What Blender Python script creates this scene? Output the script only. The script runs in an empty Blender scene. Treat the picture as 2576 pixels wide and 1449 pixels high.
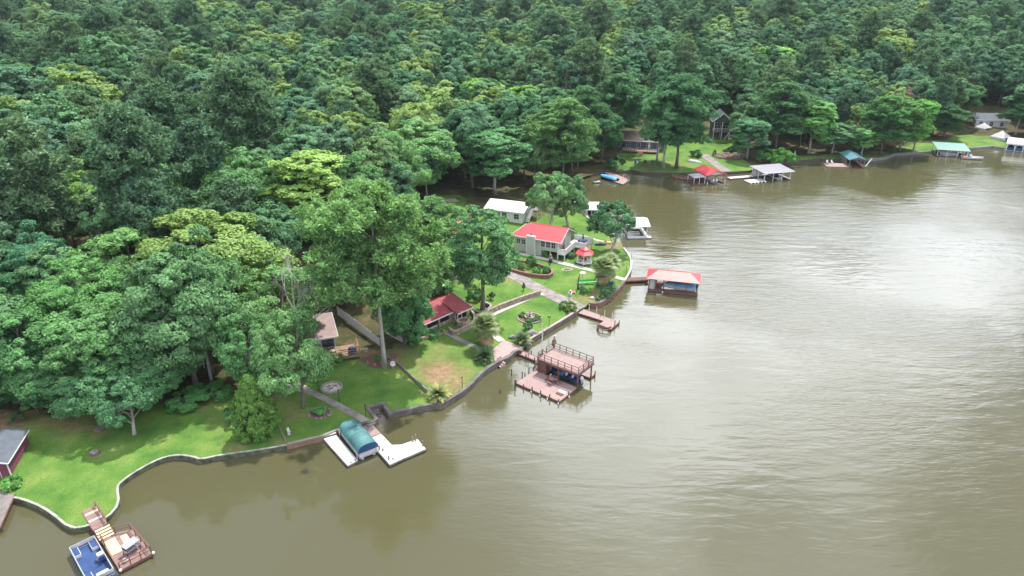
import bpy, math, random
import numpy as np
from mathutils import Vector, Matrix
from mathutils.geometry import delaunay_2d_cdt

# ---------------------------------------------------------------- camera, sky, sun, exposure
scene = bpy.context.scene
col = scene.collection
CAM_H, PITCH, FPX, CX, CY = 55.0, math.radians(24.3), 1717.6, 1287.5, 724.5
cam_data = bpy.data.cameras.new("camera")
cam_data.sensor_width = 36.0
cam_data.lens = 36.0 * FPX / 2575.0
cam_data.clip_start = 0.5
cam_data.clip_end = 12000.0
cam = bpy.data.objects.new("camera", cam_data)
col.objects.link(cam)
cam.location = (0, 0, CAM_H)
cam.rotation_euler = (math.pi / 2 - PITCH, 0, 0)
scene.camera = cam

SUN_DIR = Vector((0.22, 0.42, 0.93)).normalized()          # towards the sun
SUN_EL = math.asin(SUN_DIR.z)
SUN_AZ = math.atan2(SUN_DIR.x, SUN_DIR.y)
world = bpy.data.worlds.new("World")
scene.world = world
world.use_nodes = True
wn, wl = world.node_tree.nodes, world.node_tree.links
wn.clear()


def N(nodes, t, **kw):
    n = nodes.new(t)
    for k, v in kw.items():
        setattr(n, k, v)
    return n


w_out = N(wn, 'ShaderNodeOutputWorld')
w_bg = N(wn, 'ShaderNodeBackground')
w_bg.inputs['Strength'].default_value = 0.10
w_sky = N(wn, 'ShaderNodeTexSky', sky_type='NISHITA', sun_disc=False)
w_sky.sun_elevation = SUN_EL
w_sky.sun_rotation = SUN_AZ
w_sky.air_density = 1.2
w_sky.dust_density = 1.5
tc = N(wn, 'ShaderNodeTexCoord')
sep = N(wn, 'ShaderNodeSeparateXYZ')
wl.new(tc.outputs['Generated'], sep.inputs[0])
zc = N(wn, 'ShaderNodeMath', operation='MAXIMUM')
wl.new(sep.outputs['Z'], zc.inputs[0]); zc.inputs[1].default_value = 0.0
za = N(wn, 'ShaderNodeMath', operation='ADD')
wl.new(zc.outputs[0], za.inputs[0]); za.inputs[1].default_value = 0.12
dx = N(wn, 'ShaderNodeMath', operation='DIVIDE'); dy = N(wn, 'ShaderNodeMath', operation='DIVIDE')
wl.new(sep.outputs['X'], dx.inputs[0]); wl.new(za.outputs[0], dx.inputs[1])
wl.new(sep.outputs['Y'], dy.inputs[0]); wl.new(za.outputs[0], dy.inputs[1])
cmb = N(wn, 'ShaderNodeCombineXYZ')
wl.new(dx.outputs[0], cmb.inputs[0]); wl.new(dy.outputs[0], cmb.inputs[1])
cmap = N(wn, 'ShaderNodeMapping')
cmap.inputs['Location'].default_value = (11.52, 5.1, 0.0)
cmap.inputs['Scale'].default_value = (1.0, 1.0, 1.0)
wl.new(cmb.outputs[0], cmap.inputs['Vector'])
cn = N(wn, 'ShaderNodeTexNoise')
cn.inputs['Scale'].default_value = 0.95; cn.inputs['Detail'].default_value = 6.0
cn.inputs['Roughness'].default_value = 0.55; cn.inputs['Distortion'].default_value = 0.25
wl.new(cmap.outputs[0], cn.inputs['Vector'])
cr = N(wn, 'ShaderNodeValToRGB')                               # cloud cover
cr.color_ramp.elements[0].position = 0.36; cr.color_ramp.elements[0].color = (0, 0, 0, 1)
cr.color_ramp.elements[1].position = 0.50; cr.color_ramp.elements[1].color = (1, 1, 1, 1)
wl.new(cn.outputs['Fac'], cr.inputs[0])
cn2 = N(wn, 'ShaderNodeTexNoise')
cn2.inputs['Scale'].default_value = 0.8; cn2.inputs['Detail'].default_value = 4.0
wl.new(cmap.outputs[0], cn2.inputs['Vector'])
cr2 = N(wn, 'ShaderNodeValToRGB')                              # cloud thickness: grey bellies to bright tops
e = cr2.color_ramp.elements
e[0].position = 0.48; e[0].color = (3.7, 4.3, 5.5, 1)
e[1].position = 0.66; e[1].color = (40.0, 41.8, 45.0, 1)
wl.new(cn2.outputs['Fac'], cr2.inputs[0])
cmx = N(wn, 'ShaderNodeMix', data_type='RGBA')
wl.new(cr.outputs['Color'], cmx.inputs[0]); wl.new(w_sky.outputs['Color'], cmx.inputs[6]); wl.new(cr2.outputs['Color'], cmx.inputs[7])
wl.new(cmx.outputs[2], w_bg.inputs['Color'])
wl.new(w_bg.outputs[0], w_out.inputs['Surface'])

sun_data = bpy.data.lights.new("sun", 'SUN')
sun_data.energy = 5.0
sun_data.angle = math.radians(1.2)
sun_data.color = (1.0, 0.97, 0.92)
sun = bpy.data.objects.new("sun", sun_data)
col.objects.link(sun)
sun.location = SUN_DIR * 300
sun.rotation_euler = (-SUN_DIR).to_track_quat('-Z', 'Y').to_euler()

vs = scene.view_settings
vs.view_transform = 'Standard'; vs.look = 'None'; vs.gamma = 1.0; vs.use_curve_mapping = False
vs.exposure = 0.42
scene.render.engine = 'CYCLES'
cy = scene.cycles
cy.max_bounces = 4; cy.diffuse_bounces = 2; cy.glossy_bounces = 2; cy.transmission_bounces = 2
cy.transparent_max_bounces = 2; cy.volume_bounces = 0
cy.use_denoising = True
cy.use_light_tree = True

# ---------------------------------------------------------------- coordinates
CP, SP = math.cos(PITCH), math.sin(PITCH)


def at(u, v, z=0.0):
    """ground point seen at (u, v) of a 2575 x 1449 view of the place, at height z"""
    a = (u - CX) / FPX; b = -(v - CY) / FPX
    t = (z - CAM_H) / (-SP + b * CP)
    return (a * t, (CP + b * SP) * t)


def frame(p0, p1, z):
    a, b = at(*p0, z), at(*p1, z)
    return a, math.atan2(b[1] - a[1], b[0] - a[0]), math.hypot(b[0] - a[0], b[1] - a[1])


# ---------------------------------------------------------------- materials
MATS = {}


def mat(name, c, rough=0.7, var=0.15, scale=3.0, bump=0.0, bscale=20.0, metal=0.0, c2=None, spec=0.4, stretch=None):
    if name in MATS:
        return MATS[name]
    m = bpy.data.materials.new(name); m.use_nodes = True
    nt = m.node_tree; b = nt.nodes['Principled BSDF']
    b.inputs['Roughness'].default_value = rough
    b.inputs['Metallic'].default_value = metal
    b.inputs['Specular IOR Level'].default_value = spec
    t = N(nt.nodes, 'ShaderNodeTexCoord')
    src = t.outputs['Object']
    if stretch:
        mp = N(nt.nodes, 'ShaderNodeMapping'); mp.inputs['Scale'].default_value = stretch
        nt.links.new(src, mp.inputs['Vector']); src = mp.outputs[0]
    n = N(nt.nodes, 'ShaderNodeTexNoise')
    n.inputs['Scale'].default_value = scale; n.inputs['Detail'].default_value = 5; n.inputs['Roughness'].default_value = 0.6
    nt.links.new(src, n.inputs['Vector'])
    r = N(nt.nodes, 'ShaderNodeValToRGB')
    lo = [max(0, x * (1 - var)) for x in c]; hi = [min(1, x * (1 + var)) for x in (c2 or c)]
    r.color_ramp.elements[0].position = 0.3; r.color_ramp.elements[0].color = (*lo, 1)
    r.color_ramp.elements[1].position = 0.7; r.color_ramp.elements[1].color = (*hi, 1)
    nt.links.new(n.outputs['Fac'], r.inputs[0])
    nt.links.new(r.outputs[0], b.inputs['Base Color'])
    if bump:
        n2 = N(nt.nodes, 'ShaderNodeTexNoise'); n2.inputs['Scale'].default_value = bscale; n2.inputs['Detail'].default_value = 3
        nt.links.new(src, n2.inputs['Vector'])
        bp = N(nt.nodes, 'ShaderNodeBump'); bp.inputs['Strength'].default_value = bump; bp.inputs['Distance'].default_value = 0.05
        nt.links.new(n2.outputs['Fac'], bp.inputs['Height']); nt.links.new(bp.outputs[0], b.inputs['Normal'])
    MATS[name] = m
    return m


# ---------------------------------------------------------------- mesh building
class MB:
    def __init__(s):
        s.v, s.f = [], []

    def add(s, vs_, fs):
        o = len(s.v); s.v += [tuple(p) for p in vs_]; s.f += [tuple(i + o for i in f) for f in fs]; return s

    def bx(s, x0, x1, y0, y1, z0, z1):
        return s.add([(x0, y0, z0), (x1, y0, z0), (x1, y1, z0), (x0, y1, z0), (x0, y0, z1), (x1, y0, z1), (x1, y1, z1), (x0, y1, z1)],
                     [(3, 2, 1, 0), (4, 5, 6, 7), (0, 1, 5, 4), (1, 2, 6, 5), (2, 3, 7, 6), (3, 0, 4, 7)])

    def rbox(s, c, sz, rz=0.0, tilt=None):
        m = Matrix.Rotation(rz, 3, 'Z')
        if tilt:
            m = m @ Matrix.Rotation(tilt[1], 3, tilt[0])
        x, y, z = sz[0] / 2, sz[1] / 2, sz[2] / 2
        p = [Vector(c) + m @ Vector(q) for q in [(-x, -y, -z), (x, -y, -z), (x, y, -z), (-x, y, -z), (-x, -y, z), (x, -y, z), (x, y, z), (-x, y, z)]]
        return s.add(p, [(3, 2, 1, 0), (4, 5, 6, 7), (0, 1, 5, 4), (1, 2, 6, 5), (2, 3, 7, 6), (3, 0, 4, 7)])

    def bar(s, p, q, w, h=None):
        h = h or w
        p, q = Vector(p), Vector(q); d = (q - p).normalized()
        up = Vector((0, 0, 1)) if abs(d.z) < 0.95 else Vector((1, 0, 0))
        sx = d.cross(up).normalized(); sz = sx.cross(d).normalized()
        vs_ = []
        for b in (p, q):
            for (i, j) in ((-1, -1), (1, -1), (1, 1), (-1, 1)):
                vs_.append(b + sx * (i * w / 2) + sz * (j * h / 2))
        return s.add(vs_, [(0, 1, 2, 3), (7, 6, 5, 4), (0, 4, 5, 1), (1, 5, 6, 2), (2, 6, 7, 3), (3, 7, 4, 0)])

    def tube(s, pts, rs, n=7, cap=True):
        pts = [Vector(p) for p in pts]
        if not hasattr(rs, '__len__'):
            rs = [rs] * len(pts)
        o = len(s.v)
        for i, p in enumerate(pts):
            d = (pts[min(i + 1, len(pts) - 1)] - pts[max(i - 1, 0)]).normalized()
            up = Vector((0, 0, 1)) if abs(d.z) < 0.9 else Vector((1, 0, 0))
            a = d.cross(up).normalized(); b = a.cross(d)
            for k in range(n):
                t = 2 * math.pi * k / n
                s.v.append(tuple(p + (a * math.cos(t) + b * math.sin(t)) * rs[i]))
        for i in range(len(pts) - 1):
            for k in range(n):
                s.f.append((o + i * n + k, o + i * n + (k + 1) % n, o + (i + 1) * n + (k + 1) % n, o + (i + 1) * n + k))
        if cap:
            s.f.append(tuple(o + k for k in range(n))[::-1]); s.f.append(tuple(o + (len(pts) - 1) * n + k for k in range(n)))
        return s

    def lathe(s, prof, n=14, c=(0, 0, 0)):
        o = len(s.v)
        for (r, z) in prof:
            for k in range(n):
                t = 2 * math.pi * k / n
                s.v.append((c[0] + r * math.cos(t), c[1] + r * math.sin(t), c[2] + z))
        for i in range(len(prof) - 1):
            for k in range(n):
                s.f.append((o + i * n + k, o + i * n + (k + 1) % n, o + (i + 1) * n + (k + 1) % n, o + (i + 1) * n + k))
        s.f.append(tuple(o + k for k in range(n))[::-1]); s.f.append(tuple(o + (len(prof) - 1) * n + k for k in range(n)))
        return s

    def prism(s, pts, z0, z1):
        n = len(pts)
        return s.add([(p[0], p[1], z0) for p in pts] + [(p[0], p[1], z1) for p in pts],
                     [tuple(range(n))[::-1], tuple(range(n, 2 * n))] + [(i, (i + 1) % n, n + (i + 1) % n, n + i) for i in range(n)])

    def slab(s, pts, t):
        """thick sheet: top polygon pts (3D), thickness t straight down"""
        n = len(pts)
        return s.add([tuple(p) for p in pts] + [(p[0], p[1], p[2] - t) for p in pts],
                     [tuple(range(n)), tuple(range(n, 2 * n))[::-1]] + [(i, n + i, n + (i + 1) % n, (i + 1) % n) for i in range(n)])

    def build(s, name, m, parent=None, smooth=False, kind=None, loc=None):
        me = bpy.data.meshes.new(name)
        me.from_pydata(s.v, [], s.f)
        me.validate(clean_customdata=False)
        if smooth:
            me.polygons.foreach_set('use_smooth', [True] * len(me.polygons))
        me.materials.append(m)
        o = bpy.data.objects.new(name, me)
        col.objects.link(o)
        if parent is not None:
            o.parent = parent
        if kind:
            o['kind'] = kind
        if loc:
            o.location = loc
        return o


def tag(o, label, cat, group=None):
    o['label'] = label; o['category'] = cat
    if group:
        o['group'] = group
    return o


def thing(name, label, cat, loc=(0, 0, 0), rz=0.0, group=None):
    o = bpy.data.objects.new(name, None)
    o.empty_display_size = 0.3
    col.objects.link(o)
    o.location = loc; o.rotation_euler = (0, 0, rz)
    return tag(o, label, cat, group)


def copy_tree(o, parent=None):
    c = o.copy(); col.objects.link(c)
    c.parent = parent
    for ch in o.children:
        copy_tree(ch, c)
    return c


def share(name, src, parent, loc=(0, 0, 0), rot=(0, 0, 0), scale=(1, 1, 1)):
    """another piece with the mesh of src"""
    o = bpy.data.objects.new(name, src.data); col.objects.link(o)
    o.parent = parent; o.location = loc; o.rotation_euler = rot; o.scale = scale
    return o


rnd = random.Random(7)

# ---------------------------------------------------------------- shoreline and terrain
SHORE_PX = [(-420, 1215), (-120, 1236), (36, 1254), (84, 1268), (129, 1292), (178, 1334), (226, 1327), (272, 1306), (301, 1272), (296, 1230),
            (303, 1219), (334, 1195), (383, 1167), (418, 1153), (453, 1148), (488, 1153), (505, 1160), (557, 1148), (644, 1137), (723, 1123),
            (812, 1102), (845, 1088), (890, 1076), (938, 1067), (948, 1060), (925, 1031), (963, 1021), (980, 1045), (1093, 1021), (1110, 1023),
            (1133, 1009), (1150, 999), (1182, 976), (1201, 954), (1220, 936), (1262, 910), (1279, 906), (1298, 886), (1312, 889), (1322, 872), (1336, 857),
            (1395, 822), (1454, 786), (1480, 768), (1501, 770), (1516, 764), (1539, 746), (1560, 727), (1570, 712), (1580, 696), (1587, 680), (1588, 658),
            (1581, 644), (1569, 628), (1563, 617), (1540, 600), (1520, 584), (1500, 568), (1471, 544), (1461, 529), (1440, 505), (1425, 480),
            (1440, 458), (1483, 443), (1516, 433), (1565, 433), (1590, 430), (1615, 436), (1710, 438), (1775, 436), (1839, 435), (1881, 432), (1901, 427),
            (1988, 413), (2020, 405), (2060, 401), (2120, 403), (2181, 404), (2228, 397), (2247, 389), (2342, 382), (2400, 376), (2452, 373), (2494, 369),
            (2527, 374), (2600, 372), (2760, 362), (3100, 352), (3700, 340)]
SHORE = [at(u, v, 0.6) for u, v in SHORE_PX]
SHORE_A = np.array(SHORE)


def shore_dist(P):
    P = np.asarray(P, float).reshape(-1, 2)
    A, B = SHORE_A[:-1], SHORE_A[1:]
    best = np.full(len(P), 1e9)
    for a, b in zip(A, B):
        d = b - a
        t = np.clip(((P - a) @ d) / (d @ d), 0, 1)
        q = a + t[:, None] * d
        best = np.minimum(best, np.hypot(P[:, 0] - q[:, 0], P[:, 1] - q[:, 1]))
    return best


LAND = SHORE + [(4500, 900), (4500, 9000), (-4500, 9000), (-4500, -200), (-260, -60)]
LAND_A = np.array(LAND)


def inside(P, poly):
    P = np.asarray(P, float).reshape(-1, 2); poly = np.asarray(poly)
    x, y = P[:, 0], P[:, 1]
    r = np.zeros(len(P), bool)
    j = len(poly) - 1
    for i in range(len(poly)):
        xi, yi = poly[i]; xj, yj = poly[j]
        c = ((yi > y) != (yj > y))
        with np.errstate(divide='ignore', invalid='ignore'):
            xx = (xj - xi) * (y - yi) / (yj - yi + 1e-12) + xi
        r ^= c & (x < xx)
        j = i
    return r


def sstep(a, b, x):
    t = np.clip((x - a) / (b - a), 0, 1); return t * t * (3 - 2 * t)


def zt_arr(P):
    P = np.asarray(P, float).reshape(-1, 2)
    d = shore_dist(P)
    sl = 0.085 + 0.10 * sstep(-20, 160, P[:, 0])
    r = sl * np.maximum(d - 25, 0)
    hill = 25 * np.tanh(r / 25)
    roll = 1.6 * np.sin(P[:, 0] * 0.021 + 1.0) * np.sin(P[:, 1] * 0.017) * sstep(60, 180, d)
    far = 70 * sstep(1500, 3600, P[:, 1]) * (0.75 + 0.25 * np.sin(P[:, 0] * 0.0021 + 0.6) + 0.12 * np.sin(P[:, 0] * 0.0063))
    dip = -14 * sstep(480, 900, P[:, 1])
    return 0.85 + 0.028 * np.minimum(d, 25) + hill + roll + far + dip


def zt(x, y):
    return float(zt_arr([(x, y)])[0])


def gp(u, v, dz=0.0):
    """ground point (3D) seen at pixel u, v"""
    z = 1.2
    for _ in range(6):
        p = at(u, v, z); z = zt(*p)
    return (p[0], p[1], z + dz)
# ---------------------------------------------------------------- ground sheet
def gridpts(x0, x1, y0, y1, st, jit=0.25):
    g = np.random.default_rng(3)
    X, Y = np.meshgrid(np.arange(x0, x1, st), np.arange(y0, y1, st))
    P = np.stack([X.ravel(), Y.ravel()], 1)
    return P + g.uniform(-jit, jit, P.shape) * st


P1 = gridpts(-110, 190, 40, 262, 1.7)
d1 = shore_dist(P1); k = inside(P1, LAND_A) & (d1 > 0.6) & (d1 < 48); P1 = P1[k]
P2 = gridpts(-560, 620, -40, 760, 9)
d2 = shore_dist(P2); k = inside(P2, LAND_A) & (d2 >= 46) ; P2 = P2[k]
P2b = gridpts(-300, -108, -20, 262, 6); k = inside(P2b, LAND_A) & (shore_dist(P2b) > 2) & (shore_dist(P2b) < 47); P2b = P2b[k]
P3 = gridpts(-4400, 4400, -100, 8900, 130)
k = inside(P3, LAND_A) & (shore_dist(P3) > 60) & ~((abs(P3[:, 0]) < 600) & (P3[:, 1] < 770)); P3 = P3[k]
allp = np.concatenate([LAND_A, P1, P2, P2b, P3])
nL = len(LAND)
res = delaunay_2d_cdt([Vector(p) for p in allp], [(i, (i + 1) % nL) for i in range(nL)], [list(range(nL))], 1, 1e-4)
gv = np.array([tuple(p) for p in res[0]])
gz = zt_arr(gv)
me = bpy.data.meshes.new('ground')
me.from_pydata([(p[0], p[1], z) for p, z in zip(gv, gz)], [], [tuple(f) for f in res[2]])
# lawn mask and worn patches (things of the ground itself: mown grass, pine straw, bare dry soil)
LAWNS = [
    [(-200, 1010), (60, 1035), (230, 1040), (420, 1010), (560, 985), (640, 960), (690, 950), (800, 880), (930, 880), (990, 870), (1070, 850),
     (1090, 800), (1090, 640), (1110, 580), (1180, 560), (1230, 535), (1350, 545), (1420, 530), (1455, 515), (1610, 560), (1640, 700), (1500, 800), (1300, 950), (900, 1110), (300, 1400), (-200, 1400)],
    [(1085, 535), (1090, 500), (1160, 495), (1180, 540), (1130, 560)],
    [(1480, 450), (1545, 415), (1560, 380), (1640, 370), (1760, 350), (1860, 350), (1870, 400), (1905, 420), (1880, 450), (1600, 460)],
    [(1985, 420), (1990, 390), (2070, 388), (2230, 375), (2330, 355), (2430, 338), (2530, 345), (2540, 380), (2240, 410)],
]
inl = np.zeros(len(gv), bool)
for L in LAWNS:
    inl |= inside(gv, [at(u, v, 1.4) for u, v in L])
near = shore_dist(gv) < 60
lawn = (inl & near).astype(np.float32)
DRY = [(1105, 935, 4.2, .95), (1060, 905, 3.0, .5), (1085, 975, 2.6, .45), (1140, 960, 3.4, .75), (1180, 930, 2.6, .5), (705, 990, 2.2, .6), (740, 1040, 2.2, .65), (716, 965, 2.0, .8), (700, 975, 2.4, .75),
       (600, 1120, 1.8, .7), (700, 1110, 1.6, .75), (500, 1010, 3.0, .6), (560, 1110, 2.5, .35), (545, 1060, 2.5, .4), (60, 1020, 5, .9), (150, 1035, 4, .8), (190, 1070, 3, .7), (250, 1085, 2, .6), (20, 1060, 4, .9),
       (930, 890, 3.0, .85), (985, 905, 2.4, .85), (860, 890, 1.5, .5), (1010, 880, 3, .6), (530, 930, 5, .9), (580, 960, 4, .8), (1445, 755, 2, .7), (1500, 745, 3.4, .8), (1100, 880, 3.5, .45), (1150, 880, 3, .35), (1290, 690, 4, .9),
       (2130, 380, 7, .7), (2060, 385, 4, .8), (2190, 378, 6, .7), (2090, 372, 5, .8), (2480, 335, 5, .7), (1640, 425, 7, .35), (1600, 428, 4, .5), (1705, 415, 6, .4), (2400, 372, 8, .5), (1540, 612, 3, .9), (1620, 400, 8, .25)]
dry = np.zeros(len(gv), np.float32)
for (u, v, r, a) in DRY:
    c = np.array(at(u, v, 1.2)); dd = np.hypot(gv[:, 0] - c[0], (gv[:, 1] - c[1]) * 0.8)
    dry = np.maximum(dry, a * np.exp(-(dd / r) ** 2 * 1.2))
for nme, arr in (('lawn', lawn), ('dry', dry)):
    a = me.attributes.new(nme, 'FLOAT', 'POINT'); a.data.foreach_set('value', arr.astype(np.float32))
me.polygons.foreach_set('use_smooth', [True] * len(me.polygons))

gm = bpy.data.materials.new('ground_soil_and_grass'); gm.use_nodes = True
nt = gm.node_tree; nn = nt.nodes; L_ = nt.links
b = nn['Principled BSDF']; b.inputs['Roughness'].default_value = 0.9; b.inputs['Specular IOR Level'].default_value = 0.15
geo = N(nn, 'ShaderNodeNewGeometry')


def noise(scale, detail=4, rough=0.55, src=None, dist=0.0):
    n = N(nn, 'ShaderNodeTexNoise'); n.inputs['Scale'].default_value = scale; n.inputs['Detail'].default_value = detail
    n.inputs['Roughness'].default_value = rough; n.inputs['Distortion'].default_value = dist
    L_.new(src or geo.outputs['Position'], n.inputs['Vector']); return n.outputs['Fac']


def ramp(fac, stops):
    r = N(nn, 'ShaderNodeValToRGB'); els = r.color_ramp.elements
    els[0].position, els[0].color = stops[0][0], (*stops[0][1], 1)
    els[1].position, els[1].color = stops[-1][0], (*stops[-1][1], 1)
    for p, c in stops[1:-1]:
        q = els.new(p); q.color = (*c, 1)
    L_.new(fac, r.inputs[0]); return r.outputs[0]


def mixc(f, a, bb):
    m = N(nn, 'ShaderNodeMix', data_type='RGBA')
    L_.new(f, m.inputs[0]); L_.new(a, m.inputs[6]); L_.new(bb, m.inputs[7]); return m.outputs[2]


def mth(op, a, bb):
    m = N(nn, 'ShaderNodeMath', operation=op, use_clamp=True)
    for i, x in enumerate((a, bb)):
        if hasattr(x, 'is_output'):
            L_.new(x, m.inputs[i])
        else:
            m.inputs[i].default_value = x
    return m.outputs[0]


g1 = ramp(noise(0.22, 6, 0.62), [(0.28, (0.045, 0.118, 0.022)), (0.5, (0.098, 0.188, 0.034)), (0.74, (0.185, 0.240, 0.064))])
g2 = ramp(noise(7.0, 3, 0.7), [(0.3, (0.62, 0.66, 0.6)), (0.7, (1.25, 1.22, 1.25))])
mm = N(nn, 'ShaderNodeMix', data_type='RGBA', blend_type='MULTIPLY'); mm.inputs[0].default_value = 1.0
L_.new(g1, mm.inputs[6]); L_.new(g2, mm.inputs[7])
grass_c = mm.outputs[2]
straw = ramp(noise(1.3, 5, 0.7), [(0.3, (0.15, 0.085, 0.05)), (0.55, (0.26, 0.17, 0.10)), (0.75, (0.36, 0.28, 0.16))])
floor_c = ramp(noise(0.5, 6, 0.7), [(0.3, (0.025, 0.04, 0.012)), (0.5, (0.07, 0.065, 0.028)), (0.72, (0.15, 0.10, 0.055))])
al = N(nn, 'ShaderNodeAttribute', attribute_name='lawn'); ad = N(nn, 'ShaderNodeAttribute', attribute_name='dry')
wob = noise(0.6, 5, 0.65)
dryf = N(nn, 'ShaderNodeMapRange'); dryf.inputs[1].default_value = 0.42; dryf.inputs[2].default_value = 0.80
L_.new(mth('ADD', mth('MULTIPLY', ad.outputs['Fac'], 0.62), mth('MULTIPLY', wob, 0.55)), dryf.inputs[0])
lawnf = N(nn, 'ShaderNodeMapRange'); lawnf.inputs[1].default_value = 0.45; lawnf.inputs[2].default_value = 0.62
L_.new(mth('ADD', mth('MULTIPLY', al.outputs['Fac'], 0.7), mth('MULTIPLY', wob, 0.38)), lawnf.inputs[0])
gc = mixc(dryf.outputs[0], grass_c, straw)
gc = mixc(lawnf.outputs[0], floor_c, gc)
L_.new(gc, b.inputs['Base Color'])
bp = N(nn, 'ShaderNodeBump'); bp.inputs['Strength'].default_value = 0.7; bp.inputs['Distance'].default_value = 0.12
L_.new(noise(5.0, 4, 0.7), bp.inputs['Height']); L_.new(bp.outputs[0], b.inputs['Normal'])
me.materials.append(gm)
ground = bpy.data.objects.new('ground', me); col.objects.link(ground); ground['kind'] = 'structure'

# ---------------------------------------------------------------- water
wm = bpy.data.materials.new('murky_lake_water'); wm.use_nodes = True
nt = wm.node_tree; nn = nt.nodes; L_ = nt.links
b = nn['Principled BSDF']
geo = N(nn, 'ShaderNodeNewGeometry')
b.inputs['Roughness'].default_value = 0.05
b.inputs['IOR'].default_value = 1.7
b.inputs['Specular IOR Level'].default_value = 0.5
silt = ramp(noise(0.02, 4, 0.6), [(0.3, (0.076, 0.068, 0.030)), (0.7, (0.078, 0.076, 0.042))])
L_.new(silt, b.inputs['Base Color'])


def wavemap(rot, sc):
    m = N(nn, 'ShaderNodeMapping'); m.inputs['Rotation'].default_value = (0, 0, math.radians(rot)); m.inputs['Scale'].default_value = sc
    L_.new(geo.outputs['Position'], m.inputs['Vector']); return m.outputs[0]


swell = noise(0.30, 3, 0.5, wavemap(18, (0.55, 1.7, 1)), 0.3)
rip = noise(1.25, 5, 0.62, wavemap(-14, (0.5, 1.6, 1)), 0.4)
calm = N(nn, 'ShaderNodeMapRange'); calm.inputs[1].default_value = 0.42; calm.inputs[2].default_value = 0.62
calm.inputs[3].default_value = 0.12; calm.inputs[4].default_value = 1.0
L_.new(noise(0.028, 3, 0.5, None, 0.6), calm.inputs[0])
b1 = N(nn, 'ShaderNodeBump'); b1.inputs['Distance'].default_value = 0.085
sx_ = N(nn, 'ShaderNodeSeparateXYZ'); L_.new(geo.outputs['Position'], sx_.inputs[0])
shelter = N(nn, 'ShaderNodeMapRange', interpolation_type='SMOOTHSTEP'); shelter.inputs[1].default_value = -20; shelter.inputs[2].default_value = 55
shelter.inputs[3].default_value = 0.22; shelter.inputs[4].default_value = 1.0
L_.new(sx_.outputs['X'], shelter.inputs[0])                    # the cove side lies sheltered from the wind
L_.new(shelter.outputs[0], b1.inputs['Strength'])
L_.new(swell, b1.inputs['Height'])
b2 = N(nn, 'ShaderNodeBump'); b2.inputs['Distance'].default_value = 0.075
L_.new(mth('MULTIPLY', calm.outputs[0], shelter.outputs[0]), b2.inputs['Strength']); L_.new(rip, b2.inputs['Height']); L_.new(b1.outputs[0], b2.inputs['Normal'])
L_.new(b2.outputs[0], b.inputs['Normal'])
wb = MB(); wb.add([(-900, -600, .2), (4600, -600, .2), (4600, 1200, .2), (-900, 1200, .2)], [(0, 1, 2, 3)])
water = wb.build('water', wm, kind='structure')
# ---------------------------------------------------------------- foliage
def leaf_material(name, stops, trans=0.3, hue_var=True):
    m = bpy.data.materials.new(name); m.use_nodes = True
    nt = m.node_tree; nn = nt.nodes; lk = nt.links
    nn.remove(nn['Principled BSDF']); out = nn['Material Output']
    oi = N(nn, 'ShaderNodeObjectInfo')
    r = N(nn, 'ShaderNodeValToRGB'); els = r.color_ramp.elements
    els[0].position, els[0].color = stops[0][0], (*stops[0][1], 1)
    els[1].position, els[1].color = stops[-1][0], (*stops[-1][1], 1)
    for p, c in stops[1:-1]:
        q = els.new(p); q.color = (*c, 1)
    lk.new(oi.outputs['Random'], r.inputs[0])
    a = N(nn, 'ShaderNodeAttribute', attribute_name='tint')
    mr = N(nn, 'ShaderNodeMapRange'); mr.inputs[3].default_value = 0.50; mr.inputs[4].default_value = 1.55
    lk.new(a.outputs['Fac'], mr.inputs[0])
    v = N(nn, 'ShaderNodeVectorMath', operation='SCALE'); lk.new(r.outputs[0], v.inputs[0]); lk.new(mr.outputs[0], v.inputs['Scale'])
    v2 = N(nn, 'ShaderNodeVectorMath', operation='MULTIPLY'); lk.new(v.outputs[0], v2.inputs[0]); lk.new(oi.outputs['Color'], v2.inputs[1])
    d = N(nn, 'ShaderNodeBsdfPrincipled'); d.inputs['Roughness'].default_value = 0.55; d.inputs['Specular IOR Level'].default_value = 0.12
    t = N(nn, 'ShaderNodeBsdfTranslucent')
    v3 = N(nn, 'ShaderNodeVectorMath', operation='MULTIPLY'); lk.new(v2.outputs[0], v3.inputs[0]); v3.inputs[1].default_value = (1.35, 1.3, 0.7)
    lk.new(v2.outputs[0], d.inputs['Base Color']); lk.new(v3.outputs[0], t.inputs['Color'])
    mx = N(nn, 'ShaderNodeMixShader'); mx.inputs[0].default_value = trans
    lk.new(d.outputs[0], mx.inputs[1]); lk.new(t.outputs[0], mx.inputs[2]); lk.new(mx.outputs[0], out.inputs['Surface'])
    MATS[name] = m
    return m


# random colour of each tree of the forest; hand-placed trees are tinted through their object colour
LEAF_FOREST = leaf_material('broadleaf_foliage', [(0.0, (0.079, 0.196, 0.098)), (0.18, (0.107, 0.242, 0.110)), (0.40, (0.153, 0.294, 0.126)),
                                                  (0.58, (0.088, 0.206, 0.120)), (0.74, (0.158, 0.273, 0.138)), (0.88, (0.195, 0.320, 0.108)), (1.0, (0.265, 0.385, 0.112))], 0.24)
LEAF_PINE = leaf_material('pine_needles', [(0.0, (0.098, 0.196, 0.118)), (0.5, (0.130, 0.237, 0.130)), (1.0, (0.167, 0.270, 0.138))], 0.18)
LEAF = leaf_material('tree_foliage', [(0.0, (0.144, 0.283, 0.120)), (1.0, (0.158, 0.299, 0.130))], 0.24)
BARK = mat('bark', (0.16, 0.135, 0.115), 0.9, 0.35, 2.5, 0.6, 9, stretch=(1, 1, 0.25))
BARK_PALE = mat('pale_bark', (0.36, 0.33, 0.31), 0.9, 0.25, 2.5, 0.5, 9, stretch=(1, 1, 0.25))
BARK_GREY = mat('weathered_grey_twigs', (0.34, 0.32, 0.31), 0.9, 0.25, 3)


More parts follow.
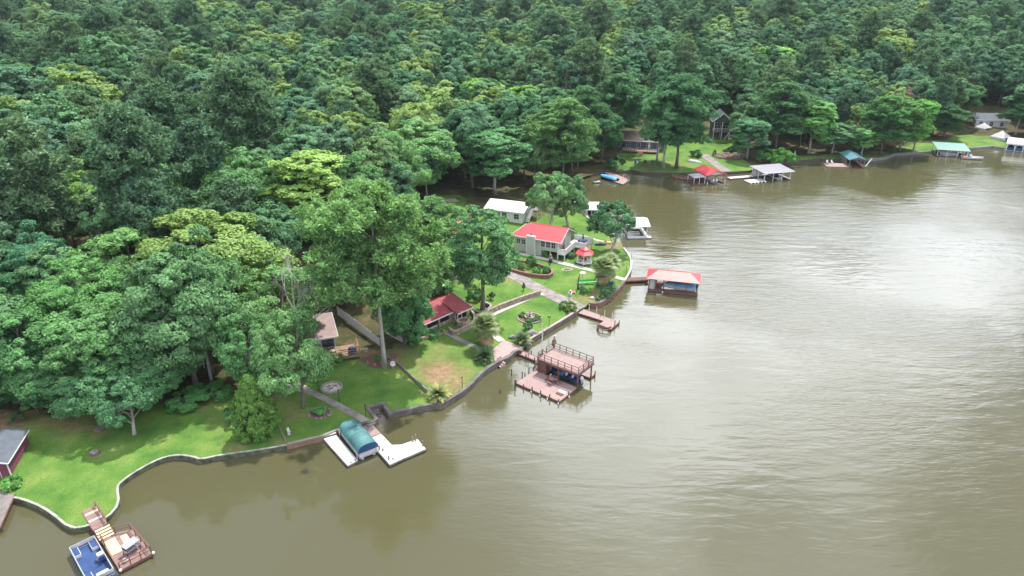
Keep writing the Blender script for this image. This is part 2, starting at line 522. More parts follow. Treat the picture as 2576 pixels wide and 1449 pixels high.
def unit(a):
    return a / np.maximum(np.linalg.norm(a, axis=1, keepdims=True), 1e-9)


def sph(g, n):
    return unit(g.normal(size=(n, 3)))


def leaf_mesh(name, P, Nm, S, tint, material, asp=1.0, along=None, g=None, trunk=None, tmat=None):
    """kite-shaped leaf faces at P facing Nm; trunk = MB appended with a second material"""
    n = len(P)
    Nm = unit(Nm)
    if along is None:
        along = g.normal(size=(n, 3))
    T = unit(along - (along * Nm).sum(1, keepdims=True) * Nm)
    B = np.cross(Nm, T)
    S = S[:, None]
    V = np.empty((n, 4, 3), np.float32)
    V[:, 0] = P - T * S
    V[:, 1] = P + B * S * asp * 0.8 + Nm * S * 0.18
    V[:, 2] = P + T * S
    V[:, 3] = P - B * S * asp * 0.8 + Nm * S * 0.18
    V = V.reshape(-1, 3)
    loops = np.arange(4 * n, dtype=np.int32)
    starts = np.arange(0, 4 * n, 4, dtype=np.int32)
    mi = np.zeros(n, np.int32); tn = tint.astype(np.float32)
    if trunk is not None:
        tv = np.array(trunk.v, np.float32); o = len(V)
        V = np.concatenate([V, tv])
        tl = np.array([i + o for f in trunk.f for i in f], np.int32)
        lens = np.array([len(f) for f in trunk.f], np.int32)
        ts = np.concatenate([[0], np.cumsum(lens)[:-1]]).astype(np.int32) + len(loops)
        loops = np.concatenate([loops, tl]); starts = np.concatenate([starts, ts])
        mi = np.concatenate([mi, np.ones(len(lens), np.int32)]); tn = np.concatenate([tn, np.full(len(lens), 0.5, np.float32)])
    me = bpy.data.meshes.new(name)
    me.vertices.add(len(V)); me.vertices.foreach_set('co', V.ravel())
    me.loops.add(len(loops)); me.loops.foreach_set('vertex_index', loops)
    me.polygons.add(len(starts)); me.polygons.foreach_set('loop_start', starts)
    me.update(calc_edges=True)
    me.materials.append(material)
    if trunk is not None:
        me.materials.append(tmat); me.polygons.foreach_set('material_index', mi)
    a = me.attributes.new('tint', 'FLOAT', 'FACE'); a.data.foreach_set('value', tn)
    return me


def broad_crown(g, R, z0, H, nl=30, ns=11, nf=52, leaf=0.26, squash=1.0, open_=0.0, top=1.0, low=-0.55, spread=0.13, dome=0.35):
    """leaf positions of a rounded, lumpy crown: limbs' lobes > clumps > leaves"""
    c = np.array([0, 0, z0 + (H - z0) * 0.47]); A = np.array([R, R, (H - z0) * 0.53])
    d = sph(g, nl * 3); d = d[d[:, 2] > low][:nl]; nl = len(d)
    d[:, 2] = np.where(d[:, 2] > 0, d[:, 2] * top, d[:, 2]); d = unit(d)
    q = g.uniform(0.56, 0.80, (nl, 1)) * (1 + spread * g.normal(size=(nl, 1)))
    lc = c + d * A * q
    lr = R * g.uniform(0.24, 0.40, nl) * (1 - 0.25 * (d[:, 2] > 0.7))
    P, Nn, T = [], [], []
    for i in range(nl):
        if g.random() < open_:
            continue
        m = int(ns * (0.7 + 0.6 * g.random()))
        sd = unit(sph(g, m) + d[i] * 0.65 + np.array([0, 0, 0.25]))
        sc = lc[i] + sd * lr[i] * g.uniform(0.62, 1.0, (m, 1)) * np.array([1, 1, 0.8 * squash])
        sr = lr[i] * g.uniform(0.26, 0.46, m)
        lt = g.uniform(-0.12, 0.12)
        for j in range(m):
            kf = int(nf * (sr[j] / (0.36 * lr[i])) ** 1.5)
            fd = unit(sph(g, kf) + sd[j] * 0.45 + np.array([0, 0, 0.35]))
            rad = sr[j] * (0.35 + 0.75 * g.random((kf, 1)) ** 0.6)
            P.append(sc[j] + fd * rad * np.array([1.12, 1.12, 0.72]))
            Nn.append(fd * 0.7 + d[i] * dome + np.array([0, 0, 0.3]) + g.normal(size=(kf, 3)) * 0.40)
            T.append(np.clip(0.5 + lt + g.uniform(-0.1, 0.1) + g.normal(size=kf) * 0.13, 0, 1))
    P, Nn, T = np.concatenate(P), np.concatenate(Nn), np.concatenate(T)
    S = leaf * g.uniform(0.65, 1.3, len(P))
    return P, Nn, S, T, lc


def trunk_mb(g, H, r, z0, tips, nb=14, wob=0.25, n=7, tiphi=0.78):
    mb = MB()
    pts, rs = [], []
    k = 7
    off = np.zeros(2)
    for i in range(k):
        t = i / (k - 1)
        pts.append((off[0], off[1], -0.4 + t * (H * tiphi + 0.4))); rs.append(r * (1.45 if i == 0 else 1.0) * (1 - 0.78 * t))
        off = off + g.normal(size=2) * wob * (0.5 if i == 0 else 1)
    mb.tube(pts, rs, n)
    sel = list(range(len(tips))); g.shuffle(sel)
    for i in sel[:nb]:
        tp = tips[i]
        zb = min(max(z0 * 0.9, tp[2] - 0.55 * math.hypot(tp[0], tp[1]) - 1.0), H * tiphi * 0.9)
        t = (zb + 0.4) / (H * tiphi + 0.4) * (k - 1); j = int(min(max(t, 0), k - 2)); fr = t - j
        b0 = np.array(pts[j]) * (1 - fr) + np.array(pts[j + 1]) * fr
        mid = b0 * 0.5 + tp * 0.5 + np.array([0, 0, 0.12 * H * 0.3]) + g.normal(size=3) * 0.25
        rr = r * 0.34 * (1 - 0.5 * zb / H)
        mb.tube([b0, mid, tp], [rr, rr * 0.62, rr * 0.22], 5, False)
    return mb


def pine_crown(g, R, z0, H, levels=13, leaf=0.34, dens=1.0):
    P, Nn, T, AL, tips = [], [], [], [], []
    for i in range(levels):
        t = (i + g.uniform(-0.3, 0.3)) / (levels - 1); t = min(max(t, 0), 1)
        z = z0 + (H - z0 - 0.8) * t
        prof = R * (0.55 + 0.55 * math.sin(math.pi * (0.18 + 0.62 * t))) * (1.0 if t < 0.72 else (1.06 - t) / 0.34)
        nb = max(3, int(6.5 - 2.2 * t))
        a0 = g.uniform(0, 6.28)
        for b_ in range(nb):
            if g.random() < 0.12:
                continue
            a = a0 + 6.28 * b_ / nb + g.uniform(-0.35, 0.35)
            Lb = prof * g.uniform(0.62, 1.12)
            dirv = np.array([math.cos(a), math.sin(a), 0.0])
            rise = g.uniform(0.05, 0.35) * Lb
            tip = np.array([0, 0, z]) + dirv * Lb + np.array([0, 0, rise])
            tips.append(tip * np.array([0.85, 0.85, 1]))
            for q in (0.36, 0.62, 0.84, 1.0):
                if q < 0.5 and g.random() < 0.45:
                    continue
                c = np.array([0, 0, z + rise * q]) + dirv * Lb * q + g.normal(size=3) * np.array([0.35, 0.35, 0.2])
                m = int(5 * dens) + 2
                for _ in range(m):
                    cc = c + g.normal(size=3) * np.array([0.62, 0.62, 0.30]) * (0.55 + 0.10 * R)
                    kf = int(26 * dens)
                    fd = unit(sph(g, kf) + dirv * 0.35 + np.array([0, 0, 0.45]))
                    P.append(cc + fd * g.uniform(0.15, 0.60, (kf, 1)) * (0.65 + 0.07 * R))
                    Nn.append(np.cross(fd, g.normal(size=(kf, 3))) + np.array([0, 0, 0.5])); AL.append(fd)
                    T.append(np.clip(0.5 + g.uniform(-0.16, 0.16) + g.normal(size=kf) * 0.14, 0, 1))
    P, Nn, T, AL = map(np.concatenate, (P, Nn, T, AL))
    return P, Nn, leaf * g.uniform(0.7, 1.25, len(P)), T, AL, np.array(tips)


PROTO = {}


def proto(key, kind, seed, H, R, z0, leafmat, bark, **kw):
    g = np.random.default_rng(seed)
    if kind == 'pine':
        P, Nn, S, T, AL, tips = pine_crown(g, R, z0, H, **kw)
        tr = trunk_mb(g, H, 0.17 + H * 0.005, z0, tips, 26, 0.12, tiphi=0.96)
        cm = leaf_mesh(key + '_crown', P, Nn, S, T, leafmat, 0.42, AL, g)
        full = leaf_mesh(key + '_tree', P, Nn, S, T, leafmat, 0.42, AL, g, tr, bark) if key[0] != 'h' else None
    else:
        P, Nn, S, T, tips = broad_crown(g, R, z0, H, **kw)
        tr = trunk_mb(g, H, 0.20 + H * (0.003 if key == 'htall' else 0.007), z0, tips, 16)
        cm = leaf_mesh(key + '_crown', P, Nn, S, T, leafmat, 0.85, None, g)
        full = leaf_mesh(key + '_tree', P, Nn, S, T, leafmat, 0.85, None, g, tr, bark) if key[0] != 'h' else None
    tm = bpy.data.meshes.new(key + '_trunk'); tm.from_pydata(tr.v, [], tr.f); tm.materials.append(bark)
    tm.polygons.foreach_set('use_smooth', [True] * len(tm.polygons))
    PROTO[key] = dict(crown=cm, trunk=tm, full=full, H=H, R=R)


# forest kinds (random colour per tree)
proto('oak1', 'b', 11, 20, 5.6, 4.0, LEAF_FOREST, BARK, nl=48, nf=56, leaf=0.22, spread=0.07, dome=0.8)
proto('oak2', 'b', 12, 18, 5.9, 3.0, LEAF_FOREST, BARK, nl=52, nf=56, leaf=0.22, spread=0.07, dome=0.8)
proto('oak3', 'b', 13, 22, 5.0, 4.0, LEAF_FOREST, BARK, nl=52, nf=52, leaf=0.22, spread=0.08, dome=0.8)
proto('gum1', 'b', 14, 22, 3.9, 4.0, LEAF_FOREST, BARK, nl=38, leaf=0.23, top=1.2)
proto('gum2', 'b', 15, 19, 3.6, 3.5, LEAF_FOREST, BARK, nl=34, leaf=0.22, top=1.5)
proto('pine1', 'pine', 16, 24, 4.2, 10.5, LEAF_PINE, BARK)
proto('pine2', 'pine', 17, 22, 3.8, 9.0, LEAF_PINE, BARK, levels=11)
# hand-placed kinds (tinted by object colour)
proto('hoak1', 'b', 21, 20, 7.0, 3.0, LEAF, BARK, nl=52, ns=14, nf=74, leaf=0.185, low=-0.75)
proto('hoak2', 'b', 22, 18, 6.2, 2.4, LEAF, BARK, nl=46, ns=13, nf=74, leaf=0.18, low=-0.75)
proto('hoak3', 'b', 23, 16, 6.4, 2.2, LEAF, BARK, nl=42, ns=12, nf=66, leaf=0.18, open_=0.10, low=-0.7)
proto('hopen', 'b', 24, 21, 4.6, 4.0, LEAF, BARK, nl=74, ns=11, nf=44, leaf=0.17, low=-0.85)
proto('hsmall', 'b', 25, 9, 3.6, 1.2, LEAF, BARK_PALE, nl=30, ns=10, nf=56, leaf=0.15)
proto('htall', 'b', 26, 22, 4.6, 4.6, LEAF, BARK_PALE, nl=60, ns=12, nf=60, leaf=0.19, low=-0.8)
proto('hfull', 'b', 29, 18, 5.6, 0.4, LEAF, BARK, nl=66, ns=13, nf=66, leaf=0.18, low=-0.95)
proto('hpine', 'pine', 27, 28.5, 7.0, 12.0, LEAF, BARK_PALE, levels=14, leaf=0.27, dens=1.7)
proto('hpine2', 'pine', 28, 25, 5.6, 8.0, LEAF, BARK, levels=15, leaf=0.30, dens=1.3)

TREE_SPOTS = []          # (x, y, crown radius) of every hand-placed tree, kept clear of the forest


def tree(name, label, key, x, y, H, width, tint=(1, 1, 1), rz=None, group=None, lean=(0, 0), z=None):
    p = PROTO[key]
    t = thing(name, label, 'tree', (x, y, zt(x, y) - 0.1 if z is None else z), rnd.uniform(0, 6.28) if rz is None else rz, group)
    t.rotation_euler = (lean[0], lean[1], t.rotation_euler[2])
    sx = width / 2 / p['R']; sz = H / p['H']
    t.scale = (sx, sx, sz)
    for nm in ('trunk', 'crown'):
        o = bpy.data.objects.new(nm, p[nm]); col.objects.link(o); o.parent = t; o.color = (*tint, 1)
    TREE_SPOTS.append((x, y, width / 2))
    return t


def base_from_top(u, v, H):
    """where on the land a tree of height H stands whose top shows at pixel u, v"""
    a = (u - CX) / FPX; b_ = -(v - CY) / FPX
    t = np.linspace(60, 1100, 4000)
    P = np.stack([a * t, (CP + b_ * SP) * t], 1); zr = CAM_H + (-SP + b_ * CP) * t
    ok = (zr <= zt_arr(P) + H) & inside(P, LAND_A)
    i = int(np.argmax(ok)) if ok.any() else 2000
    return (float(P[i, 0]), float(P[i, 1]))


def height_at(x, y, v, z):
    lo, hi = 0.5, 45.0
    for _ in range(40):
        m = (lo + hi) / 2; zz = z + m - CAM_H
        d = y * CP - zz * SP; up = y * SP + zz * CP
        if CY - FPX * up / d > v:
            lo = m
        else:
            hi = m
    return lo


def pxm(x, y, z):
    return FPX / (y * CP - (z - CAM_H) * SP)        # pixels per metre there


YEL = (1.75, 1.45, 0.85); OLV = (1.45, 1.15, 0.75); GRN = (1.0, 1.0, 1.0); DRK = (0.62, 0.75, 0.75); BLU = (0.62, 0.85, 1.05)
LIT = (1.25, 1.25, 1.1); BRI = (1.5, 1.55, 0.9); GRY = (0.95, 0.95, 1.1); BRN = (1.25, 0.9, 0.75)
# trees whose foot is seen: (foot u, v, top v, crown width px, kind, tint, label)
FOOT = [
    (967, 925, 462, 285, 'hpine', (1.25, 1.2, 1.0), 'pine_tree', 'tall pine with bare pale trunk on the mulch bed beside the white fence'),
    (1212, 785, 485, 152, 'hopen', (0.85, 0.95, 0.9), 'broadleaf_tree', 'slender open tree in the brick planter behind the dark red roofed cabin'),
    (762, 1025, 760, 185, 'hoak3', (1.1, 1.1, 0.95), 'broadleaf_tree', 'leafy tree with thick grey trunk between fire pit and round conifer'),
    (492, 968, 620, 270, 'hoak1', GRN, 'broadleaf_tree', 'big tree with leaning pale trunk in front of the house hidden in leaves'),
    (533, 940, 575, 210, 'hoak2', (0.9, 0.95, 0.9), 'broadleaf_tree', 'big tree with straight trunk standing on tan soil behind the metal railing'),
    (337, 1092, 938, 128, 'hsmall', (0.75, 0.9, 0.95), 'broadleaf_tree', 'small dark green tree with short white trunk on the left lawn'),
    (1535, 638, 494, 112, 'hsmall', (0.62, 0.75, 0.8), 'broadleaf_tree', 'small dark tree with forked trunk near the white roofed boathouse'),
    (1428, 575, 425, 98, 'hsmall', (0.85, 0.9, 0.9), 'broadleaf_tree', 'right one of the two pale lakeside trees behind the red roofed house'),
    (1378, 585, 420, 110, 'hsmall', (1.15, 1.15, 1.05), 'broadleaf_tree', 'left one of the two pale lakeside trees behind the red roofed house'),
    (1700, 424, 192, 150, 'hpine2', (0.7, 0.85, 0.95), 'pine_tree', 'tall dark pine on the far lawn behind the red gabled boathouse'),
    (1668, 424, 205, 120, 'htall', (0.8, 0.95, 0.9), 'broadleaf_tree', 'tall tree in the middle of the far lawn trio, left of the pine'),
    (1652, 408, 215, 100, 'htall', (0.75, 0.9, 0.85), 'broadleaf_tree', 'tall tree nearest the brown roofed house, left of the far lawn trio'),
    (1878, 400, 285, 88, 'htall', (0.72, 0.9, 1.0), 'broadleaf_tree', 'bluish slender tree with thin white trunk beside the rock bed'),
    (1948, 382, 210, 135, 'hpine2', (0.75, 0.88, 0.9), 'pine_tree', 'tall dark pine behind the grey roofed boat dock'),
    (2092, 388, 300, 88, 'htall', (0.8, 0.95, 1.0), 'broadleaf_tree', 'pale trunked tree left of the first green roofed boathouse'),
    (2166, 392, 312, 72, 'htall', (0.95, 1.1, 0.85), 'broadleaf_tree', 'narrow bright tree with white trunk behind the first green roofed boathouse'),
    (2212, 388, 245, 120, 'hpine2', (0.8, 0.95, 0.8), 'pine_tree', 'leaning layered pine on the far bank between the two green roofed boathouses'),
    (2262, 378, 290, 95, 'htall', (0.95, 1.2, 0.7), 'broadleaf_tree', 'bright green tree on the far bank right of the leaning pine'),
    (1850, 348, 284, 60, 'hsmall', (1.7, 1.7, 0.6), 'broadleaf_tree', 'bright lime tree right of the grey gabled house'),
    (2372, 350, 265, 80, 'hpine2', (0.6, 0.75, 0.75), 'pine_tree', 'dark pine behind the second green roofed boathouse'),
    (2552, 340, 225, 88, 'htall', (0.5, 0.68, 0.65), 'broadleaf_tree', 'dark tree with pale trunk beside the white tents, at the right edge'),
    (2590, 345, 190, 130, 'htall', (0.5, 0.65, 0.6), 'broadleaf_tree', 'dark tall tree cut by the right edge of the picture'),
    (1512, 412, 265, 95, 'hoak2', (0.5, 0.68, 0.65), 'broadleaf_tree', 'dark shady tree at the head of the cove beside the brown roofed house'),
    (1245, 490, 300, 165, 'htall', (0.72, 0.9, 0.82), 'broadleaf_tree', 'dark tree with pale forked trunk behind the white roofed house'),
    (1415, 470, 252, 150, 'hpine2', (1.2, 1.15, 1.05), 'pine_tree', 'pale green pine with bare trunk at the cove behind the lakeside pair'),
    (1018, 866, 600, 155, 'hfull', (0.75, 0.9, 0.85), 'broadleaf_tree', 'dense dark leafy tree leaning over the dark red roofed cabin'),
    (1098, 765, 590, 100, 'hfull', (0.95, 1.0, 0.9), 'broadleaf_tree', 'leafy tree directly behind the dark red cabin roof'),
    (255, 1050, 900, 190, 'hoak3', (0.7, 0.85, 0.85), 'broadleaf_tree', 'low spreading tree shading the stone slabs of the left lawn'),
    (100, 1030, 770, 230, 'hoak2', (0.8, 0.95, 0.8), 'broadleaf_tree', 'dense tree at the forest edge above the purple shed'),
    (420, 985, 830, 190, 'hoak3', (0.8, 0.95, 0.9), 'broadleaf_tree', 'low leafy tree in front of the hidden house with white trim'),
    (45, 1012, 800, 190, 'hfull', (0.6, 0.78, 0.75), 'broadleaf_tree', 'dark low crowned tree above the purple shed roof'),
    (-70, 1030, 760, 220, 'hfull', (0.6, 0.75, 0.75), 'broadleaf_tree', 'dark tree mostly cut off at the left edge above the shed'),
    (180, 1025, 850, 180, 'hfull', (0.75, 0.9, 0.8), 'broadleaf_tree', 'low leafy tree between the shed and the stone slabs'),
    (640, 985, 770, 150, 'hoak3', (0.85, 1.0, 0.85), 'broadleaf_tree', 'leafy tree directly behind the round conifer'),
]
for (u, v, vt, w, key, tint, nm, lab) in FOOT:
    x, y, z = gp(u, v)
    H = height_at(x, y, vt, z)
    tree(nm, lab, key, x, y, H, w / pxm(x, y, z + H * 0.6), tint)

# trees whose foot is hidden: (crown centre u, top v, width px, height m, kind, tint, label)
TOPS = [
    (485, 516, 330, 20, 'hoak1', OLV, 'large round olive green tree topping the left foreground group'),
    (300, 560, 250, 19, 'hoak2', (1.15, 1.15, 0.9), 'mid green round tree left of the large olive tree'),
    (165, 640, 230, 18, 'hoak1', (0.95, 1.1, 0.8), 'spreading tree at left, below the dark forest gap'),
    (215, 745, 240, 16, 'hoak2', (0.95, 1.05, 0.85), 'leafy tree in the middle of the left foreground group'),
    (345, 700, 230, 17, 'hoak3', (1.0, 1.05, 0.95), 'tree right in front of the large olive tree, above the hidden pale roof'),
    (330, 870, 190, 10, 'hoak3', (0.8, 0.95, 0.9), 'low tree left of the hidden house with white trim'),
    (700, 655, 205, 15, 'hoak3', (1.35, 1.3, 1.1), 'pale tree with bare grey twigs over the tan flat roof'),
    (850, 640, 135, 9.5, 'hoak2', (1.0, 1.05, 0.9), 'leafy tree left of the tall pine trunk'),
    (770, 352, 205, 22, 'htall', YEL, 'tall yellow green tree standing out of the forest edge'),
    (590, 362, 195, 21, 'hoak1', (0.95, 1.05, 0.9), 'round green tree left of the tall yellow green tree'),
    (880, 375, 150, 20, 'hoak2', (0.9, 1.0, 0.85), 'green tree right of the tall yellow green tree'),
    (1030, 290, 220, 21, 'hoak1', (1.15, 1.2, 1.0), 'broad pale green tree above the tall pine'),
    (1090, 500, 130, 15, 'hpine2', (1.1, 1.1, 1.0), 'pine rising behind the tall pine, left of the white roofed house'),
    (985, 320, 140, 20, 'hoak3', (1.25, 1.25, 1.05), 'pale feathery tree at the left of the broad pale tree'),
    (195, 405, 190, 20, 'hoak2', (1.3, 1.25, 0.75), 'yellowish tree at left behind the foreground group'),
    (345, 392, 210, 20, 'hoak1', (1.05, 1.15, 0.85), 'green tree right of the yellowish tree at left'),
    (440, 312, 165, 20, 'hoak2', (1.05, 0.88, 0.8), 'dull brownish green round tree in the forest at left'),
    (540, 318, 110, 20, 'htall', (0.85, 1.2, 0.6), 'bright green tree touching the brownish round tree'),
    (1330, 230, 140, 21, 'htall', (1.0, 1.05, 0.95), 'tree in the forest edge left of the pale lakeside pine'),
    (1560, 190, 130, 24, 'hpine2', (0.75, 0.85, 0.95), 'dark greyish pine rising left above the brown roofed house'),
    (1470, 220, 110, 23, 'hpine2', (0.78, 0.9, 0.95), 'greyish pine behind the head of the cove'),
    (1210, 180, 110, 22, 'htall', (1.5, 1.55, 0.85), 'bright yellow green tree in mid forest above the white roofed house'),
    (1320, 195, 90, 22, 'htall', (1.45, 1.5, 0.85), 'second bright yellow green tree in mid forest, right of the first'),
    (1960, 100, 90, 22, 'htall', (1.5, 1.6, 0.8), 'bright yellow green tree high on the far slope'),
    (2060, 235, 110, 20, 'htall', (1.05, 1.25, 0.8), 'light green tree on the far slope above the pale trunked tree'),
    (2330, 240, 80, 20, 'htall', (1.0, 1.3, 0.6), 'vivid green tree on the far slope right of the leaning pine'),
    (2420, 195, 110, 18, 'hoak2', (0.6, 0.75, 0.7), 'dark tree on the far slope above the white house'),
    (2290, 206, 72, 18, 'hoak2', (1.9, 0.72, 1.3), 'dead brown leaved tree on the far slope'),
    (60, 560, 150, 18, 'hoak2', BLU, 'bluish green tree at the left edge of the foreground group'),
    (165, 190, 130, 21, 'hoak2', (0.42, 0.62, 0.72), 'dark blue green round tree in the forest at upper left'),
    (20, 640, 130, 15, 'hoak2', (0.6, 0.8, 0.85), 'dark bluish tree cut by the left edge'),
    (30, 840, 120, 12, 'hoak3', (0.55, 0.7, 0.7), 'shaded tree cut by the left edge above the purple shed'),
]
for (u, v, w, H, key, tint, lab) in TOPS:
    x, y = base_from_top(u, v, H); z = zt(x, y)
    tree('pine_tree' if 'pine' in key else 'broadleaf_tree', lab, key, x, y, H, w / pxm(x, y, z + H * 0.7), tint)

# ---------------------------------------------------------------- the forest
def bound(pts, z=2.0):
    return [at(u, v, z) for u, v in pts]


FOREST_NO = [          # open ground, kept free of forest trees
    bound([(-700, 1400), (-700, 960), (0, 985), (250, 900), (560, 890), (700, 800), (830, 730), (900, 670), (1000, 620), (1080, 575), (1075, 495), (1180, 478), (1240, 470),
           (1420, 462), (1480, 440), (1700, 600), (1700, 900), (900, 1440)]),
    bound([(1480, 450), (1485, 425), (1540, 395), (1545, 335), (1650, 322), (1780, 335), (1790, 318), (1850, 320), (1865, 400), (1905, 405), (1985, 385), (2060, 375), (2200, 365),
           (2260, 345), (2350, 345), (2425, 322), (2440, 295), (2520, 290), (2545, 318), (2620, 330), (2620, 420), (1700, 470)]),
]
g = np.random.default_rng(5)


def scatter(x0, x1, y0, y1, sp):
    X, Y = np.meshgrid(np.arange(x0, x1, sp, dtype=float), np.arange(y0, y1, sp * 0.866, dtype=float))
    X[1::2] += sp / 2
    P = np.stack([X.ravel(), Y.ravel()], 1)
    return P + g.uniform(-0.36, 0.36, P.shape) * sp


FP = np.concatenate([scatter(-420, 420, 60, 330, 8.8), scatter(-520, 560, 330, 560, 9.6), scatter(-700, 800, 560, 1000, 14)])
k = inside(FP, LAND_A) & (shore_dist(FP) > 5)
k &= np.abs(FP[:, 0]) < 0.80 * FP[:, 1] + 35
for poly in FOREST_NO:
    k &= ~inside(FP, poly)
FP = FP[k]
hp = np.array([(a, b_) for a, b_, _ in TREE_SPOTS]); hr = np.array([r for *_, r in TREE_SPOTS])
dm = np.hypot(FP[:, None, 0] - hp[None, :, 0], FP[:, None, 1] - hp[None, :, 1]) - 0.62 * hr[None, :]
FP = FP[dm.min(1) > 1.5]
FZ = zt_arr(FP)
FK = ['oak1', 'oak2', 'oak3', 'gum1', 'gum2', 'pine1', 'pine2']
# patches of kinds: pines gather, gums stand singly
patch = np.sin(FP[:, 0] * 0.035 + 1.3) * np.sin(FP[:, 1] * 0.028 + 0.4) + 0.55 * g.normal(size=len(FP))
rk = g.random(len(FP))
kind = np.where(patch > 0.95, np.where(rk < 0.45, 5, np.where(rk < 0.8, 6, 3)),
                np.where(rk < 0.26, 0, np.where(rk < 0.52, 1, np.where(rk < 0.72, 2, np.where(rk < 0.83, 3, np.where(rk < 0.91, 4, np.where(rk < 0.96, 5, 6)))))))
sc = np.clip(g.normal(0.94, 0.19, len(FP)), 0.6, 1.4); sw = sc * g.uniform(0.90, 1.16, len(FP))
rot = g.uniform(0, 6.28, len(FP))
# the 300 nearest ones in view stand as single trees, the wood behind reads as one mass
u_ = CX + FPX * FP[:, 0] / (FP[:, 1] * CP - (FZ + 14 - CAM_H) * SP)
inview = (u_ > -60) & (u_ < 2640)
dist = np.hypot(FP[:, 0], FP[:, 1])
order = np.argsort(np.where(inview, dist, 1e9))
N_SINGLE = 250
single = order[:N_SINGLE]
rest = np.setdiff1d(np.arange(len(FP)), single)
KN = {0: 'broad round crowned oak', 1: 'wide domed oak', 2: 'tall full crowned oak', 3: 'slim upright sweetgum', 4: 'narrow young sweetgum', 5: 'tall pine', 6: 'shorter pine'}
ORD = 'first second third fourth fifth sixth seventh eighth ninth tenth eleventh twelfth thirteenth fourteenth fifteenth sixteenth seventeenth eighteenth nineteenth twentieth'.split()
zones = {}
for i in single:
    x, y = FP[i]
    if x < -40 and y < 150:
        where = 'at the far left forest edge'
    elif x < 10 and y < 190:
        where = 'above the left foreground group'
    elif x < 60:
        where = 'behind the lakeside houses'
    elif x < 120:
        where = 'on the slope behind the cove'
    else:
        where = 'on the slope above the right bank'
    zones.setdefault(where, []).append(i)
for where, idx in zones.items():
    idx.sort(key=lambda i: dist[i])
    third = max(1, -(-len(idx) // 3)); cells = {}
    for r, i in enumerate(idx):
        cells.setdefault((('front', 'middle', 'rear')[r // third], KN[kind[i]]), []).append(i)
    for (row, kn), ii in cells.items():
        ii.sort(key=lambda i: u_[i])
        for r, i in enumerate(ii):
            p = PROTO[FK[kind[i]]]
            rank = '' if len(ii) == 1 else ', %s from left' % (ORD[r] if r < 20 else str(r + 1))
            tree('pine_tree' if kind[i] > 4 else 'broadleaf_tree', '%s %s, %s rows%s' % (kn, where, row, rank), FK[kind[i]], FP[i][0], FP[i][1], p['H'] * sc[i], 2 * p['R'] * sw[i], (1, 1, 1), rot[i], 'trees ' + where, z=FZ[i] - 0.1)

# the wood behind: one object, trees instanced on its points
src = bpy.data.collections.new('forest_tree_kinds')
for j, kx in enumerate(FK):
    o = bpy.data.objects.new('%02d_forest_tree' % j, PROTO[kx]['full']); src.objects.link(o)
fm = bpy.data.meshes.new('forest')
fm.from_pydata([(FP[i][0], FP[i][1], FZ[i] - 0.1) for i in rest], [], [])
for nme, ty, arr in (('kind_index', 'INT', kind[rest].astype(np.int32)), ('turn', 'FLOAT', rot[rest].astype(np.float32))):
    a = fm.attributes.new(nme, ty, 'POINT'); a.data.foreach_set('value', arr)
a = fm.attributes.new('size', 'FLOAT_VECTOR', 'POINT')
a.data.foreach_set('vector', np.stack([sw[rest], sw[rest], sc[rest]], 1).astype(np.float32).ravel())
forest = bpy.data.objects.new('forest', fm); col.objects.link(forest)
forest['kind'] = 'stuff'; tag(forest, 'dense green wood of countless crowns rising to the top of the picture', 'forest')
ng = bpy.data.node_groups.new('forest_trees', 'GeometryNodeTree')
ng.interface.new_socket('Geometry', in_out='INPUT', socket_type='NodeSocketGeometry')
ng.interface.new_socket('Geometry', in_out='OUTPUT', socket_type='NodeSocketGeometry')
gi = N(ng.nodes, 'NodeGroupInput'); go = N(ng.nodes, 'NodeGroupOutput')
ci = N(ng.nodes, 'GeometryNodeCollectionInfo'); ci.inputs['Collection'].default_value = src
ci.inputs['Separate Children'].default_value = True; ci.inputs['Reset Children'].default_value = True
ip = N(ng.nodes, 'GeometryNodeInstanceOnPoints')
ip.inputs['Pick Instance'].default_value = True


def named(nme, ty):
    n = N(ng.nodes, 'GeometryNodeInputNamedAttribute', data_type=ty); n.inputs['Name'].default_value = nme; return n.outputs['Attribute']


ng.links.new(gi.outputs[0], ip.inputs['Points']); ng.links.new(ci.outputs[0], ip.inputs['Instance'])
ng.links.new(named('kind_index', 'INT'), ip.inputs['Instance Index'])
cx_ = N(ng.nodes, 'ShaderNodeCombineXYZ'); ng.links.new(named('turn', 'FLOAT'), cx_.inputs[2])
ng.links.new(cx_.outputs[0], ip.inputs['Rotation'])
ng.links.new(named('size', 'FLOAT_VECTOR'), ip.inputs['Scale'])
ng.links.new(ip.outputs[0], go.inputs[0])
md = forest.modifiers.new('trees', 'NODES'); md.node_group = ng
# ---------------------------------------------------------------- materials of built things
CONC = mat('pale_concrete', (0.264, 0.242, 0.221), 0.9, 0.18, 1.2, 0.25, 14)
CONC_W = mat('whitish_concrete', (0.409, 0.389, 0.356), 0.9, 0.14, 1.0, 0.2, 14)
CONC_D = mat('worn_driveway_concrete', (0.184, 0.158, 0.143), 0.9, 0.30, 0.7, 0.3, 14, c2=(0.235, 0.204, 0.189))
PINK = mat('pink_painted_concrete', (0.347, 0.248, 0.229), 0.85, 0.14, 1.4, 0.2, 12)
REDWOOD = mat('red_brown_stained_boards', (0.134, 0.069, 0.058), 0.75, 0.22, 1.6, 0.3, 18, stretch=(1, 1, 1))
PINKDECK = mat('faded_red_deck_boards', (0.295, 0.203, 0.186), 0.8, 0.14, 0.9, 0.25, 18)
MOSSCAP = mat('pale_lichen_cap', (0.30, 0.30, 0.25), 0.95, 0.35, 1.4)
DKGREY = mat('dark_grey_boards', (0.05, 0.055, 0.065), 0.7, 0.25, 1.5)
DKRED = mat('dark_red_brown_wood', (0.17, 0.072, 0.060), 0.7, 0.25, 2.0)
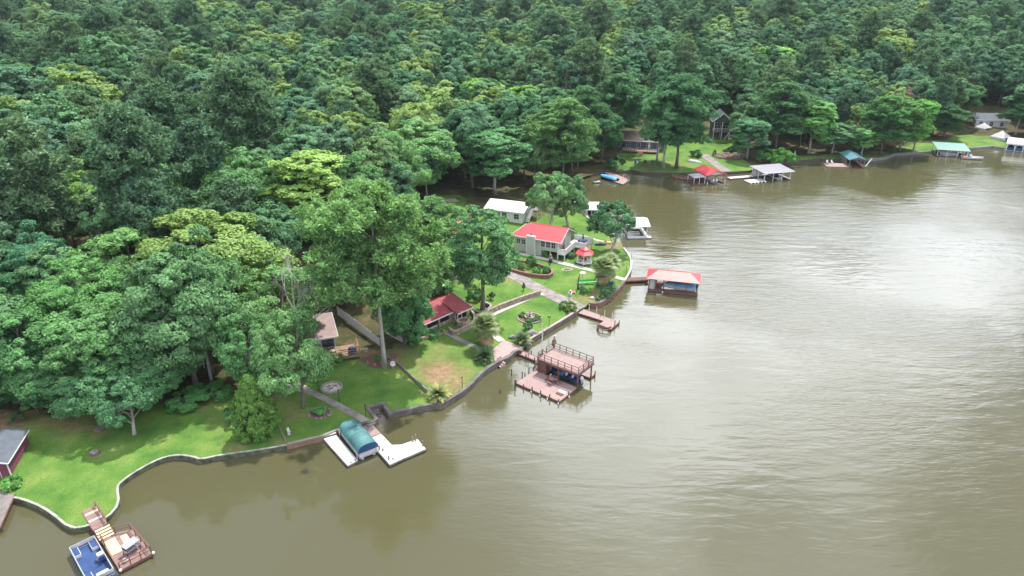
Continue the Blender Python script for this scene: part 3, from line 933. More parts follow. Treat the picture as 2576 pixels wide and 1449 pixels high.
DECKBR = mat('brown_red_deck_boards', (0.228, 0.139, 0.122), 0.8, 0.18, 1.3, 0.25, 18)
WHITEDECK = mat('bleached_white_boards', (0.515, 0.491, 0.491), 0.8, 0.12, 1.1, 0.25, 18)
GREYWOOD = mat('weathered_grey_wood', (0.189, 0.164, 0.154), 0.85, 0.28, 1.5, 0.4, 18)
PILE = mat('wet_dark_pile', (0.07, 0.055, 0.05), 0.8, 0.3, 3)
BROWNW = mat('brown_timber', (0.24, 0.15, 0.095), 0.8, 0.25, 2.0, 0.3, 16)
WHITE = mat('white_paint', (0.646, 0.637, 0.629), 0.5, 0.05, 2.0)
WHITE_D = mat('dirty_white_paint', (0.476, 0.468, 0.459), 0.7, 0.22, 1.5)
REDROOF = mat('red_metal_roof', (0.60, 0.055, 0.065), 0.42, 0.06, 0.8, metal=0.0, spec=0.6)
REDROOF_GLARE = mat('glare_paled_red_metal_roof', (0.40, 0.125, 0.105), 0.5, 0.08, 0.8, spec=0.5)  # roof red with the sky glare put into the colour as a paler tone
DKREDROOF = mat('dark_red_shingle_roof', (0.26, 0.045, 0.05), 0.7, 0.16, 1.5, 0.3, 10)
SAGE = mat('sage_siding', (0.42, 0.43, 0.37), 0.7, 0.05, 1.0)
DARK = mat('dark_screen_and_recess_shade', (0.012, 0.015, 0.02), 0.35, 0.2, 2.0)  # porch screens; also colours the sheet standing in for shade under the house
GLASS = mat('dark_window_glass', (0.03, 0.045, 0.06), 0.08, 0.2, 1.0, spec=0.9)
STONE = mat('brown_fieldstone', (0.24, 0.18, 0.132), 0.9, 0.35, 2.2, 0.5, 6, c2=(0.336, 0.272, 0.216))
BRICK = mat('reddish_brick', (0.225, 0.116, 0.094), 0.9, 0.25, 3.0, 0.3, 12)
SEAW = mat('stained_seawall_concrete', (0.108, 0.09, 0.082), 0.9, 0.30, 0.9, 0.4, 8, c2=(0.144, 0.124, 0.114))
MOSSY = mat('mossy_concrete_edge', (0.06, 0.065, 0.04), 0.95, 0.35, 1.4, 0.5, 8, c2=(0.11, 0.115, 0.08))
MULCH = mat('red_brown_mulch', (0.16, 0.085, 0.06), 0.95, 0.35, 4.0, 0.6, 10)
ROCK = mat('grey_rock', (0.19, 0.18, 0.175), 0.9, 0.3, 2.5, 0.5, 7)
GREYROOF = mat('grey_shingle_roof', (0.085, 0.098, 0.118), 0.8, 0.18, 1.2, 0.3, 10)
TANROOF = mat('tan_flat_roof', (0.264, 0.196, 0.18), 0.9, 0.16, 0.8, 0.2, 10)
BROWNROOF = mat('pinkish_brown_roof', (0.304, 0.212, 0.204), 0.85, 0.2, 0.8, 0.3, 10)
PURPLE = mat('purple_red_boards', (0.184, 0.05, 0.084), 0.75, 0.2, 1.5, 0.2, 12)
TEAL = mat('teal_canvas_canopy', (0.036, 0.129, 0.135), 0.6, 0.25, 0.55, c2=(0.066, 0.182, 0.176))
NAVY = mat('navy_canvas', (0.015, 0.06, 0.15), 0.6, 0.2, 1.0)
BLUE = mat('blue_vinyl', (0.027, 0.06, 0.162), 0.5, 0.25, 1.0)
SKYB = mat('light_blue_cover', (0.10, 0.30, 0.50), 0.5, 0.2, 0.8)
ALU = mat('aluminium', (0.62, 0.63, 0.65), 0.35, 0.08, 2.0, metal=0.6)
BLACK = mat('black_metal', (0.018, 0.018, 0.02), 0.5, 0.2, 2.0)
YELLOW = mat('straw_yellow_mat', (0.66, 0.54, 0.27), 0.85, 0.12, 2.0)
GREENROOF = mat('green_metal_roof', (0.13, 0.27, 0.22), 0.5, 0.1, 0.8, spec=0.6)
TEALROOF = mat('teal_metal_roof', (0.09, 0.21, 0.235), 0.45, 0.1, 0.8, spec=0.6)
GREYMETAL = mat('grey_metal_roof', (0.27, 0.26, 0.29), 0.45, 0.1, 0.8, spec=0.6)
LIME = mat('bright_green_plastic', (0.13, 0.55, 0.16), 0.5, 0.1, 2.0)
ORANGE = mat('orange_red_canvas', (0.62, 0.13, 0.09), 0.7, 0.2, 1.5)
FROND = mat('palm_frond', (0.145, 0.20, 0.065), 0.6, 0.3, 1.5)
FROND_D = mat('dark_cycad_frond', (0.035, 0.075, 0.025), 0.5, 0.3, 1.5)
FROND_Y = mat('yellowing_frond', (0.36, 0.31, 0.075), 0.6, 0.25, 1.5)
FROND_B = mat('dead_brown_frond', (0.30, 0.22, 0.12), 0.9, 0.25, 1.5)
AGAVE = mat('blue_agave_leaf', (0.13, 0.21, 0.25), 0.6, 0.2, 1.5)
FLOWER = mat('yellow_flowers', (0.62, 0.38, 0.04), 0.7, 0.3, 4.0)
PINKFL = mat('pink_red_flowers', (0.62, 0.12, 0.16), 0.7, 0.3, 4.0)


# ---------------------------------------------------------------- kit
def place(name, label, cat, p0, p1, z, group=None):
    (x, y), a, L = frame(p0, p1, z)
    return thing(name, label, cat, (x, y, 0), a, group), L


def clip(poly, nx, ny, c):
    """keep nx*x + ny*y <= c"""
    out = []
    for i in range(len(poly)):
        a, b_ = poly[i], poly[(i + 1) % len(poly)]
        da, db = nx * a[0] + ny * a[1] - c, nx * b_[0] + ny * b_[1] - c
        if da <= 0:
            out.append(a)
        if (da < 0 < db) or (db < 0 < da):
            t = da / (da - db); out.append((a[0] + t * (b_[0] - a[0]), a[1] + t * (b_[1] - a[1])))
    return out


def deck(t, poly, z, ang, m, board=0.19, th=0.06, name='deck_boards', frame_mat=None, fascia=0.22):
    """boards laid over the convex outline poly (local xy), running along angle ang; beams below"""
    nx, ny = -math.sin(ang), math.cos(ang)
    pr = [nx * p[0] + ny * p[1] for p in poly]
    s, e = min(pr), max(pr); mb = MB(); r = random.Random(int(abs(s * 100)) + len(poly))
    if sum(poly[i][0] * poly[(i + 1) % len(poly)][1] - poly[(i + 1) % len(poly)][0] * poly[i][1] for i in range(len(poly))) < 0:
        poly = poly[::-1]
    while s < e - 0.02:
        q = clip(clip(poly, nx, ny, s + board - 0.016), -nx, -ny, -s)
        if len(q) > 2:
            dz = r.uniform(-0.006, 0.006)
            mb.prism(q, z - th + dz, z + dz)
        s += board
    o = mb.build(name, m, t, kind='stuff')
    f = MB(); n = len(poly)
    for i in range(n):
        a, b_ = poly[i], poly[(i + 1) % n]
        f.bar((a[0], a[1], z - th - 0.012 - fascia / 2), (b_[0], b_[1], z - th - 0.012 - fascia / 2), 0.08, fascia)
    f.build('fascia', frame_mat or DKRED, t)
    return o


def post(t, x, y, z0, z1, r=0.09, m=None, name='post', n=8):
    return MB().tube([(x, y, z0), (x, y, z1)], [r, r * 0.92], n).build(name, m or PILE, t)


def sq(t, x, y, z0, z1, w=0.1, m=None, name='post'):
    return MB().bx(x - w / 2, x + w / 2, y - w / 2, y + w / 2, z0, z1).build(name, m or REDWOOD, t)


def railing(t, pts, z, h, m, sp=1.25, rails=(0.55, 1.0), w=0.09, skip_last=False):
    for i in range(len(pts) - 1):
        a, b_ = Vector((*pts[i], 0)), Vector((*pts[i + 1], 0)); L = (b_ - a).length; n = max(1, round(L / sp))
        for k in range(n + (1 if i == len(pts) - 2 and not skip_last else 0)):
            p = a + (b_ - a) * (k / n)
            sq(t, p.x, p.y, z, z + h, w, m, 'railing_post')
        for q in rails:
            ww = w * 1.3 if q == rails[-1] else w * 0.7
            MB().bar((a.x, a.y, z + h * q), (b_.x, b_.y, z + h * q), ww, 0.06).build('rail', m, t)


def gable(t, x0, x1, y0, y1, ze, zr, m, axis='x', th=0.10, seams=0.0, name='roof', gmat=None, wall_in=0.3, trim=None):
    """gable roof over x0..x1, y0..y1 (with overhang); ridge along axis"""
    if axis == 'x':
        ym = (y0 + y1) / 2
        A = [(x0, y0, ze), (x1, y0, ze), (x1, ym, zr), (x0, ym, zr)]; B = [(x0, ym, zr), (x1, ym, zr), (x1, y1, ze), (x0, y1, ze)]
    else:
        xm = (x0 + x1) / 2
        A = [(x0, y1, ze), (x0, y0, ze), (xm, y0, zr), (xm, y1, zr)]; B = [(xm, y1, zr), (xm, y0, zr), (x1, y0, ze), (x1, y1, ze)]
    r = MB().slab(A, th).slab(B, th).build(name, m, t)
    if seams:
        mb = MB()
        if axis == 'x':
            n = int((x1 - x0) / seams)
            for i in range(n + 1):
                x = x0 + 0.04 + (x1 - x0 - 0.08) * i / n
                mb.bar((x, y0, ze + 0.02), (x, ym, zr + 0.02), 0.05, 0.05).bar((x, ym, zr + 0.02), (x, y1, ze + 0.02), 0.05, 0.05)
        else:
            n = int((y1 - y0) / seams)
            for i in range(n + 1):
                y = y0 + 0.04 + (y1 - y0 - 0.08) * i / n
                mb.bar((x0, y, ze + 0.02), (xm, y, zr + 0.02), 0.05, 0.05).bar((xm, y, zr + 0.02), (x1, y, ze + 0.02), 0.05, 0.05)
        mb.build('roof_seams', m, r, kind='stuff')
    if trim:
        mb = MB()
        for (P, Q) in ((A[0], A[1]), (B[2], B[3]), (A[1], A[2]), (A[0], A[3]), (B[1], B[2]), (B[0], B[3])):
            mb.bar((P[0], P[1], P[2] - th / 2), (Q[0], Q[1], Q[2] - th / 2), 0.06, th + 0.12)
        mb.build('fascia', trim, r)
    if gmat:
        w = wall_in; mb = MB()
        if axis == 'x':
            for x in (x0 + w, x1 - w):
                mb.slab([(x - 0.05, y0 + w, ze - 0.02), (x + 0.05, y0 + w, ze - 0.02), (x + 0.05, y1 - w, ze - 0.02), (x - 0.05, y1 - w, ze - 0.02)], 0.02)
                k = (zr - ze) * (1 - 2 * w / (y1 - y0)) - 0.12
                mb.add([(x - 0.05, y0 + w, ze - 0.03), (x - 0.05, y1 - w, ze - 0.03), (x - 0.05, (y0 + y1) / 2, ze + k), (x + 0.05, y0 + w, ze - 0.03), (x + 0.05, y1 - w, ze - 0.03), (x + 0.05, (y0 + y1) / 2, ze + k)],
                       [(0, 1, 2), (5, 4, 3), (0, 3, 4, 1), (1, 4, 5, 2), (2, 5, 3, 0)])
        else:
            for y in (y0 + w, y1 - w):
                k = (zr - ze) * (1 - 2 * w / (x1 - x0)) - 0.12
                mb.add([(x0 + w, y - 0.05, ze - 0.03), (x1 - w, y - 0.05, ze - 0.03), ((x0 + x1) / 2, y - 0.05, ze + k), (x0 + w, y + 0.05, ze - 0.03), (x1 - w, y + 0.05, ze - 0.03), ((x0 + x1) / 2, y + 0.05, ze + k)],
                       [(0, 1, 2), (5, 4, 3), (0, 3, 4, 1), (1, 4, 5, 2), (2, 5, 3, 0)])
        mb.build('gable_wall', gmat, t)
    return r


def hip(t, x0, x1, y0, y1, ze, zr, inset, m, m_end=None, th=0.1, seams=0.45, name='roof'):
    ym = (y0 + y1) / 2; a, b_ = (x0 + inset, ym, zr), (x1 - inset, ym, zr)
    r = MB().slab([(x0, y0, ze), (x1, y0, ze), b_, a], th).slab([a, b_, (x1, y1, ze), (x0, y1, ze)], th).build(name, m, t)
    MB().slab([(x0, y1, ze), (x0, y0, ze), a], th).slab([(x1, y0, ze), (x1, y1, ze), b_], th).build('roof_end', m_end or m, r)
    mb = MB(); n = int((x1 - x0) / seams)
    for i in range(1, n):
        x = x0 + (x1 - x0) * i / n
        for yy in (y0, y1):
            f = min(1, (x - x0) / inset, (x1 - x) / inset)
            mb.bar((x, yy, ze + 0.02), (x, yy + (ym - yy) * f, ze + (zr - ze) * f + 0.02), 0.05, 0.045)
    mb.bar((*a[:2], zr + 0.03), (*b_[:2], zr + 0.03), 0.2, 0.06)
    mb.build('roof_seams', m, r, kind='stuff')
    return r


def win(t, c, ax, w, h, m=None, cols=2, rows=2, bar_=0.07, name='window', depth=0.08, glass=None):
    """window set on a wall: c centre, ax unit vector along the wall (outside is to its right-hand -y side)"""
    ax = Vector(ax); n = Vector((ax.y, -ax.x, 0)); c = Vector(c); up = Vector((0, 0, 1))
    a = math.atan2(ax.y, ax.x)
    mb = MB()

    def B(cx, cz, sx, sz, d=depth, off=0.0):
        mb.rbox(c + ax * cx + up * cz + n * (d / 2 + off), (sx, d, sz), a)
    B(0, h / 2, w + 2 * bar_, bar_); B(0, -h / 2, w + 2 * bar_, bar_); B(-w / 2, 0, bar_, h - bar_); B(w / 2, 0, bar_, h - bar_)
    for i in range(1, cols):
        B(-w / 2 + w * i / cols, 0, bar_ * 0.6, h - bar_, depth * 0.7)
    for i in range(1, rows):
        B(0, -h / 2 + h * i / rows, w - bar_, bar_ * 0.6, depth * 0.55)
    f = mb.build(name, m or WHITE, t)
    MB().rbox(c + n * 0.02, (w, 0.03, h), a).build('pane', glass or GLASS, f)
    return f


def arc(cx, cy, r, a0, a1, n):
    return [(cx + r * math.cos(a0 + (a1 - a0) * i / n), cy + r * math.sin(a0 + (a1 - a0) * i / n)) for i in range(n + 1)]


def wall_along(name, label, pts, zt_, zb, out, inn, m, cap=None, group=None, cat='seawall', blocks=0.0, closed=False):
    """wall along world points; outside on the right-hand side; blocks = length of its masonry pieces"""
    n = len(pts); P = [Vector((p[0], p[1])) for p in pts]
    L, R = [], []
    for i in range(n):
        d0 = (P[i] - P[i - 1]).normalized() if (i > 0 or closed) else None
        d1 = (P[(i + 1) % n] - P[i]).normalized() if (i < n - 1 or closed) else None
        d0 = d0 or d1; d1 = d1 or d0
        nr = Vector((d0.y + d1.y, -d0.x - d1.x)); nr = nr.normalized() if nr.length > 1e-6 else Vector((d0.y, -d0.x))
        k = 1 / max(0.5, nr.dot(Vector((d0.y, -d0.x))))
        R.append(P[i] + nr * out * k); L.append(P[i] - nr * inn * k)
    o = Vector((P[0].x, P[0].y))
    t = thing(name, label, cat, (o.x, o.y, 0), 0, group)
    zt_l = zt_ if hasattr(zt_, '__len__') else [zt_] * n
    mb = MB()
    for i in range(n):
        for q, z in ((R[i], zb), (R[i], zt_l[i]), (L[i], zt_l[i]), (L[i], zb)):
            mb.v.append((q.x - o.x, q.y - o.y, z))
    for i in range(n if closed else n - 1):
        a, b_ = 4 * i, 4 * ((i + 1) % n)
        for k in range(4):
            mb.f.append((a + k, b_ + k, b_ + (k + 1) % 4, a + (k + 1) % 4))
    if not closed:
        mb.f.append((0, 1, 2, 3)); e_ = 4 * (n - 1); mb.f.append((e_ + 3, e_ + 2, e_ + 1, e_))
    mb.build('wall', m, t)
    if blocks:
        mb = MB(); r = random.Random(n)
        for i in range(n if closed else n - 1):
            a, b_ = R[i] - o, R[(i + 1) % n] - o; ln = (b_ - a).length; k = max(1, int(ln / blocks)); d = (b_ - a) / ln; nr = Vector((d.y, -d.x)); an = math.atan2(d.y, d.x)
            top = min(zt_l[i], zt_l[(i + 1) % n]); rows = max(1, int((top - max(zb, -0.1)) / (blocks * 0.55)))
            for j in range(k):
                for q in range(rows):
                    w = ln / k * r.uniform(0.75, 0.94); hh = (top - max(zb, -0.1)) / rows
                    c = a + d * (ln * (j + 0.5 + (0.25 if q % 2 else -0.2) * (0 < j < k - 1)) / k)
                    mb.rbox((c.x + nr.x * 0.02, c.y + nr.y * 0.02, max(zb, -0.1) + hh * (q + 0.5)), (w, r.uniform(0.05, 0.12), hh * r.uniform(0.74, 0.92)), an)
        mb.build('stones', m, t, kind='stuff')
    if cap:
        mb = MB()
        for i in range(n):
            for q, z in ((R[i] + (R[i] - L[i]).normalized() * 0.04, zt_l[i] + 0.004), (R[i] + (R[i] - L[i]).normalized() * 0.04, zt_l[i] + 0.08), (L[i], zt_l[i] + 0.08), (L[i], zt_l[i] + 0.004)):
                mb.v.append((q.x - o.x, q.y - o.y, z))
        for i in range(n if closed else n - 1):
            a, b_ = 4 * i, 4 * ((i + 1) % n)
            for k in range(4):
                mb.f.append((a + k, b_ + k, b_ + (k + 1) % 4, a + (k + 1) % 4))
        if not closed:
            mb.f.append((0, 1, 2, 3)); e_ = 4 * (n - 1); mb.f.append((e_ + 3, e_ + 2, e_ + 1, e_))
        mb.build('cap', cap, t)
    return t


def resample(pts, step):
    out = [Vector(pts[0])]
    for a, b_ in zip(pts[:-1], pts[1:]):
        a, b_ = Vector(a), Vector(b_); n = max(1, round((b_ - a).length / step))
        out += [a + (b_ - a) * (i / n) for i in range(1, n + 1)]
    return out


def smooth_line(pts, it=2):
    for _ in range(it):
        q = [pts[0]]
        for a, b_ in zip(pts[:-1], pts[1:]):
            q += [(a[0] * .75 + b_[0] * .25, a[1] * .75 + b_[1] * .25), (a[0] * .25 + b_[0] * .75, a[1] * .25 + b_[1] * .75)]
        pts = q + [pts[-1]]
    return pts


def path(name, px_pts, width, m, slab=1.6, lift=0.05, world_pts=None, joint=0.03, smooth=1):
    """paved strip of slabs lying on the ground"""
    W = world_pts or [gp(u, v)[:2] for u, v in px_pts]
    W = resample(smooth_line(W, smooth), slab)
    root = MB()
    n = len(W); Lp, Rp = [], []
    for i in range(n):
        d = (W[min(i + 1, n - 1)] - W[max(i - 1, 0)]).normalized(); nr = Vector((d.y, -d.x))
        Lp.append(W[i] - nr * width / 2); Rp.append(W[i] + nr * width / 2)
    zz = zt_arr([(p.x, p.y) for p in W]) + lift
    # bed under the joints, then the slabs on top
    for i in range(n - 1):
        root.slab([(Rp[i].x, Rp[i].y, zz[i] - 0.03), (Rp[i + 1].x, Rp[i + 1].y, zz[i + 1] - 0.03), (Lp[i + 1].x, Lp[i + 1].y, zz[i + 1] - 0.03), (Lp[i].x, Lp[i].y, zz[i] - 0.03)], 0.2)
    r = root.build(name, CONC_D, kind='structure')
    for i in range(n - 1):
        d = (W[i + 1] - W[i]); f = joint / max(d.length, 0.1) / 2
        q = []
        for (A, B, za, zb_) in ((Rp[i], Rp[i + 1], zz[i], zz[i + 1]), (Lp[i + 1], Lp[i], zz[i + 1], zz[i])):
            for tt in (f, 1 - f):
                p = A + (B - A) * tt; q.append((p.x, p.y, za + (zb_ - za) * tt))
        MB().slab(q, 0.06).build('slab', m, r)
    return r


def rock_mesh(name, m, seed, rough=0.25):
    g_ = np.random.default_rng(seed); import bmesh
    bm = bmesh.new(); bmesh.ops.create_icosphere(bm, subdivisions=2, radius=1.0)
    for v in bm.verts:
        v.co *= 1 + g_.normal() * rough * 0.4
    me = bpy.data.meshes.new(name); bm.to_mesh(me); bm.free(); me.materials.append(m); return me


def bush_mesh(key, seed, R, H, m, nl=10, leaf=0.13, ns=7, nf=30, z0=0.05):
    g_ = np.random.default_rng(seed)
    P, Nn, S, T, tips = broad_crown(g_, R, z0, H, nl=nl, ns=ns, nf=nf, leaf=leaf)
    P[:, 2] = np.maximum(P[:, 2], 0.03)
    st = MB()
    for tp in tips[:8]:
        st.tube([(0, 0, -0.1), tuple(np.array(tp) * 0.5), tuple(tp)], [0.04, 0.03, 0.015], 4, False)
    PROTO[key] = dict(crown=leaf_mesh(key, P, Nn, S, T, m, 0.85, None, g_), R=R, H=H)
    sm = bpy.data.meshes.new(key + '_stems'); sm.from_pydata(st.v, [], st.f); sm.materials.append(BARK); PROTO[key]['trunk'] = sm


bush_mesh('bush1', 41, 1.0, 1.3, LEAF)
bush_mesh('bush2', 42, 1.1, 1.1, LEAF, nl=14)
bush_mesh('bush3', 43, 1.2, 1.9, LEAF, nl=14)


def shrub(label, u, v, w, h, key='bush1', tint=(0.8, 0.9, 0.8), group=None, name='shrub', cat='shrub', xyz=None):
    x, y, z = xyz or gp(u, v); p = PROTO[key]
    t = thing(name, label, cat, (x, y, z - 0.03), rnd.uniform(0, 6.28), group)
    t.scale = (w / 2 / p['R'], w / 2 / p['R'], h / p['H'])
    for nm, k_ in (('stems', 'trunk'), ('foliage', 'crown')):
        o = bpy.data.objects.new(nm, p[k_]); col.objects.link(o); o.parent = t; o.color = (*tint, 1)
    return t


def frond_mesh(key, L, w, m, droop=0.55, rise=0.5, n=9, gap=0.45):
    """feather-shaped leaf along +x, arching; leaflets as separate blades"""
    mb = MB()
    c = []
    for i in range(n + 1):
        t = i / n; c.append(Vector((L * t * (1 - 0.1 * t), 0, L * (rise * t - droop * t * t))))
    mb.tube(c, [0.03 * (1 - 0.7 * i / n) for i in range(n + 1)], 3, False)
    for i in range(1, n + 1):
        t = i / n; ww = w * math.sin(math.pi * min(0.97, 0.12 + 0.85 * t)) ** 0.7
        for s in (-1, 1):
            a, b_ = c[i - 1], c[i]
            mid = a.lerp(b_, 1 - gap / 2)
            tip = mid + Vector((0.35 * ww, s * ww, -0.18 * ww))
            mb.add([a, a.lerp(b_, 1 - gap * 0.4), tip], [(0, 1, 2)])
    me = bpy.data.meshes.new(key); me.from_pydata(mb.v, [], mb.f); me.materials.append(m); return me


def fan_mesh(key, L, m, n=11, spread=2.5):
    """fan palm leaf: stalk and pleated fan of blades along +x"""
    mb = MB(); st = 0.45 * L
    mb.tube([(0, 0, 0), (st * 0.6, 0, st * 0.22), (st, 0, st * 0.26)], [0.03, 0.025, 0.02], 3, False)
    o = Vector((st, 0, st * 0.26))
    for i in range(n):
        a = -spread / 2 + spread * i / (n - 1); r = L * 0.62 * (1 - 0.25 * abs(a) / (spread / 2))
        d = Vector((math.cos(a), math.sin(a), 0)); s = Vector((-d.y, d.x, 0)) * (r * 0.075)
        z1 = -0.05 * r; z2 = -0.34 * r
        mb.add([o, o + d * r * 0.55 + s + Vector((0, 0, z1)), o + d * r + Vector((0, 0, z2)), o + d * r * 0.55 - s + Vector((0, 0, z1 - 0.03))], [(0, 1, 2, 3)])
    me = bpy.data.meshes.new(key); me.from_pydata(mb.v, [], mb.f); me.materials.append(m); return me


FR_D = frond_mesh('cycad_frond', 1.0, 0.26, FROND_D); FR_Y = frond_mesh('yellow_frond', 1.0, 0.26, FROND_Y); FR_G = frond_mesh('green_frond', 1.0, 0.26, FROND)
FAN_G = fan_mesh('fan_leaf', 1.0, FROND); FAN_B = fan_mesh('dead_fan_leaf', 1.0, FROND_B)


def cycad(label, u, v, r, h, meshes, n=30, group=None, xyz=None):
    x, y, z = xyz or gp(u, v)
    t = thing('sago_palm', label, 'palm', (x, y, z - 0.02), rnd.uniform(0, 6), group)
    MB().lathe([(0.16, -0.2), (0.2, 0.1), (0.15, h * 0.3), (0.05, h * 0.36)], 8).build('stem', BROWNW, t)
    for i in range(n):
        q = i / n; el = 0.15 + 1.15 * q + rnd.uniform(-0.1, 0.1)
        me_ = meshes[int(rnd.random() * len(meshes))]
        o = bpy.data.objects.new('frond', me_); col.objects.link(o); o.parent = t
        o.location = (0, 0, h * 0.28); s = r * rnd.uniform(0.85, 1.1)
        o.scale = (s, s, s); o.rotation_euler = (0, 0.25 - el, i * 2.399)
    return t


def fan_palm(label, u, v, H, r, xyz=None, n=26, dead=9, group=None):
    x, y, z = xyz or gp(u, v)
    t = thing('fan_palm', label, 'palm', (x, y, z - 0.02), rnd.uniform(0, 6), group)
    MB().tube([(0, 0, -0.3), (0.03, 0, H * 0.4), (0, 0.04, H * 0.78)], [0.26, 0.2, 0.19], 8).build('trunk', BARK, t)
    for i in range(n + dead):
        d_ = i < dead
        o = bpy.data.objects.new('dead_frond' if d_ else 'frond', FAN_B if d_ else FAN_G); col.objects.link(o); o.parent = t
        o.location = (0, 0, H * (0.66 if d_ else 0.78)); s = r * rnd.uniform(0.85, 1.15)
        el = rnd.uniform(-1.25, -0.85) if d_ else -0.55 + 1.75 * ((i - dead) / n)
        o.scale = (s, s, s); o.rotation_euler = (0, -el, i * 2.399)
    return t


def lamp_post(label, u, v, h=2.0, group='garden lamp posts', heads=1):
    x, y, z = gp(u, v)
    t = thing('lamp_post', label, 'lamp post', (x, y, z - 0.03), 0, group)
    MB().tube([(0, 0, -0.1), (0, 0, h - 0.12)], 0.045, 8).build('pole', BLACK, t)
    MB().lathe([(0.09, 0), (0.06, 0.08)], 8).build('base', BLACK, t)
    for k_ in range(heads):
        dx_ = (k_ - (heads - 1) / 2) * 0.34
        if heads > 1:
            MB().bar((0, 0, h - 0.2), (dx_, 0, h - 0.14), 0.04).build('arm', BLACK, t)
        hd = MB().lathe([(0.05, h - 0.14), (0.11, h - 0.1), (0.13, h + 0.04), (0.03, h + 0.12)], 8, (dx_, 0, 0)).build('lantern', BLACK, t)
        MB().lathe([(0.075, h - 0.125), (0.085, h - 0.115)], 8, (dx_, 0, 0)).build('lens', WHITE, hd)
    return t
def z1(x, y): return (x / 2.871, 944.2 + y / 2.871)
def z2(x, y): return (558 + x / 4.0, 858.4 + y / 4.0)
def z3(x, y): return (1030 + x / 4.221, 729.6 + y / 4.221)
def z4(x, y): return (1073 + x / 4.689, 549.4 + y / 4.689)
def z5(x, y): return (1373.4 + x / 5.1144, 515 + y / 5.1144)
def z6(x, y): return (1416.2 + x / 4.019, 283.2 + y / 4.019)
def z7(x, y): return (1974 + x / 4.287, 197.4 + y / 4.287)
def z8(x, y): return (300.4 + x / 2.8137, 600.9 + y / 2.8137)


def sh(a, b_):
    i, j = SHORE_PX.index(a), SHORE_PX.index(b_)
    return [SHORE[k_] for k_ in range(i, j + 1)]


# ---------------------------------------------------------------- seawalls and paths
wall_along('seawall', 'low mossy concrete edge curving round the left lawn', smooth_line(sh((-120, 1236), (723, 1123)), 1), 0.84, -0.7, 0.08, 0.14, MOSSY, MOSSCAP)
t = wall_along('seawall', 'brown timber bulkhead between round conifer and white finger dock', sh((723, 1123), (890, 1076)), 0.96, -0.7, 0.12, 0.2, BROWNW, CONC)
for k_, p in enumerate(resample(sh((723, 1123), (845, 1088)), 1.3)):
    post(t, p.x - t.location.x, p.y - t.location.y - 0.16, -0.7, 0.9, 0.07, BROWNW)
wall_along('seawall', 'dark masonry seawall stepping round the small boat notch', sh((890, 1076), (1093, 1021)), 1.0, -0.7, 0.14, 0.3, SEAW, SEAW, blocks=0.5)
wall_along('seawall', 'smooth grey curved seawall from the sago palm to the pink patio', smooth_line(sh((1093, 1021), (1312, 889)), 1), 1.05, -0.7, 0.15, 0.34, SEAW, SEAW)
wall_along('seawall', 'straight seawall with pinkish cap below the fountain lawn', sh((1322, 872), (1454, 786)), 1.05, -0.7, 0.12, 0.3, SEAW, PINK)
wall_along('seawall', 'rounded brown brick wall of the palm garden by the boat ramp', smooth_line(sh((1480, 768), (1570, 712)), 1), 1.1, -0.7, 0.15, 0.34, BRICK, SEAW, blocks=0.45)
wall_along('seawall', 'narrow concrete wall round the peninsula lawn', smooth_line(sh((1570, 712), (1569, 628)), 1), 1.0, -0.7, 0.1, 0.25, SEAW, CONC_W)
wall_along('seawall', 'white capped wall running along the cove behind the peninsula lawn', sh((1540, 600), (1440, 505)), 0.95, -0.7, 0.1, 0.25, SEAW, CONC_W)
wall_along('seawall', 'dark low timber edge along the far lawn', sh((1483, 443), (1881, 432)), 0.86, -0.7, 0.15, 0.25, PILE, PILE)
wall_along('seawall', 'dark earth and timber edge left of the first green roofed boathouse', sh((1901, 427), (2181, 404)), 0.86, -0.7, 0.15, 0.25, PILE, PILE)
wall_along('seawall', 'pale stone edge of the far bank between the green roofed boathouses', sh((2181, 404), (2452, 373)), 1.0, -0.7, 0.3, 0.4, ROCK, blocks=0.9)
wall_along('seawall', 'stone edge of the bank below the white tents', sh((2452, 373), (2760, 362)), 0.95, -0.7, 0.3, 0.4, ROCK, blocks=0.9)

path('garden_path', [(770, 982), (812, 1000), (860, 1026), (905, 1050), (936, 1068)], 1.15, CONC_D, 1.4)
path('flagstone_path', [(655, 945), (690, 958), (735, 968), (772, 982)], 1.7, CONC, 1.2)
path('cabin_path', [(1118, 834), (1150, 852), (1180, 866), (1208, 878)], 1.0, CONC, 1.2)
path('white_path', [(1262, 858), (1240, 842), (1215, 826), (1203, 810), (1230, 794), (1280, 772), (1330, 750), (1362, 738)], 1.25, CONC_W, 1.6)
path('driveway', [(1130, 600), (1180, 630), (1225, 655), (1272, 681), (1312, 704), (1352, 725), (1392, 745), (1432, 763), (1462, 776)], 3.0, CONC_D, 3.2, smooth=2)
path('sidewalk', [(1262, 630), (1300, 637), (1352, 648), (1397, 658), (1450, 671), (1491, 681), (1538, 694), (1572, 704)], 1.25, CONC_W, 1.7)
path('far_boat_ramp', [(1767, 388), (1785, 401), (1803, 415), (1826, 431)], 3.2, CONC_D, 3.0)
path('back_drive', [(1000, 512), (1060, 510), (1100, 506), (1150, 503)], 3.0, CONC, 3.0)
path('cove_path', [(1452, 590), (1480, 598), (1500, 604), (1530, 612)], 0.8, CONC_W, 1.5)
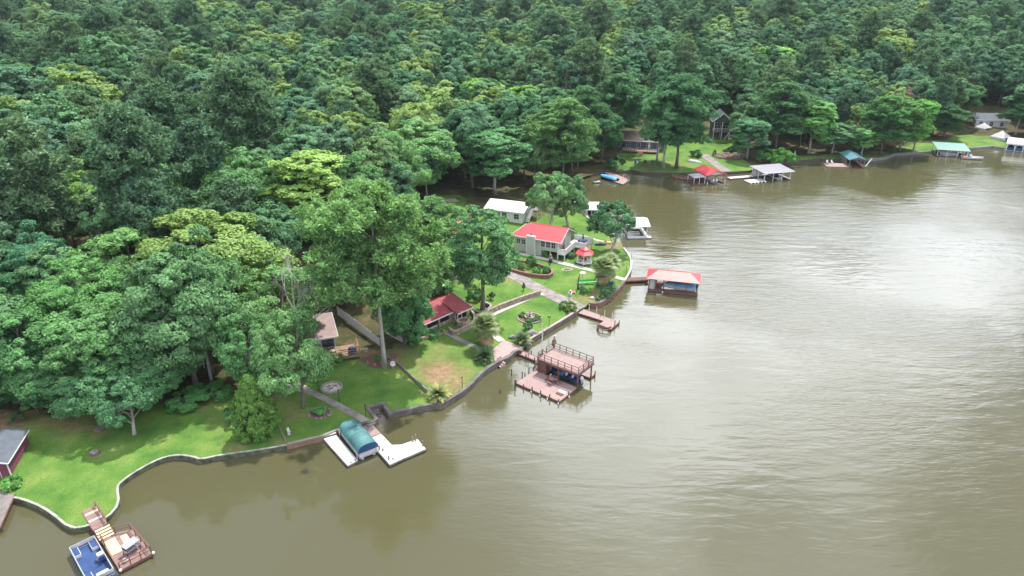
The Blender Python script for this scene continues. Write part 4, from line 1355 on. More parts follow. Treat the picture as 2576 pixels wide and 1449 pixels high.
# patio: paving laid as slabs
pp = [gp(*p)[:2] for p in (z3(905, 765), z3(880, 640), z3(1000, 535), z3(1205, 618), z3(1140, 655), z3(1045, 700))]
pc = pp[0]; pz = zt(*pp[1]) + 0.10
pm = MB().prism([(p[0], p[1]) for p in pp][::-1], pz - 0.5, pz - 0.02).build('patio', CONC_D, kind='structure')
hull = [pp[0], pp[1], pp[2], pp[3], pp[4]]
ang = math.atan2(pp[2][1] - pp[1][1], pp[2][0] - pp[1][0])
for (poly) in ([pp[0], pp[1], pp[2], pp[5]], [pp[5], pp[2], pp[3], pp[4]]):
    if sum(poly[i][0] * poly[(i + 1) % 4][1] - poly[(i + 1) % 4][0] * poly[i][1] for i in range(4)) < 0:
        poly = poly[::-1]
    nx, ny = math.cos(ang), math.sin(ang); s0 = min(nx * p[0] + ny * p[1] for p in poly); s1 = max(nx * p[0] + ny * p[1] for p in poly)
    while s0 < s1:
        q = clip(clip(poly, nx, ny, s0 + 1.47), -nx, -ny, -s0)
        if len(q) > 2:
            MB().prism(q, pz - 0.06, pz).build('slab', PINK, pm)
        s0 += 1.5

# ---------------------------------------------------------------- boats
def hull_mb(L, W, D, z0, n=12, bowk=0.55):
    mb = MB(); rows = []
    for i in range(n + 1):
        t = i / n; x = L * t
        w = W / 2 * (1 if t < bowk else math.sqrt(max(0.0004, 1 - ((t - bowk) / (1 - bowk)) ** 2)))
        rise = 0.16 * D * max(0, (t - 0.4)) ** 2 * 4
        rows.append([(x, -w, z0 + D + rise), (x, -w * 0.82, z0 + D * 0.35 + rise * 0.6), (x, 0, z0 + rise * 1.2), (x, w * 0.82, z0 + D * 0.35 + rise * 0.6), (x, w, z0 + D + rise)])
    for r in rows:
        mb.v += r
    for i in range(n):
        for k_ in range(4):
            a = i * 5 + k_; mb.f.append((a, a + 1, a + 6, a + 5))
    mb.f.append((0, 4, 3, 2, 1))
    return mb, rows


def covered_boat(label, t_at, rz, L, W, cover, hullm=None, z0=0.1, group=None, motor=True):
    t = thing('motor_boat', label, 'boat', (*t_at, 0), rz, group)
    mb, rows = hull_mb(L, W, 0.8, z0); mb.build('hull', hullm or WHITE, t, True)
    cb = MB(); n = len(rows)
    for i, r in enumerate(rows):
        tt = i / (n - 1); h = 0.15 + 0.55 * math.sin(math.pi * min(1, 0.12 + tt * 0.88)) ** 0.8
        w = abs(r[0][1]) * 1.02
        for k_ in range(7):
            a = math.pi * k_ / 6
            cb.v.append((r[0][0], -w * math.cos(a), r[0][2] + 0.02 + h * math.sin(a) * (1 + 0.05 * math.sin(i * 2.3))))
    for i in range(n - 1):
        for k_ in range(6):
            a = i * 7 + k_; cb.f.append((a, a + 7, a + 8, a + 1))
    cb.f.append((0, 1, 2, 3, 4, 5, 6)); cb.build('cover', cover, t, True)
    if motor:
        MB().rbox((-0.25, 0, z0 + 1.0), (0.45, 0.4, 0.55)).bx(-0.35, -0.2, -0.07, 0.07, z0 - 0.3, z0 + 0.8).build('outboard_motor', BLACK, t)
    return t


def pontoon(t, L, W, z=0.0, fence=WHITE, floor=BLUE, seats=True, stripe=None):
    for s in (-1, 1):
        MB().tube([(-L / 2, s * W * 0.33, z + 0.08), (L / 2 - 0.5, s * W * 0.33, z + 0.08), (L / 2, s * W * 0.33, z + 0.22)], [0.3, 0.3, 0.08], 10).build('pontoon', ALU, t, True)
    MB().bx(-L / 2, L / 2, -W / 2, W / 2, z + 0.38, z + 0.46).build('floor', floor, t)
    h0, h1 = z + 0.47, z + 1.12
    for (a, b_) in (((-L / 2 + .3, -W / 2 + .06), (L / 2 - .1, -W / 2 + .06)), ((-L / 2 + .3, W / 2 - .06), (L / 2 - .1, W / 2 - .06)), ((L / 2 - .1, -W / 2 + .06), (L / 2 - .1, W / 2 - .06)), ((-L / 2 + .3, -W / 2 + .06), (-L / 2 + .3, W * 0.1))):
        f = MB().bar((*a, (h0 + h1) / 2), (*b_, (h0 + h1) / 2), 0.05, h1 - h0).build('fence_panel', fence, t)
        MB().bar((*a, h1 + 0.03), (*b_, h1 + 0.03), 0.07, 0.05).build('top_rail', ALU, f)
        if stripe:
            MB().bar((*a, h0 + 0.2), (*b_, h0 + 0.2), 0.06, 0.14).build('stripe', stripe, f)
    if seats:
        for (x, y, sx, sy) in ((L / 2 - .9, W / 2 - .42, 1.3, .6), (L / 2 - .9, -W / 2 + .42, 1.3, .6), (-L / 2 + 1.1, W / 2 - .42, 1.3, .6), (-L / 2 + .75, -W * .12, .6, 1.1)):
            s_ = MB().bx(x - sx / 2, x + sx / 2, y - sy / 2, y + sy / 2, z + .47, z + .85).build('seat', WHITE, t)
            MB().bx(x - sx / 2 + .05, x + sx / 2 - .05, y - sy / 2 + .05, y + sy / 2 - .05, z + .852, z + .93).build('cushion', BLUE if sx > sy else WHITE_D, s_)
        MB().bx(-0.3, 0.25, -W / 2 + .12, -W / 2 + .7, z + .47, z + 1.25).build('helm', WHITE_D, t)
        MB().tube([(-0.05, -W / 2 + .8, z + .47), (-0.05, -W / 2 + .8, z + .8)], .05, 6).build('chair_leg', ALU, t)
        MB().rbox((-.5, -W / 2 + .45, z + .9), (.5, .5, .14)).rbox((-.74, -W / 2 + .45, z + 1.15), (.12, .5, .5)).rbox((-.5, -W / 2 + .45, z + .65), (.12, .12, .4)).build('captain_chair', BLUE, t)
    MB().rbox((-L / 2 - .2, 0, z + .75), (.4, .4, .6)).bx(-L / 2 - .28, -L / 2 - .12, -.07, .07, z - .3, z + .5).build('outboard_motor', BLACK, t)


# ---------------------------------------------------------------- bottom-left: brown deck dock with pontoon boat
t, _ = place('boat_dock', 'brown red deck dock with railing and yellow mats at bottom left', 'dock', z1(590, 990), z1(690, 945), .9)
deck(t, [(0, 0.1), (1.45, 0.1), (1.5, -4.0), (0.05, -4.0)], 0.98, 0, DECKBR, 0.24)
for i in range(4):
    MB().bx(0.1, 1.6, -4.05 - 0.42 * (i + 1), -4.05 - 0.42 * i, 0.25, 0.92 - 0.09 * i).build('step', DECKBR, t)
    MB().bx(0.14, 1.56, -4.05 - 0.42 * (i + 1) + .03, -4.05 - 0.42 * i - .12, 0.922 - 0.09 * i, 0.94 - 0.09 * i).build('tread_strip', YELLOW, t)
deck(t, [(0.25, -5.74), (1.65, -5.6), (3.13, -6.2), (3.5, -11.5), (0.3, -11.5)], 0.6, 0, DECKBR, 0.24)
for y_ in (-0.9, -2.3):
    MB().bx(0.1, 1.38, y_ - .16, y_ + .16, 0.99, 1.0).build('tread_strip', YELLOW if y_ > -2 else WHITE_D, t)
railing(t, [(1.42, 0.0), (1.46, -4.1)], 0.98, 0.7, REDWOOD, 1.3)
railing(t, [(1.68, -5.7), (3.05, -6.3), (3.4, -11.4), (0.4, -11.4)], 0.6, 0.95, REDWOOD, 1.15)
railing(t, [(0.3, -5.8), (0.3, -6.9)], 0.6, 0.9, REDWOOD, 1.1)
for (x, y) in ((0.35, -11.4), (3.4, -11.4), (3.1, -6.3), (0.3, -6), (1.8, -11.4), (3.25, -9), (0.3, -8.8), (0.1, -3.9), (1.45, -3.9), (0.1, -2), (1.4, -2)):
    post(t, x, y, -1.0, 0.5, 0.1)
for (x, y) in ((0.35, -11.62), (3.55, -11.55)):
    MB().lathe([(0.02, 0.55), (0.14, 0.62), (0.16, 0.75), (0.1, 0.86), (0.02, 0.9)], 10, (x, y, 0)).build('dock_bumper', WHITE, t, True)
M0 = Matrix.Rotation(t.rotation_euler[2], 3, 'Z')


def tl(t_, x, y, z=0):
    v = t_.location + Matrix.Rotation(t_.rotation_euler[2], 3, 'Z') @ Vector((x, y, 0)); return (v.x, v.y, z)


rz0 = t.rotation_euler[2]
for (lab, x0, x1, y0, y1) in (('larger yellow straw mat on the brown deck, beside the pontoon boat', 0.42, 1.42, -8.8, -6.3), ('smaller yellow straw mat on the brown deck, near the railing', 1.85, 2.5, -8.6, -6.6)):
    m_ = thing('straw_mat', lab, 'mat', tl(t, (x0 + x1) / 2, (y0 + y1) / 2, 0.608), rz0)
    MB().bx(-(x1 - x0) / 2, (x1 - x0) / 2, -(y1 - y0) / 2, (y1 - y0) / 2, 0, 0.02).build('weave', YELLOW, m_)
    for s in (-1, 1):
        MB().bx(-(x1 - x0) / 2, (x1 - x0) / 2, s * (y1 - y0) / 2 - .04, s * (y1 - y0) / 2 + .04, 0.0, 0.028).build('hem', YELLOW, m_)
b_ = thing('deck_bench', 'grey swing bench with dark base on the brown deck', 'bench', tl(t, 2.1, -9.7, 0.6), rz0 + 0.3)
MB().bx(-.75, .75, -.3, .3, .42, .5).build('seat', GREYMETAL, b_); MB().rbox((0, .34, .8), (1.5, .06, .55), 0, ('X', -.2)).build('backrest', GREYMETAL, b_)
for s in (-1, 1):
    MB().bar((s * .72, -.35, 0), (s * .72, .0, 1.15), .06).bar((s * .72, .45, 0), (s * .72, .0, 1.15), .06).build('side_frame', BLACK, b_)
    MB().bar((s * .74, -.3, .68), (s * .74, .3, .68), .06).build('armrest', WHITE_D, b_)
MB().rbox((0, 0, 1.18), (1.55, .9, .04), 0, ('X', .12)).build('canopy', GREYMETAL, b_)
p_ = thing('planter_pot', 'round white pot near the railing end of the brown deck', 'pot', tl(t, 1.1, -10.7, 0.6), 0)
MB().lathe([(.14, 0), (.2, .18), (.24, .34), (.2, .34), (.18, .28)], 12).build('pot', WHITE_D, p_, True)
MB().lathe([(.17, .28), (.05, .31)], 10).build('soil', MULCH, p_)
pb = thing('pontoon_boat', 'blue and white pontoon boat moored along the brown deck', 'boat', tl(t, -1.32, -8.4, 0), rz0 + math.pi / 2)
pontoon(pb, 6.6, 2.45, 0.05, WHITE_D, BLUE, True, BLUE)

# left edge: shed, boardwalk, shrub
sx, sy = at(*z1(80, 720), 1.0)
sz = zt(sx, sy)
t = thing('shed', 'purple red shed with grey roof and white trim at the left edge', 'shed', (sx, sy, sz), math.radians(105))
# local x runs inland along the long wall, local y to the left of the picture
MB().bx(0, 6.2, 0, 4.0, -0.3, 1.85).build('wall', PURPLE, t)
gm_ = MB().slab([(-.35, -.3, 2.0), (6.5, -.3, 2.0), (6.5, 2.0, 2.75), (-.35, 2.0, 2.75)], .08).slab([(-.35, 2.0, 2.75), (6.5, 2.0, 2.75), (6.5, 4.3, 2.0), (-.35, 4.3, 2.0)], .08).build('roof', GREYROOF, t)
MB().add([(0.02, 0, 1.86), (0.02, 4, 1.86), (0.02, 2, 2.56), (0.12, 0, 1.86), (0.12, 4, 1.86), (0.12, 2, 2.56)], [(0, 2, 1), (3, 4, 5), (0, 1, 4, 3), (1, 2, 5, 4), (2, 0, 3, 5)]).build('gable_wall', PURPLE, t)
MB().bar((-.37, -.3, 1.95), (-.37, 2, 2.7), .06, .16).bar((-.37, 2, 2.7), (-.37, 4.3, 1.95), .06, .16).bar((-.35, -.33, 1.95), (6.5, -.33, 1.95), .06, .14).build('fascia', WHITE, gm_)
MB().bx(-.05, .06, -.06, .06, -.2, 1.85).build('corner_trim', WHITE, t)
d_ = MB().bx(-.06, -.005, 1.0, 1.95, -.2, 1.75).build('door', PURPLE, t)
MB().bx(-.09, -.061, .92, 1.0, -.2, 1.83).bx(-.09, -.061, 1.95, 2.03, -.2, 1.83).bx(-.09, -.061, 1.0, 1.95, 1.75, 1.83).build('door_frame', WHITE, d_)
t = thing('boardwalk', 'weathered grey brown boardwalk cut by the left edge', 'dock', (*at(0, 1290, .8), 0), 0)
q = [at(*z1(105, 870), .85), at(*z1(0, 1105), .85), at(*z1(-260, 1000), .85), at(*z1(-120, 815), .85)]
deck(t, [(p[0] - t.location.x, p[1] - t.location.y) for p in q], 1.0, math.radians(20), GREYWOOD, 0.22)
for p in q[:2]:
    post(t, p[0] - t.location.x, p[1] - t.location.y + .15, -1, .9, .1)
shrub('round bright green shrub beside the purple shed corner', *z1(95, 805), 2.1, 1.5, 'bush1', (0.95, 1.25, .7))

# ---------------------------------------------------------------- white docks with the teal canopy boat
ox, oy = at(*z2(1390, 1000), .7)


def wl_(pts, z=.7):
    return [(at(*p, z)[0] - ox, at(*p, z)[1] - oy) for p in pts]


t = thing('finger_dock', 'narrow bleached white finger dock left of the covered boat', 'dock', (ox, oy, 0))
f1 = wl_([z2(1022, 975), z2(1150, 938), z2(1365, 1190), z2(1265, 1245)])
an = math.atan2(f1[1][1] - f1[0][1], f1[1][0] - f1[0][0])
deck(t, f1, .62, an, WHITEDECK, .22, frame_mat=GREYWOOD)
f0 = wl_([z2(1008, 962), z2(1128, 903), z2(1150, 932), z2(1026, 968)])
deck(t, f0, .86, an, WHITEDECK, .22, frame_mat=GREYWOOD)
for (a, b_) in ((0, 3), (1, 2)):
    for k_ in (0.25, 0.6, 0.97):
        post(t, f1[a][0] * (1 - k_) + f1[b_][0] * k_, f1[a][1] * (1 - k_) + f1[b_][1] * k_, -1, .5, .09)
for k_ in (0.3, 0.7):
    c_ = f1[3][0] * (1 - k_) + f1[2][0] * k_, f1[3][1] * (1 - k_) + f1[2][1] * k_ + .25
    MB().bx(c_[0] - .12, c_[0] + .12, c_[1] - .04, c_[1] + .04, .68, .74).bx(c_[0] - .03, c_[0] + .03, c_[1] - .03, c_[1] + .03, .6, .7).build('cleat', BLACK, t)
t = thing('boat_dock', 'white boarded dock with angled swim platform right of the covered boat', 'dock', (ox, oy, 0))
A = wl_([z2(1390, 812), z2(1478, 800), z2(1595, 925), z2(1505, 962)])
B = wl_([z2(1510, 968), z2(1600, 930), z2(1835, 1172), z2(1690, 1240), z2(1545, 1075)])
C = wl_([z2(1706, 1040), z2(1810, 1035), z2(1965, 980), z2(2050, 1080), z2(1840, 1170)])
an = math.atan2(A[1][1] - A[0][1], A[1][0] - A[0][0])
deck(t, A, .72, an, PINKDECK, .24, name='older_boards', frame_mat=GREYWOOD); deck(t, B, .7, an, WHITEDECK, .24, frame_mat=GREYWOOD)
deck(t, C, .66, an + 1.0, WHITEDECK, .24, frame_mat=GREYWOOD)
for p in (B[3], B[4], C[3], C[4], C[1], A[0], A[1], ((C[3][0] + C[4][0]) / 2, (C[3][1] + C[4][1]) / 2)):
    post(t, p[0], p[1] + .12, -1, .55, .1)
for (zx, zy, h) in ((1920, 1005, .75), (1950, 1000, .95), (2022, 1050, .75), (1585, 1090, .6), (1620, 1100, .35), (1680, 1190, .6), (1722, 1188, .25)):
    p = wl_([z2(zx, zy)])[0]
    post(t, p[0], p[1], .6, .7 + h, .1, GREYWOOD, 'mooring_post')
# teal canopy and its boat
(cx0, cy0), ca, cl = frame(z2(1470, 1078), z2(1272, 838), 1.6)
t = thing('canopy_lift', 'ribbed teal canvas canopy over the boat between the white docks', 'boat canopy', (cx0, cy0, 0), ca)
Lc, Wc = max(6.3, cl), 2.75
mb = MB(); n = 34
for i in range(n + 1):
    x = -0.1 + Lc * i / n; e_ = 1.0 if i < n - 4 else 1 - 0.10 * (i - n + 4) / 4
    bump = 0.05 * math.cos(2 * math.pi * i / 2.6)
    for k_ in range(13):
        a = math.pi * k_ / 12
        mb.v.append((x, -Wc / 2 * math.copysign(abs(math.cos(a)) ** 0.7, math.cos(a)) * e_, 1.35 + (1.0 + bump) * math.sin(a) ** 0.8 * e_))
for i in range(n):
    for k_ in range(12):
        a = i * 13 + k_; mb.f.append((a, a + 13, a + 14, a + 1))
cv = mb.build('canopy', TEAL, t)
MB().add([mb.v[k_] for k_ in range(13)], [tuple(range(13))[::-1]]).build('end_curtain', NAVY, cv); MB().add([mb.v[n * 13 + k_] for k_ in range(13)], [tuple(range(13))]).build('end_curtain', NAVY, cv)
for s in (-1, 1):
    for x in (0.3, Lc - .4):
        post(t, x, s * 1.42, -1, 1.5, .06, ALU, 'lift_post')
    MB().bar((0, s * 1.36, 1.33), (Lc - .1, s * 1.36, 1.33), .07).build('side_rail', ALU, t)
pb = thing('pontoon_boat', 'white pontoon boat resting under the ribbed teal canopy', 'boat', tl(t, Lc / 2 - .1, 0, 0), ca + math.pi)
pontoon(pb, 6.2, 2.4, 0.15, WHITE_D, GREYMETAL, False)

# ---------------------------------------------------------------- two-storey red dock
t, _ = place('two_storey_dock', 'red brown two storey boat dock with railed sun deck on top', 'boat dock', z3(1590, 1185), z3(1130, 990), .5)
dd = t
deck(t, [(0, 0), (7.8, 0), (7.8, -4.6), (0, -4.6)], .55, 0, PINKDECK, .2)
deck(t, [(5.9, -4.62), (7.8, -4.62), (7.8, -8.0), (5.9, -8.0)], .55, math.pi / 2, PINKDECK, .2)
deck(t, [(0, -8.02), (7.8, -8.02), (7.8, -9.4), (0, -9.4)], .55, 0, PINKDECK, .2)
deck(t, [(7.82, -6.95), (12.9, -7.0), (12.9, -8.2), (7.82, -8.25)], .62, math.pi / 2, PINKDECK, .2)
deck(t, [(-.25, -4.4), (7.2, -4.4), (7.2, -8.6), (-.25, -8.6)], 2.95, 0, PINKDECK, .2, name='upper_deck_boards')
for (x, y) in ((0, -4.6), (3.4, -4.6), (7.05, -4.55), (0, -8.3), (3.4, -8.3), (7.05, -8.4)):
    sq(t, x, y, .5, 2.66, .17, DKRED)
for (x0_, y0_, x1_, y1_) in ((-.1, -4.5, 7.1, -4.5), (-.1, -8.5, 7.1, -8.5), (0, -4.5, 0, -8.5), (7.05, -4.5, 7.05, -8.5), (3.4, -4.5, 3.4, -8.5)):
    MB().bar((x0_, y0_, 2.58 if x0_ != x1_ else 2.5), (x1_, y1_, 2.58 if x0_ != x1_ else 2.5), .12, .16).build('beam', DKRED, t)
railing(t, [(-.15, -4.5), (7.1, -4.5), (7.1, -5.6)], 2.95, 1.0, REDWOOD, 1.2, (0.12, 0.5, 1.0))
railing(t, [(7.1, -6.6), (7.1, -8.5), (-.15, -8.5), (-.15, -4.5)], 2.95, 1.0, REDWOOD, 1.3, (0.12, 0.5, 1.0), skip_last=True)
cl_ = MB().bx(5.75, 7.0, -5.8, -4.7, .56, 2.5).build('storage_closet', DKRED, t)
MB().bx(5.9, 6.85, -4.695, -4.66, .6, 2.35).build('closet_door', REDWOOD, cl_)
for i in range(8):          # stairs to the upper deck, along the back catwalk
    MB().bx(7.25, 8.05, -5.1 - .28 * i, -4.85 - .28 * i, .75 + .3 * i, .8 + .3 * i).build('stair_tread', REDWOOD, t)
for xx in (7.22, 8.08):
    MB().bar((xx, -4.85, .6), (xx, -7.2, 3.0), .06, .2).build('stringer', DKRED, t)
for i, x in enumerate((0.05, 1.6, 3.2, 4.75, 6.3, 7.75)):
    post(t, x, .12, -1.2, 1.15 if i in (1, 2, 3, 5) else .95, .1, PILE, 'pile')
for (x, y) in ((-.1, -2.2), (-.12, -4.4), (7.9, -2.3), (7.92, -4.5), (-.1, -9.3), (-.12, -8.0), (3.5, -9.5), (7.9, -9.4), (9.5, -6.9), (11.2, -6.9), (9.5, -8.3), (11.2, -8.3), (12.8, -6.9)):
    post(t, x, y, -1.2, 1.15, .09, PILE, 'pile')
for (x, y) in ((0.02, .25), (1.9, .28), (-.25, -2.1), (4.8, .26), (3.25, .28)):
    MB().lathe([(.03, 0), (.1, .06), (.1, .4), (.03, .48)], 8, (x, y, .05)).build('fender', WHITE, t, True)
o = MB().rbox((7.7, -5.4, 1.9), (.95, .05, .55), 1.2).build('oval_sign', WHITE, t)
railing(t, [(12.6, -6.95), (9.0, -6.95)], .62, .8, DKRED, 1.6, (1.0,))
# things on it
q = thing('octagon_table', 'red brown octagonal picnic table on the lower deck', 'table', tl(dd, 3.6, -3.6, .55), dd.rotation_euler[2])
MB().prism(arc(0, 0, .75, .39, .39 + 2 * math.pi * 7 / 8, 7), .7, .77).build('table_top', REDWOOD, q)
for k_ in range(4):
    a = k_ * math.pi / 2
    MB().rbox((1.05 * math.cos(a), 1.05 * math.sin(a), .42), (.28, .9, .05), a).build('bench', REDWOOD, q)
    MB().bar((.2 * math.cos(a), .2 * math.sin(a), .68), (.75 * math.cos(a), .75 * math.sin(a), 0), .09).bar((.3 * math.cos(a), .3 * math.sin(a), .36), (1.1 * math.cos(a), 1.1 * math.sin(a), .36), .07).build('leg', DKRED, q)
q = thing('deck_mat', 'white mat lying on the lower deck near the lake corner', 'mat', tl(dd, 1.1, -2.3, .56), dd.rotation_euler[2]); MB().bx(-.6, .6, -.25, .25, 0, .03).build('cloth', WHITE, q); MB().bx(-.62, -.56, -.25, .25, 0, .04).bx(.56, .62, -.25, .25, 0, .04).build('hem', WHITE_D, q)
q = thing('deck_cushion', 'dark brown cushion lying on the lower deck beside the white mat', 'cushion', tl(dd, 1.0, -1.5, .56), dd.rotation_euler[2]); MB().bx(-.55, .55, -.22, .22, 0, .12).build('pad', DKRED, q); MB().bx(-.56, .56, -.05, .05, .0, .126).build('strap', BLACK, q)
bt = thing('motor_boat', 'dark blue motor boat with white outboard under the two storey dock', 'boat', tl(dd, .7, -6.4, 0), dd.rotation_euler[2])
mb, rows = hull_mb(5.2, 2.1, .85, .1); mb.build('hull', NAVY, bt, True)
MB().prism([(.15, -.85), (3.4, -.85), (4.6, -.35), (4.6, .35), (3.4, .85), (.15, .85)], .55, .62).build('floor', BLUE, bt)
for (x, y) in ((1.2, -.5), (1.2, .5), (2.3, -.5), (2.3, .5)):
    s_ = MB().bx(x - .25, x + .25, y - .25, y + .25, .62, 1.0).build('seat', BLUE, bt); MB().rbox((x - .24, y, 1.2), (.1, .5, .45)).build('backrest', WHITE, s_)
MB().add([(3.0, -.8, 1.0), (3.0, .8, 1.0), (2.7, .75, 1.5), (2.7, -.75, 1.5), (3.04, -.8, 1.0), (3.04, .8, 1.0), (2.74, .75, 1.5), (2.74, -.75, 1.5)], [(0, 1, 2, 3), (7, 6, 5, 4), (0, 3, 7, 4), (1, 5, 6, 2), (2, 6, 7, 3), (0, 4, 5, 1)]).build('windscreen', GLASS, bt)
mo = MB().tube([(-.35, 0, .75), (-.3, 0, 1.1), (-.2, 0, 1.4)], [.24, .28, .16], 10).build('outboard_motor', WHITE, bt, True); MB().bx(-.38, -.2, -.07, .07, -.4, .78).build('motor_leg', WHITE_D, mo)
x, y, _z = tl(dd, 9.0, -8.1)
q = thing('flagpole', 'white flagpole on the walkway to the two storey dock', 'flagpole', (x, y, .6)); MB().tube([(0, 0, -.3), (0, 0, 6.0)], [.07, .045], 8).build('pole', WHITE, q); MB().lathe([(.02, 6.0), (.09, 6.06), (.09, 6.14), (.02, 6.2)], 8).build('ball', YELLOW, q); MB().bar((.02, 0, 3.0), (.15, .05, 5.2), .05, .12).build('furled_flag', WHITE_D, q)
x, y, _z = tl(dd, 7.5, -9.25)
q = thing('carved_bird', 'brown carved wooden bird with white head on a tall pile', 'statue', (x, y, 0), 0.6); MB().tube([(0, 0, -1), (0, 0, 2.9)], .14, 8).build('pile', PILE, q)
MB().tube([(-.35, 0, 3.0), (-.1, 0, 3.15), (.1, 0, 3.5), (.08, 0, 3.95), (-.02, 0, 4.25), (.06, 0, 4.5)], [.06, .26, .30, .22, .11, .10], 9).build('body', BROWNW, q, True)
MB().tube([(.0, 0, 4.5), (.1, 0, 4.62), (.3, 0, 4.55), (.5, 0, 4.45)], [.09, .12, .06, .02], 8).build('head', WHITE, q, True)
for s in (-1, 1):
    MB().rbox((-.08, s * .2, 3.45), (.42, .07, .8), 0, ('Y', .25)).build('wing', BROWNW, q)
for (zx, zy, h, lab) in ((1080, 905, 1.0, 'dark mooring pile leftmost behind the lower deck of the two storey dock'), (1195, 925, .9, 'dark mooring pile second from left behind the lower deck of the two storey dock'), (1265, 885, 1.0, 'dark mooring pile nearest the closet of the two storey dock'), (1120, 1040, 1.3, 'tall dark pile at the left corner of the lower red deck'), (960, 1090, .5, 'short dark stub standing alone in the water left of the two storey dock')):
    x, y = at(*z3(zx, zy + 15), 0)
    q = thing('mooring_pile', lab, 'pile', (x, y, 0), 0, 'loose mooring piles by the two storey dock'); MB().tube([(0, 0, -1.5), (rnd.uniform(-.05, .05), 0, h + .2)], [.09, .08], 8).build('shaft', PILE, q); MB().lathe([(.1, h + .18), (.1, h + .26), (.04, h + .3)], 8).build('pile_cap', BLACK, q)
# steps down to the water by the patio
t, _ = place('water_steps', 'pink steps going down to the water from the patio', 'steps', z3(975, 740), z3(1030, 780), .8)
for i in range(4):
    MB().bx(-.1 + .0, 1.2, -.35 * (i + 1), -.35 * i, -.5, .8 - .2 * i).build('step', PINK, t)
MB().bar((-.15, 0, 1.3), (-.15, -1.3, .9), .07).bar((-.15, 0, .5), (-.15, 0, 1.3), .07).bar((-.15, -1.3, .1), (-.15, -1.3, .9), .07).build('handrail', REDWOOD, t)
# notch steps
x, y = at(940, 1036, .6)
t = thing('water_steps', 'dark masonry steps inside the small boat notch', 'steps', (x, y, 0), math.radians(-60))
for i in range(3):
    MB().bx(-.2 + .38 * i, .2 + .38 * i, -.7, .7, -.5, .78 - .24 * i).build('step', SEAW, t)

# ---------------------------------------------------------------- small dock by the ramp
ox, oy = at(*z3(1790, 235), .6)
t = thing('swim_dock', 'small faded red dock with curved bench beside the boat ramp', 'dock', (ox, oy, 0))
A = wl_([z3(1790, 243), z3(1848, 203), z3(2122, 302), z3(2060, 328)], .6); B = wl_([z3(2122, 302), z3(2225, 340), z3(2140, 412), z3(2008, 365), z3(2060, 328)], .6)
an = math.atan2(A[1][1] - A[0][1], A[1][0] - A[0][0])
deck(t, A, .62, an, PINKDECK, .2); deck(t, B, .62, an, PINKDECK, .2)
for p in (A[0], A[1], A[3], B[1], B[2], B[3], ((A[0][0] + A[3][0]) / 2, (A[0][1] + A[3][1]) / 2)):
    post(t, p[0], p[1] + .1, -1.2, .55, .1)
for (zx, zy) in ((1905, 225), (1985, 258), (2070, 290), (2150, 318)):
    p = wl_([z3(zx, zy)], .6)[0]; post(t, p[0], p[1] + .1, -1, 1.9, .06, WHITE, 'white_pipe')
for (zx, zy, h) in ((2178, 375, 1.0), (2224, 345, .4), (2030, 280, .6)):
    p = wl_([z3(zx, zy)], .6)[0]; post(t, p[0], p[1], .5, .62 + h, .08, DKRED)
c_ = ((B[2][0] + B[3][0]) / 2, (B[2][1] + B[3][1]) / 2); a0 = math.atan2(B[3][1] - B[2][1], B[3][0] - B[2][0]); r_ = math.hypot(B[3][0] - B[2][0], B[3][1] - B[2][1]) / 2
pts = [(p[0], p[1]) for p in arc(c_[0], c_[1], r_, a0, a0 + math.pi, 12)]
for zz_, nm in ((.62, 'bench_seat'), (1.0, 'bench_back')):
    mb = MB()
    for p, q in zip(pts[:-1], pts[1:]):
        mb.bar((*p, zz_), (*q, zz_), .3 if zz_ < .9 else .08, .06 if zz_ < .9 else .22)
    mb.build(nm, REDWOOD, t)
for p in pts[1:-1:3]:
    sq(t, p[0], p[1], -1, 1.05, .08, DKRED, 'bench_post')

# ---------------------------------------------------------------- red hip-roofed boathouse
t, _ = place('boathouse', 'boathouse with red hip roof standing out in the lake', 'boathouse', z5(1315, 1085), z5(1940, 1150), .5)
bh = t
deck(t, [(-.1, -.3), (9.2, -.3), (9.2, .75), (-.1, .75)], .55, 0, REDWOOD, .2)
deck(t, [(-.1, 3.5), (9.2, 3.5), (9.2, 4.3), (-.1, 4.3)], .55, 0, REDWOOD, .2, name='back_boards')
deck(t, [(-.1, .77), (2.4, .77), (2.4, 3.48), (-.1, 3.48)], .55, 0, REDWOOD, .2, name='side_boards')
hip(t, -.55, 9.55, -.65, 4.5, 2.95, 4.05, 2.2, REDROOF_GLARE, REDROOF)  # long slopes carry painted glare, the ends keep the plain red
MB().bx(.0, 1.15, .1, 2.2, .56, 2.84).build('storage_room', SAGE, t)
MB().bx(.25, .95, .05, .098, .65, 2.5).build('door', WHITE_D, t)
for x in (0, 1.3, 2.75, 4.9, 7.0, 9.05):
    for y in (-.1, 4.1):
        sq(t, x, y, .5, 2.85, .14, DKRED)
for x in (0.1, 2.3, 4.6, 6.9, 9.1):
    post(t, x, -.25, -1.2, .45, .1, PILE, 'pile'); post(t, x, 4.2, -1.2, .45, .1, PILE, 'pile')
for y in (-.1, 4.1):
    MB().bar((0, y, 2.78), (9.1, y, 2.78), .12, .14).build('beam', DKRED, t)
MB().lathe([(.03, 0), (.12, .08), (.12, .4), (.03, .5)], 8, (2.7, -.42, .05)).build('fender', WHITE, t, True)
MB().bx(-.1, .0, .3, 3.9, .56, 1.5).build('side_panel', DKRED, t)
covered_boat('motor boat under a light blue cover inside the red hip roofed boathouse', tl(bh, 8.8, 1.9)[:2], bh.rotation_euler[2] + math.pi, 6.0, 2.2, SKYB, z0=.35)
t = thing('footbridge', 'red brown footbridge from the lawn to the hip roofed boathouse', 'footbridge', (*at(*z5(1000, 975), .7), 0))
ox, oy = t.location.x, t.location.y
A = wl_([z5(985, 985), z5(1010, 940), z5(1310, 928), z5(1315, 968)], .8)
deck(t, A, .82, math.atan2(A[1][1] - A[0][1], A[1][0] - A[0][0]), REDWOOD, .2)
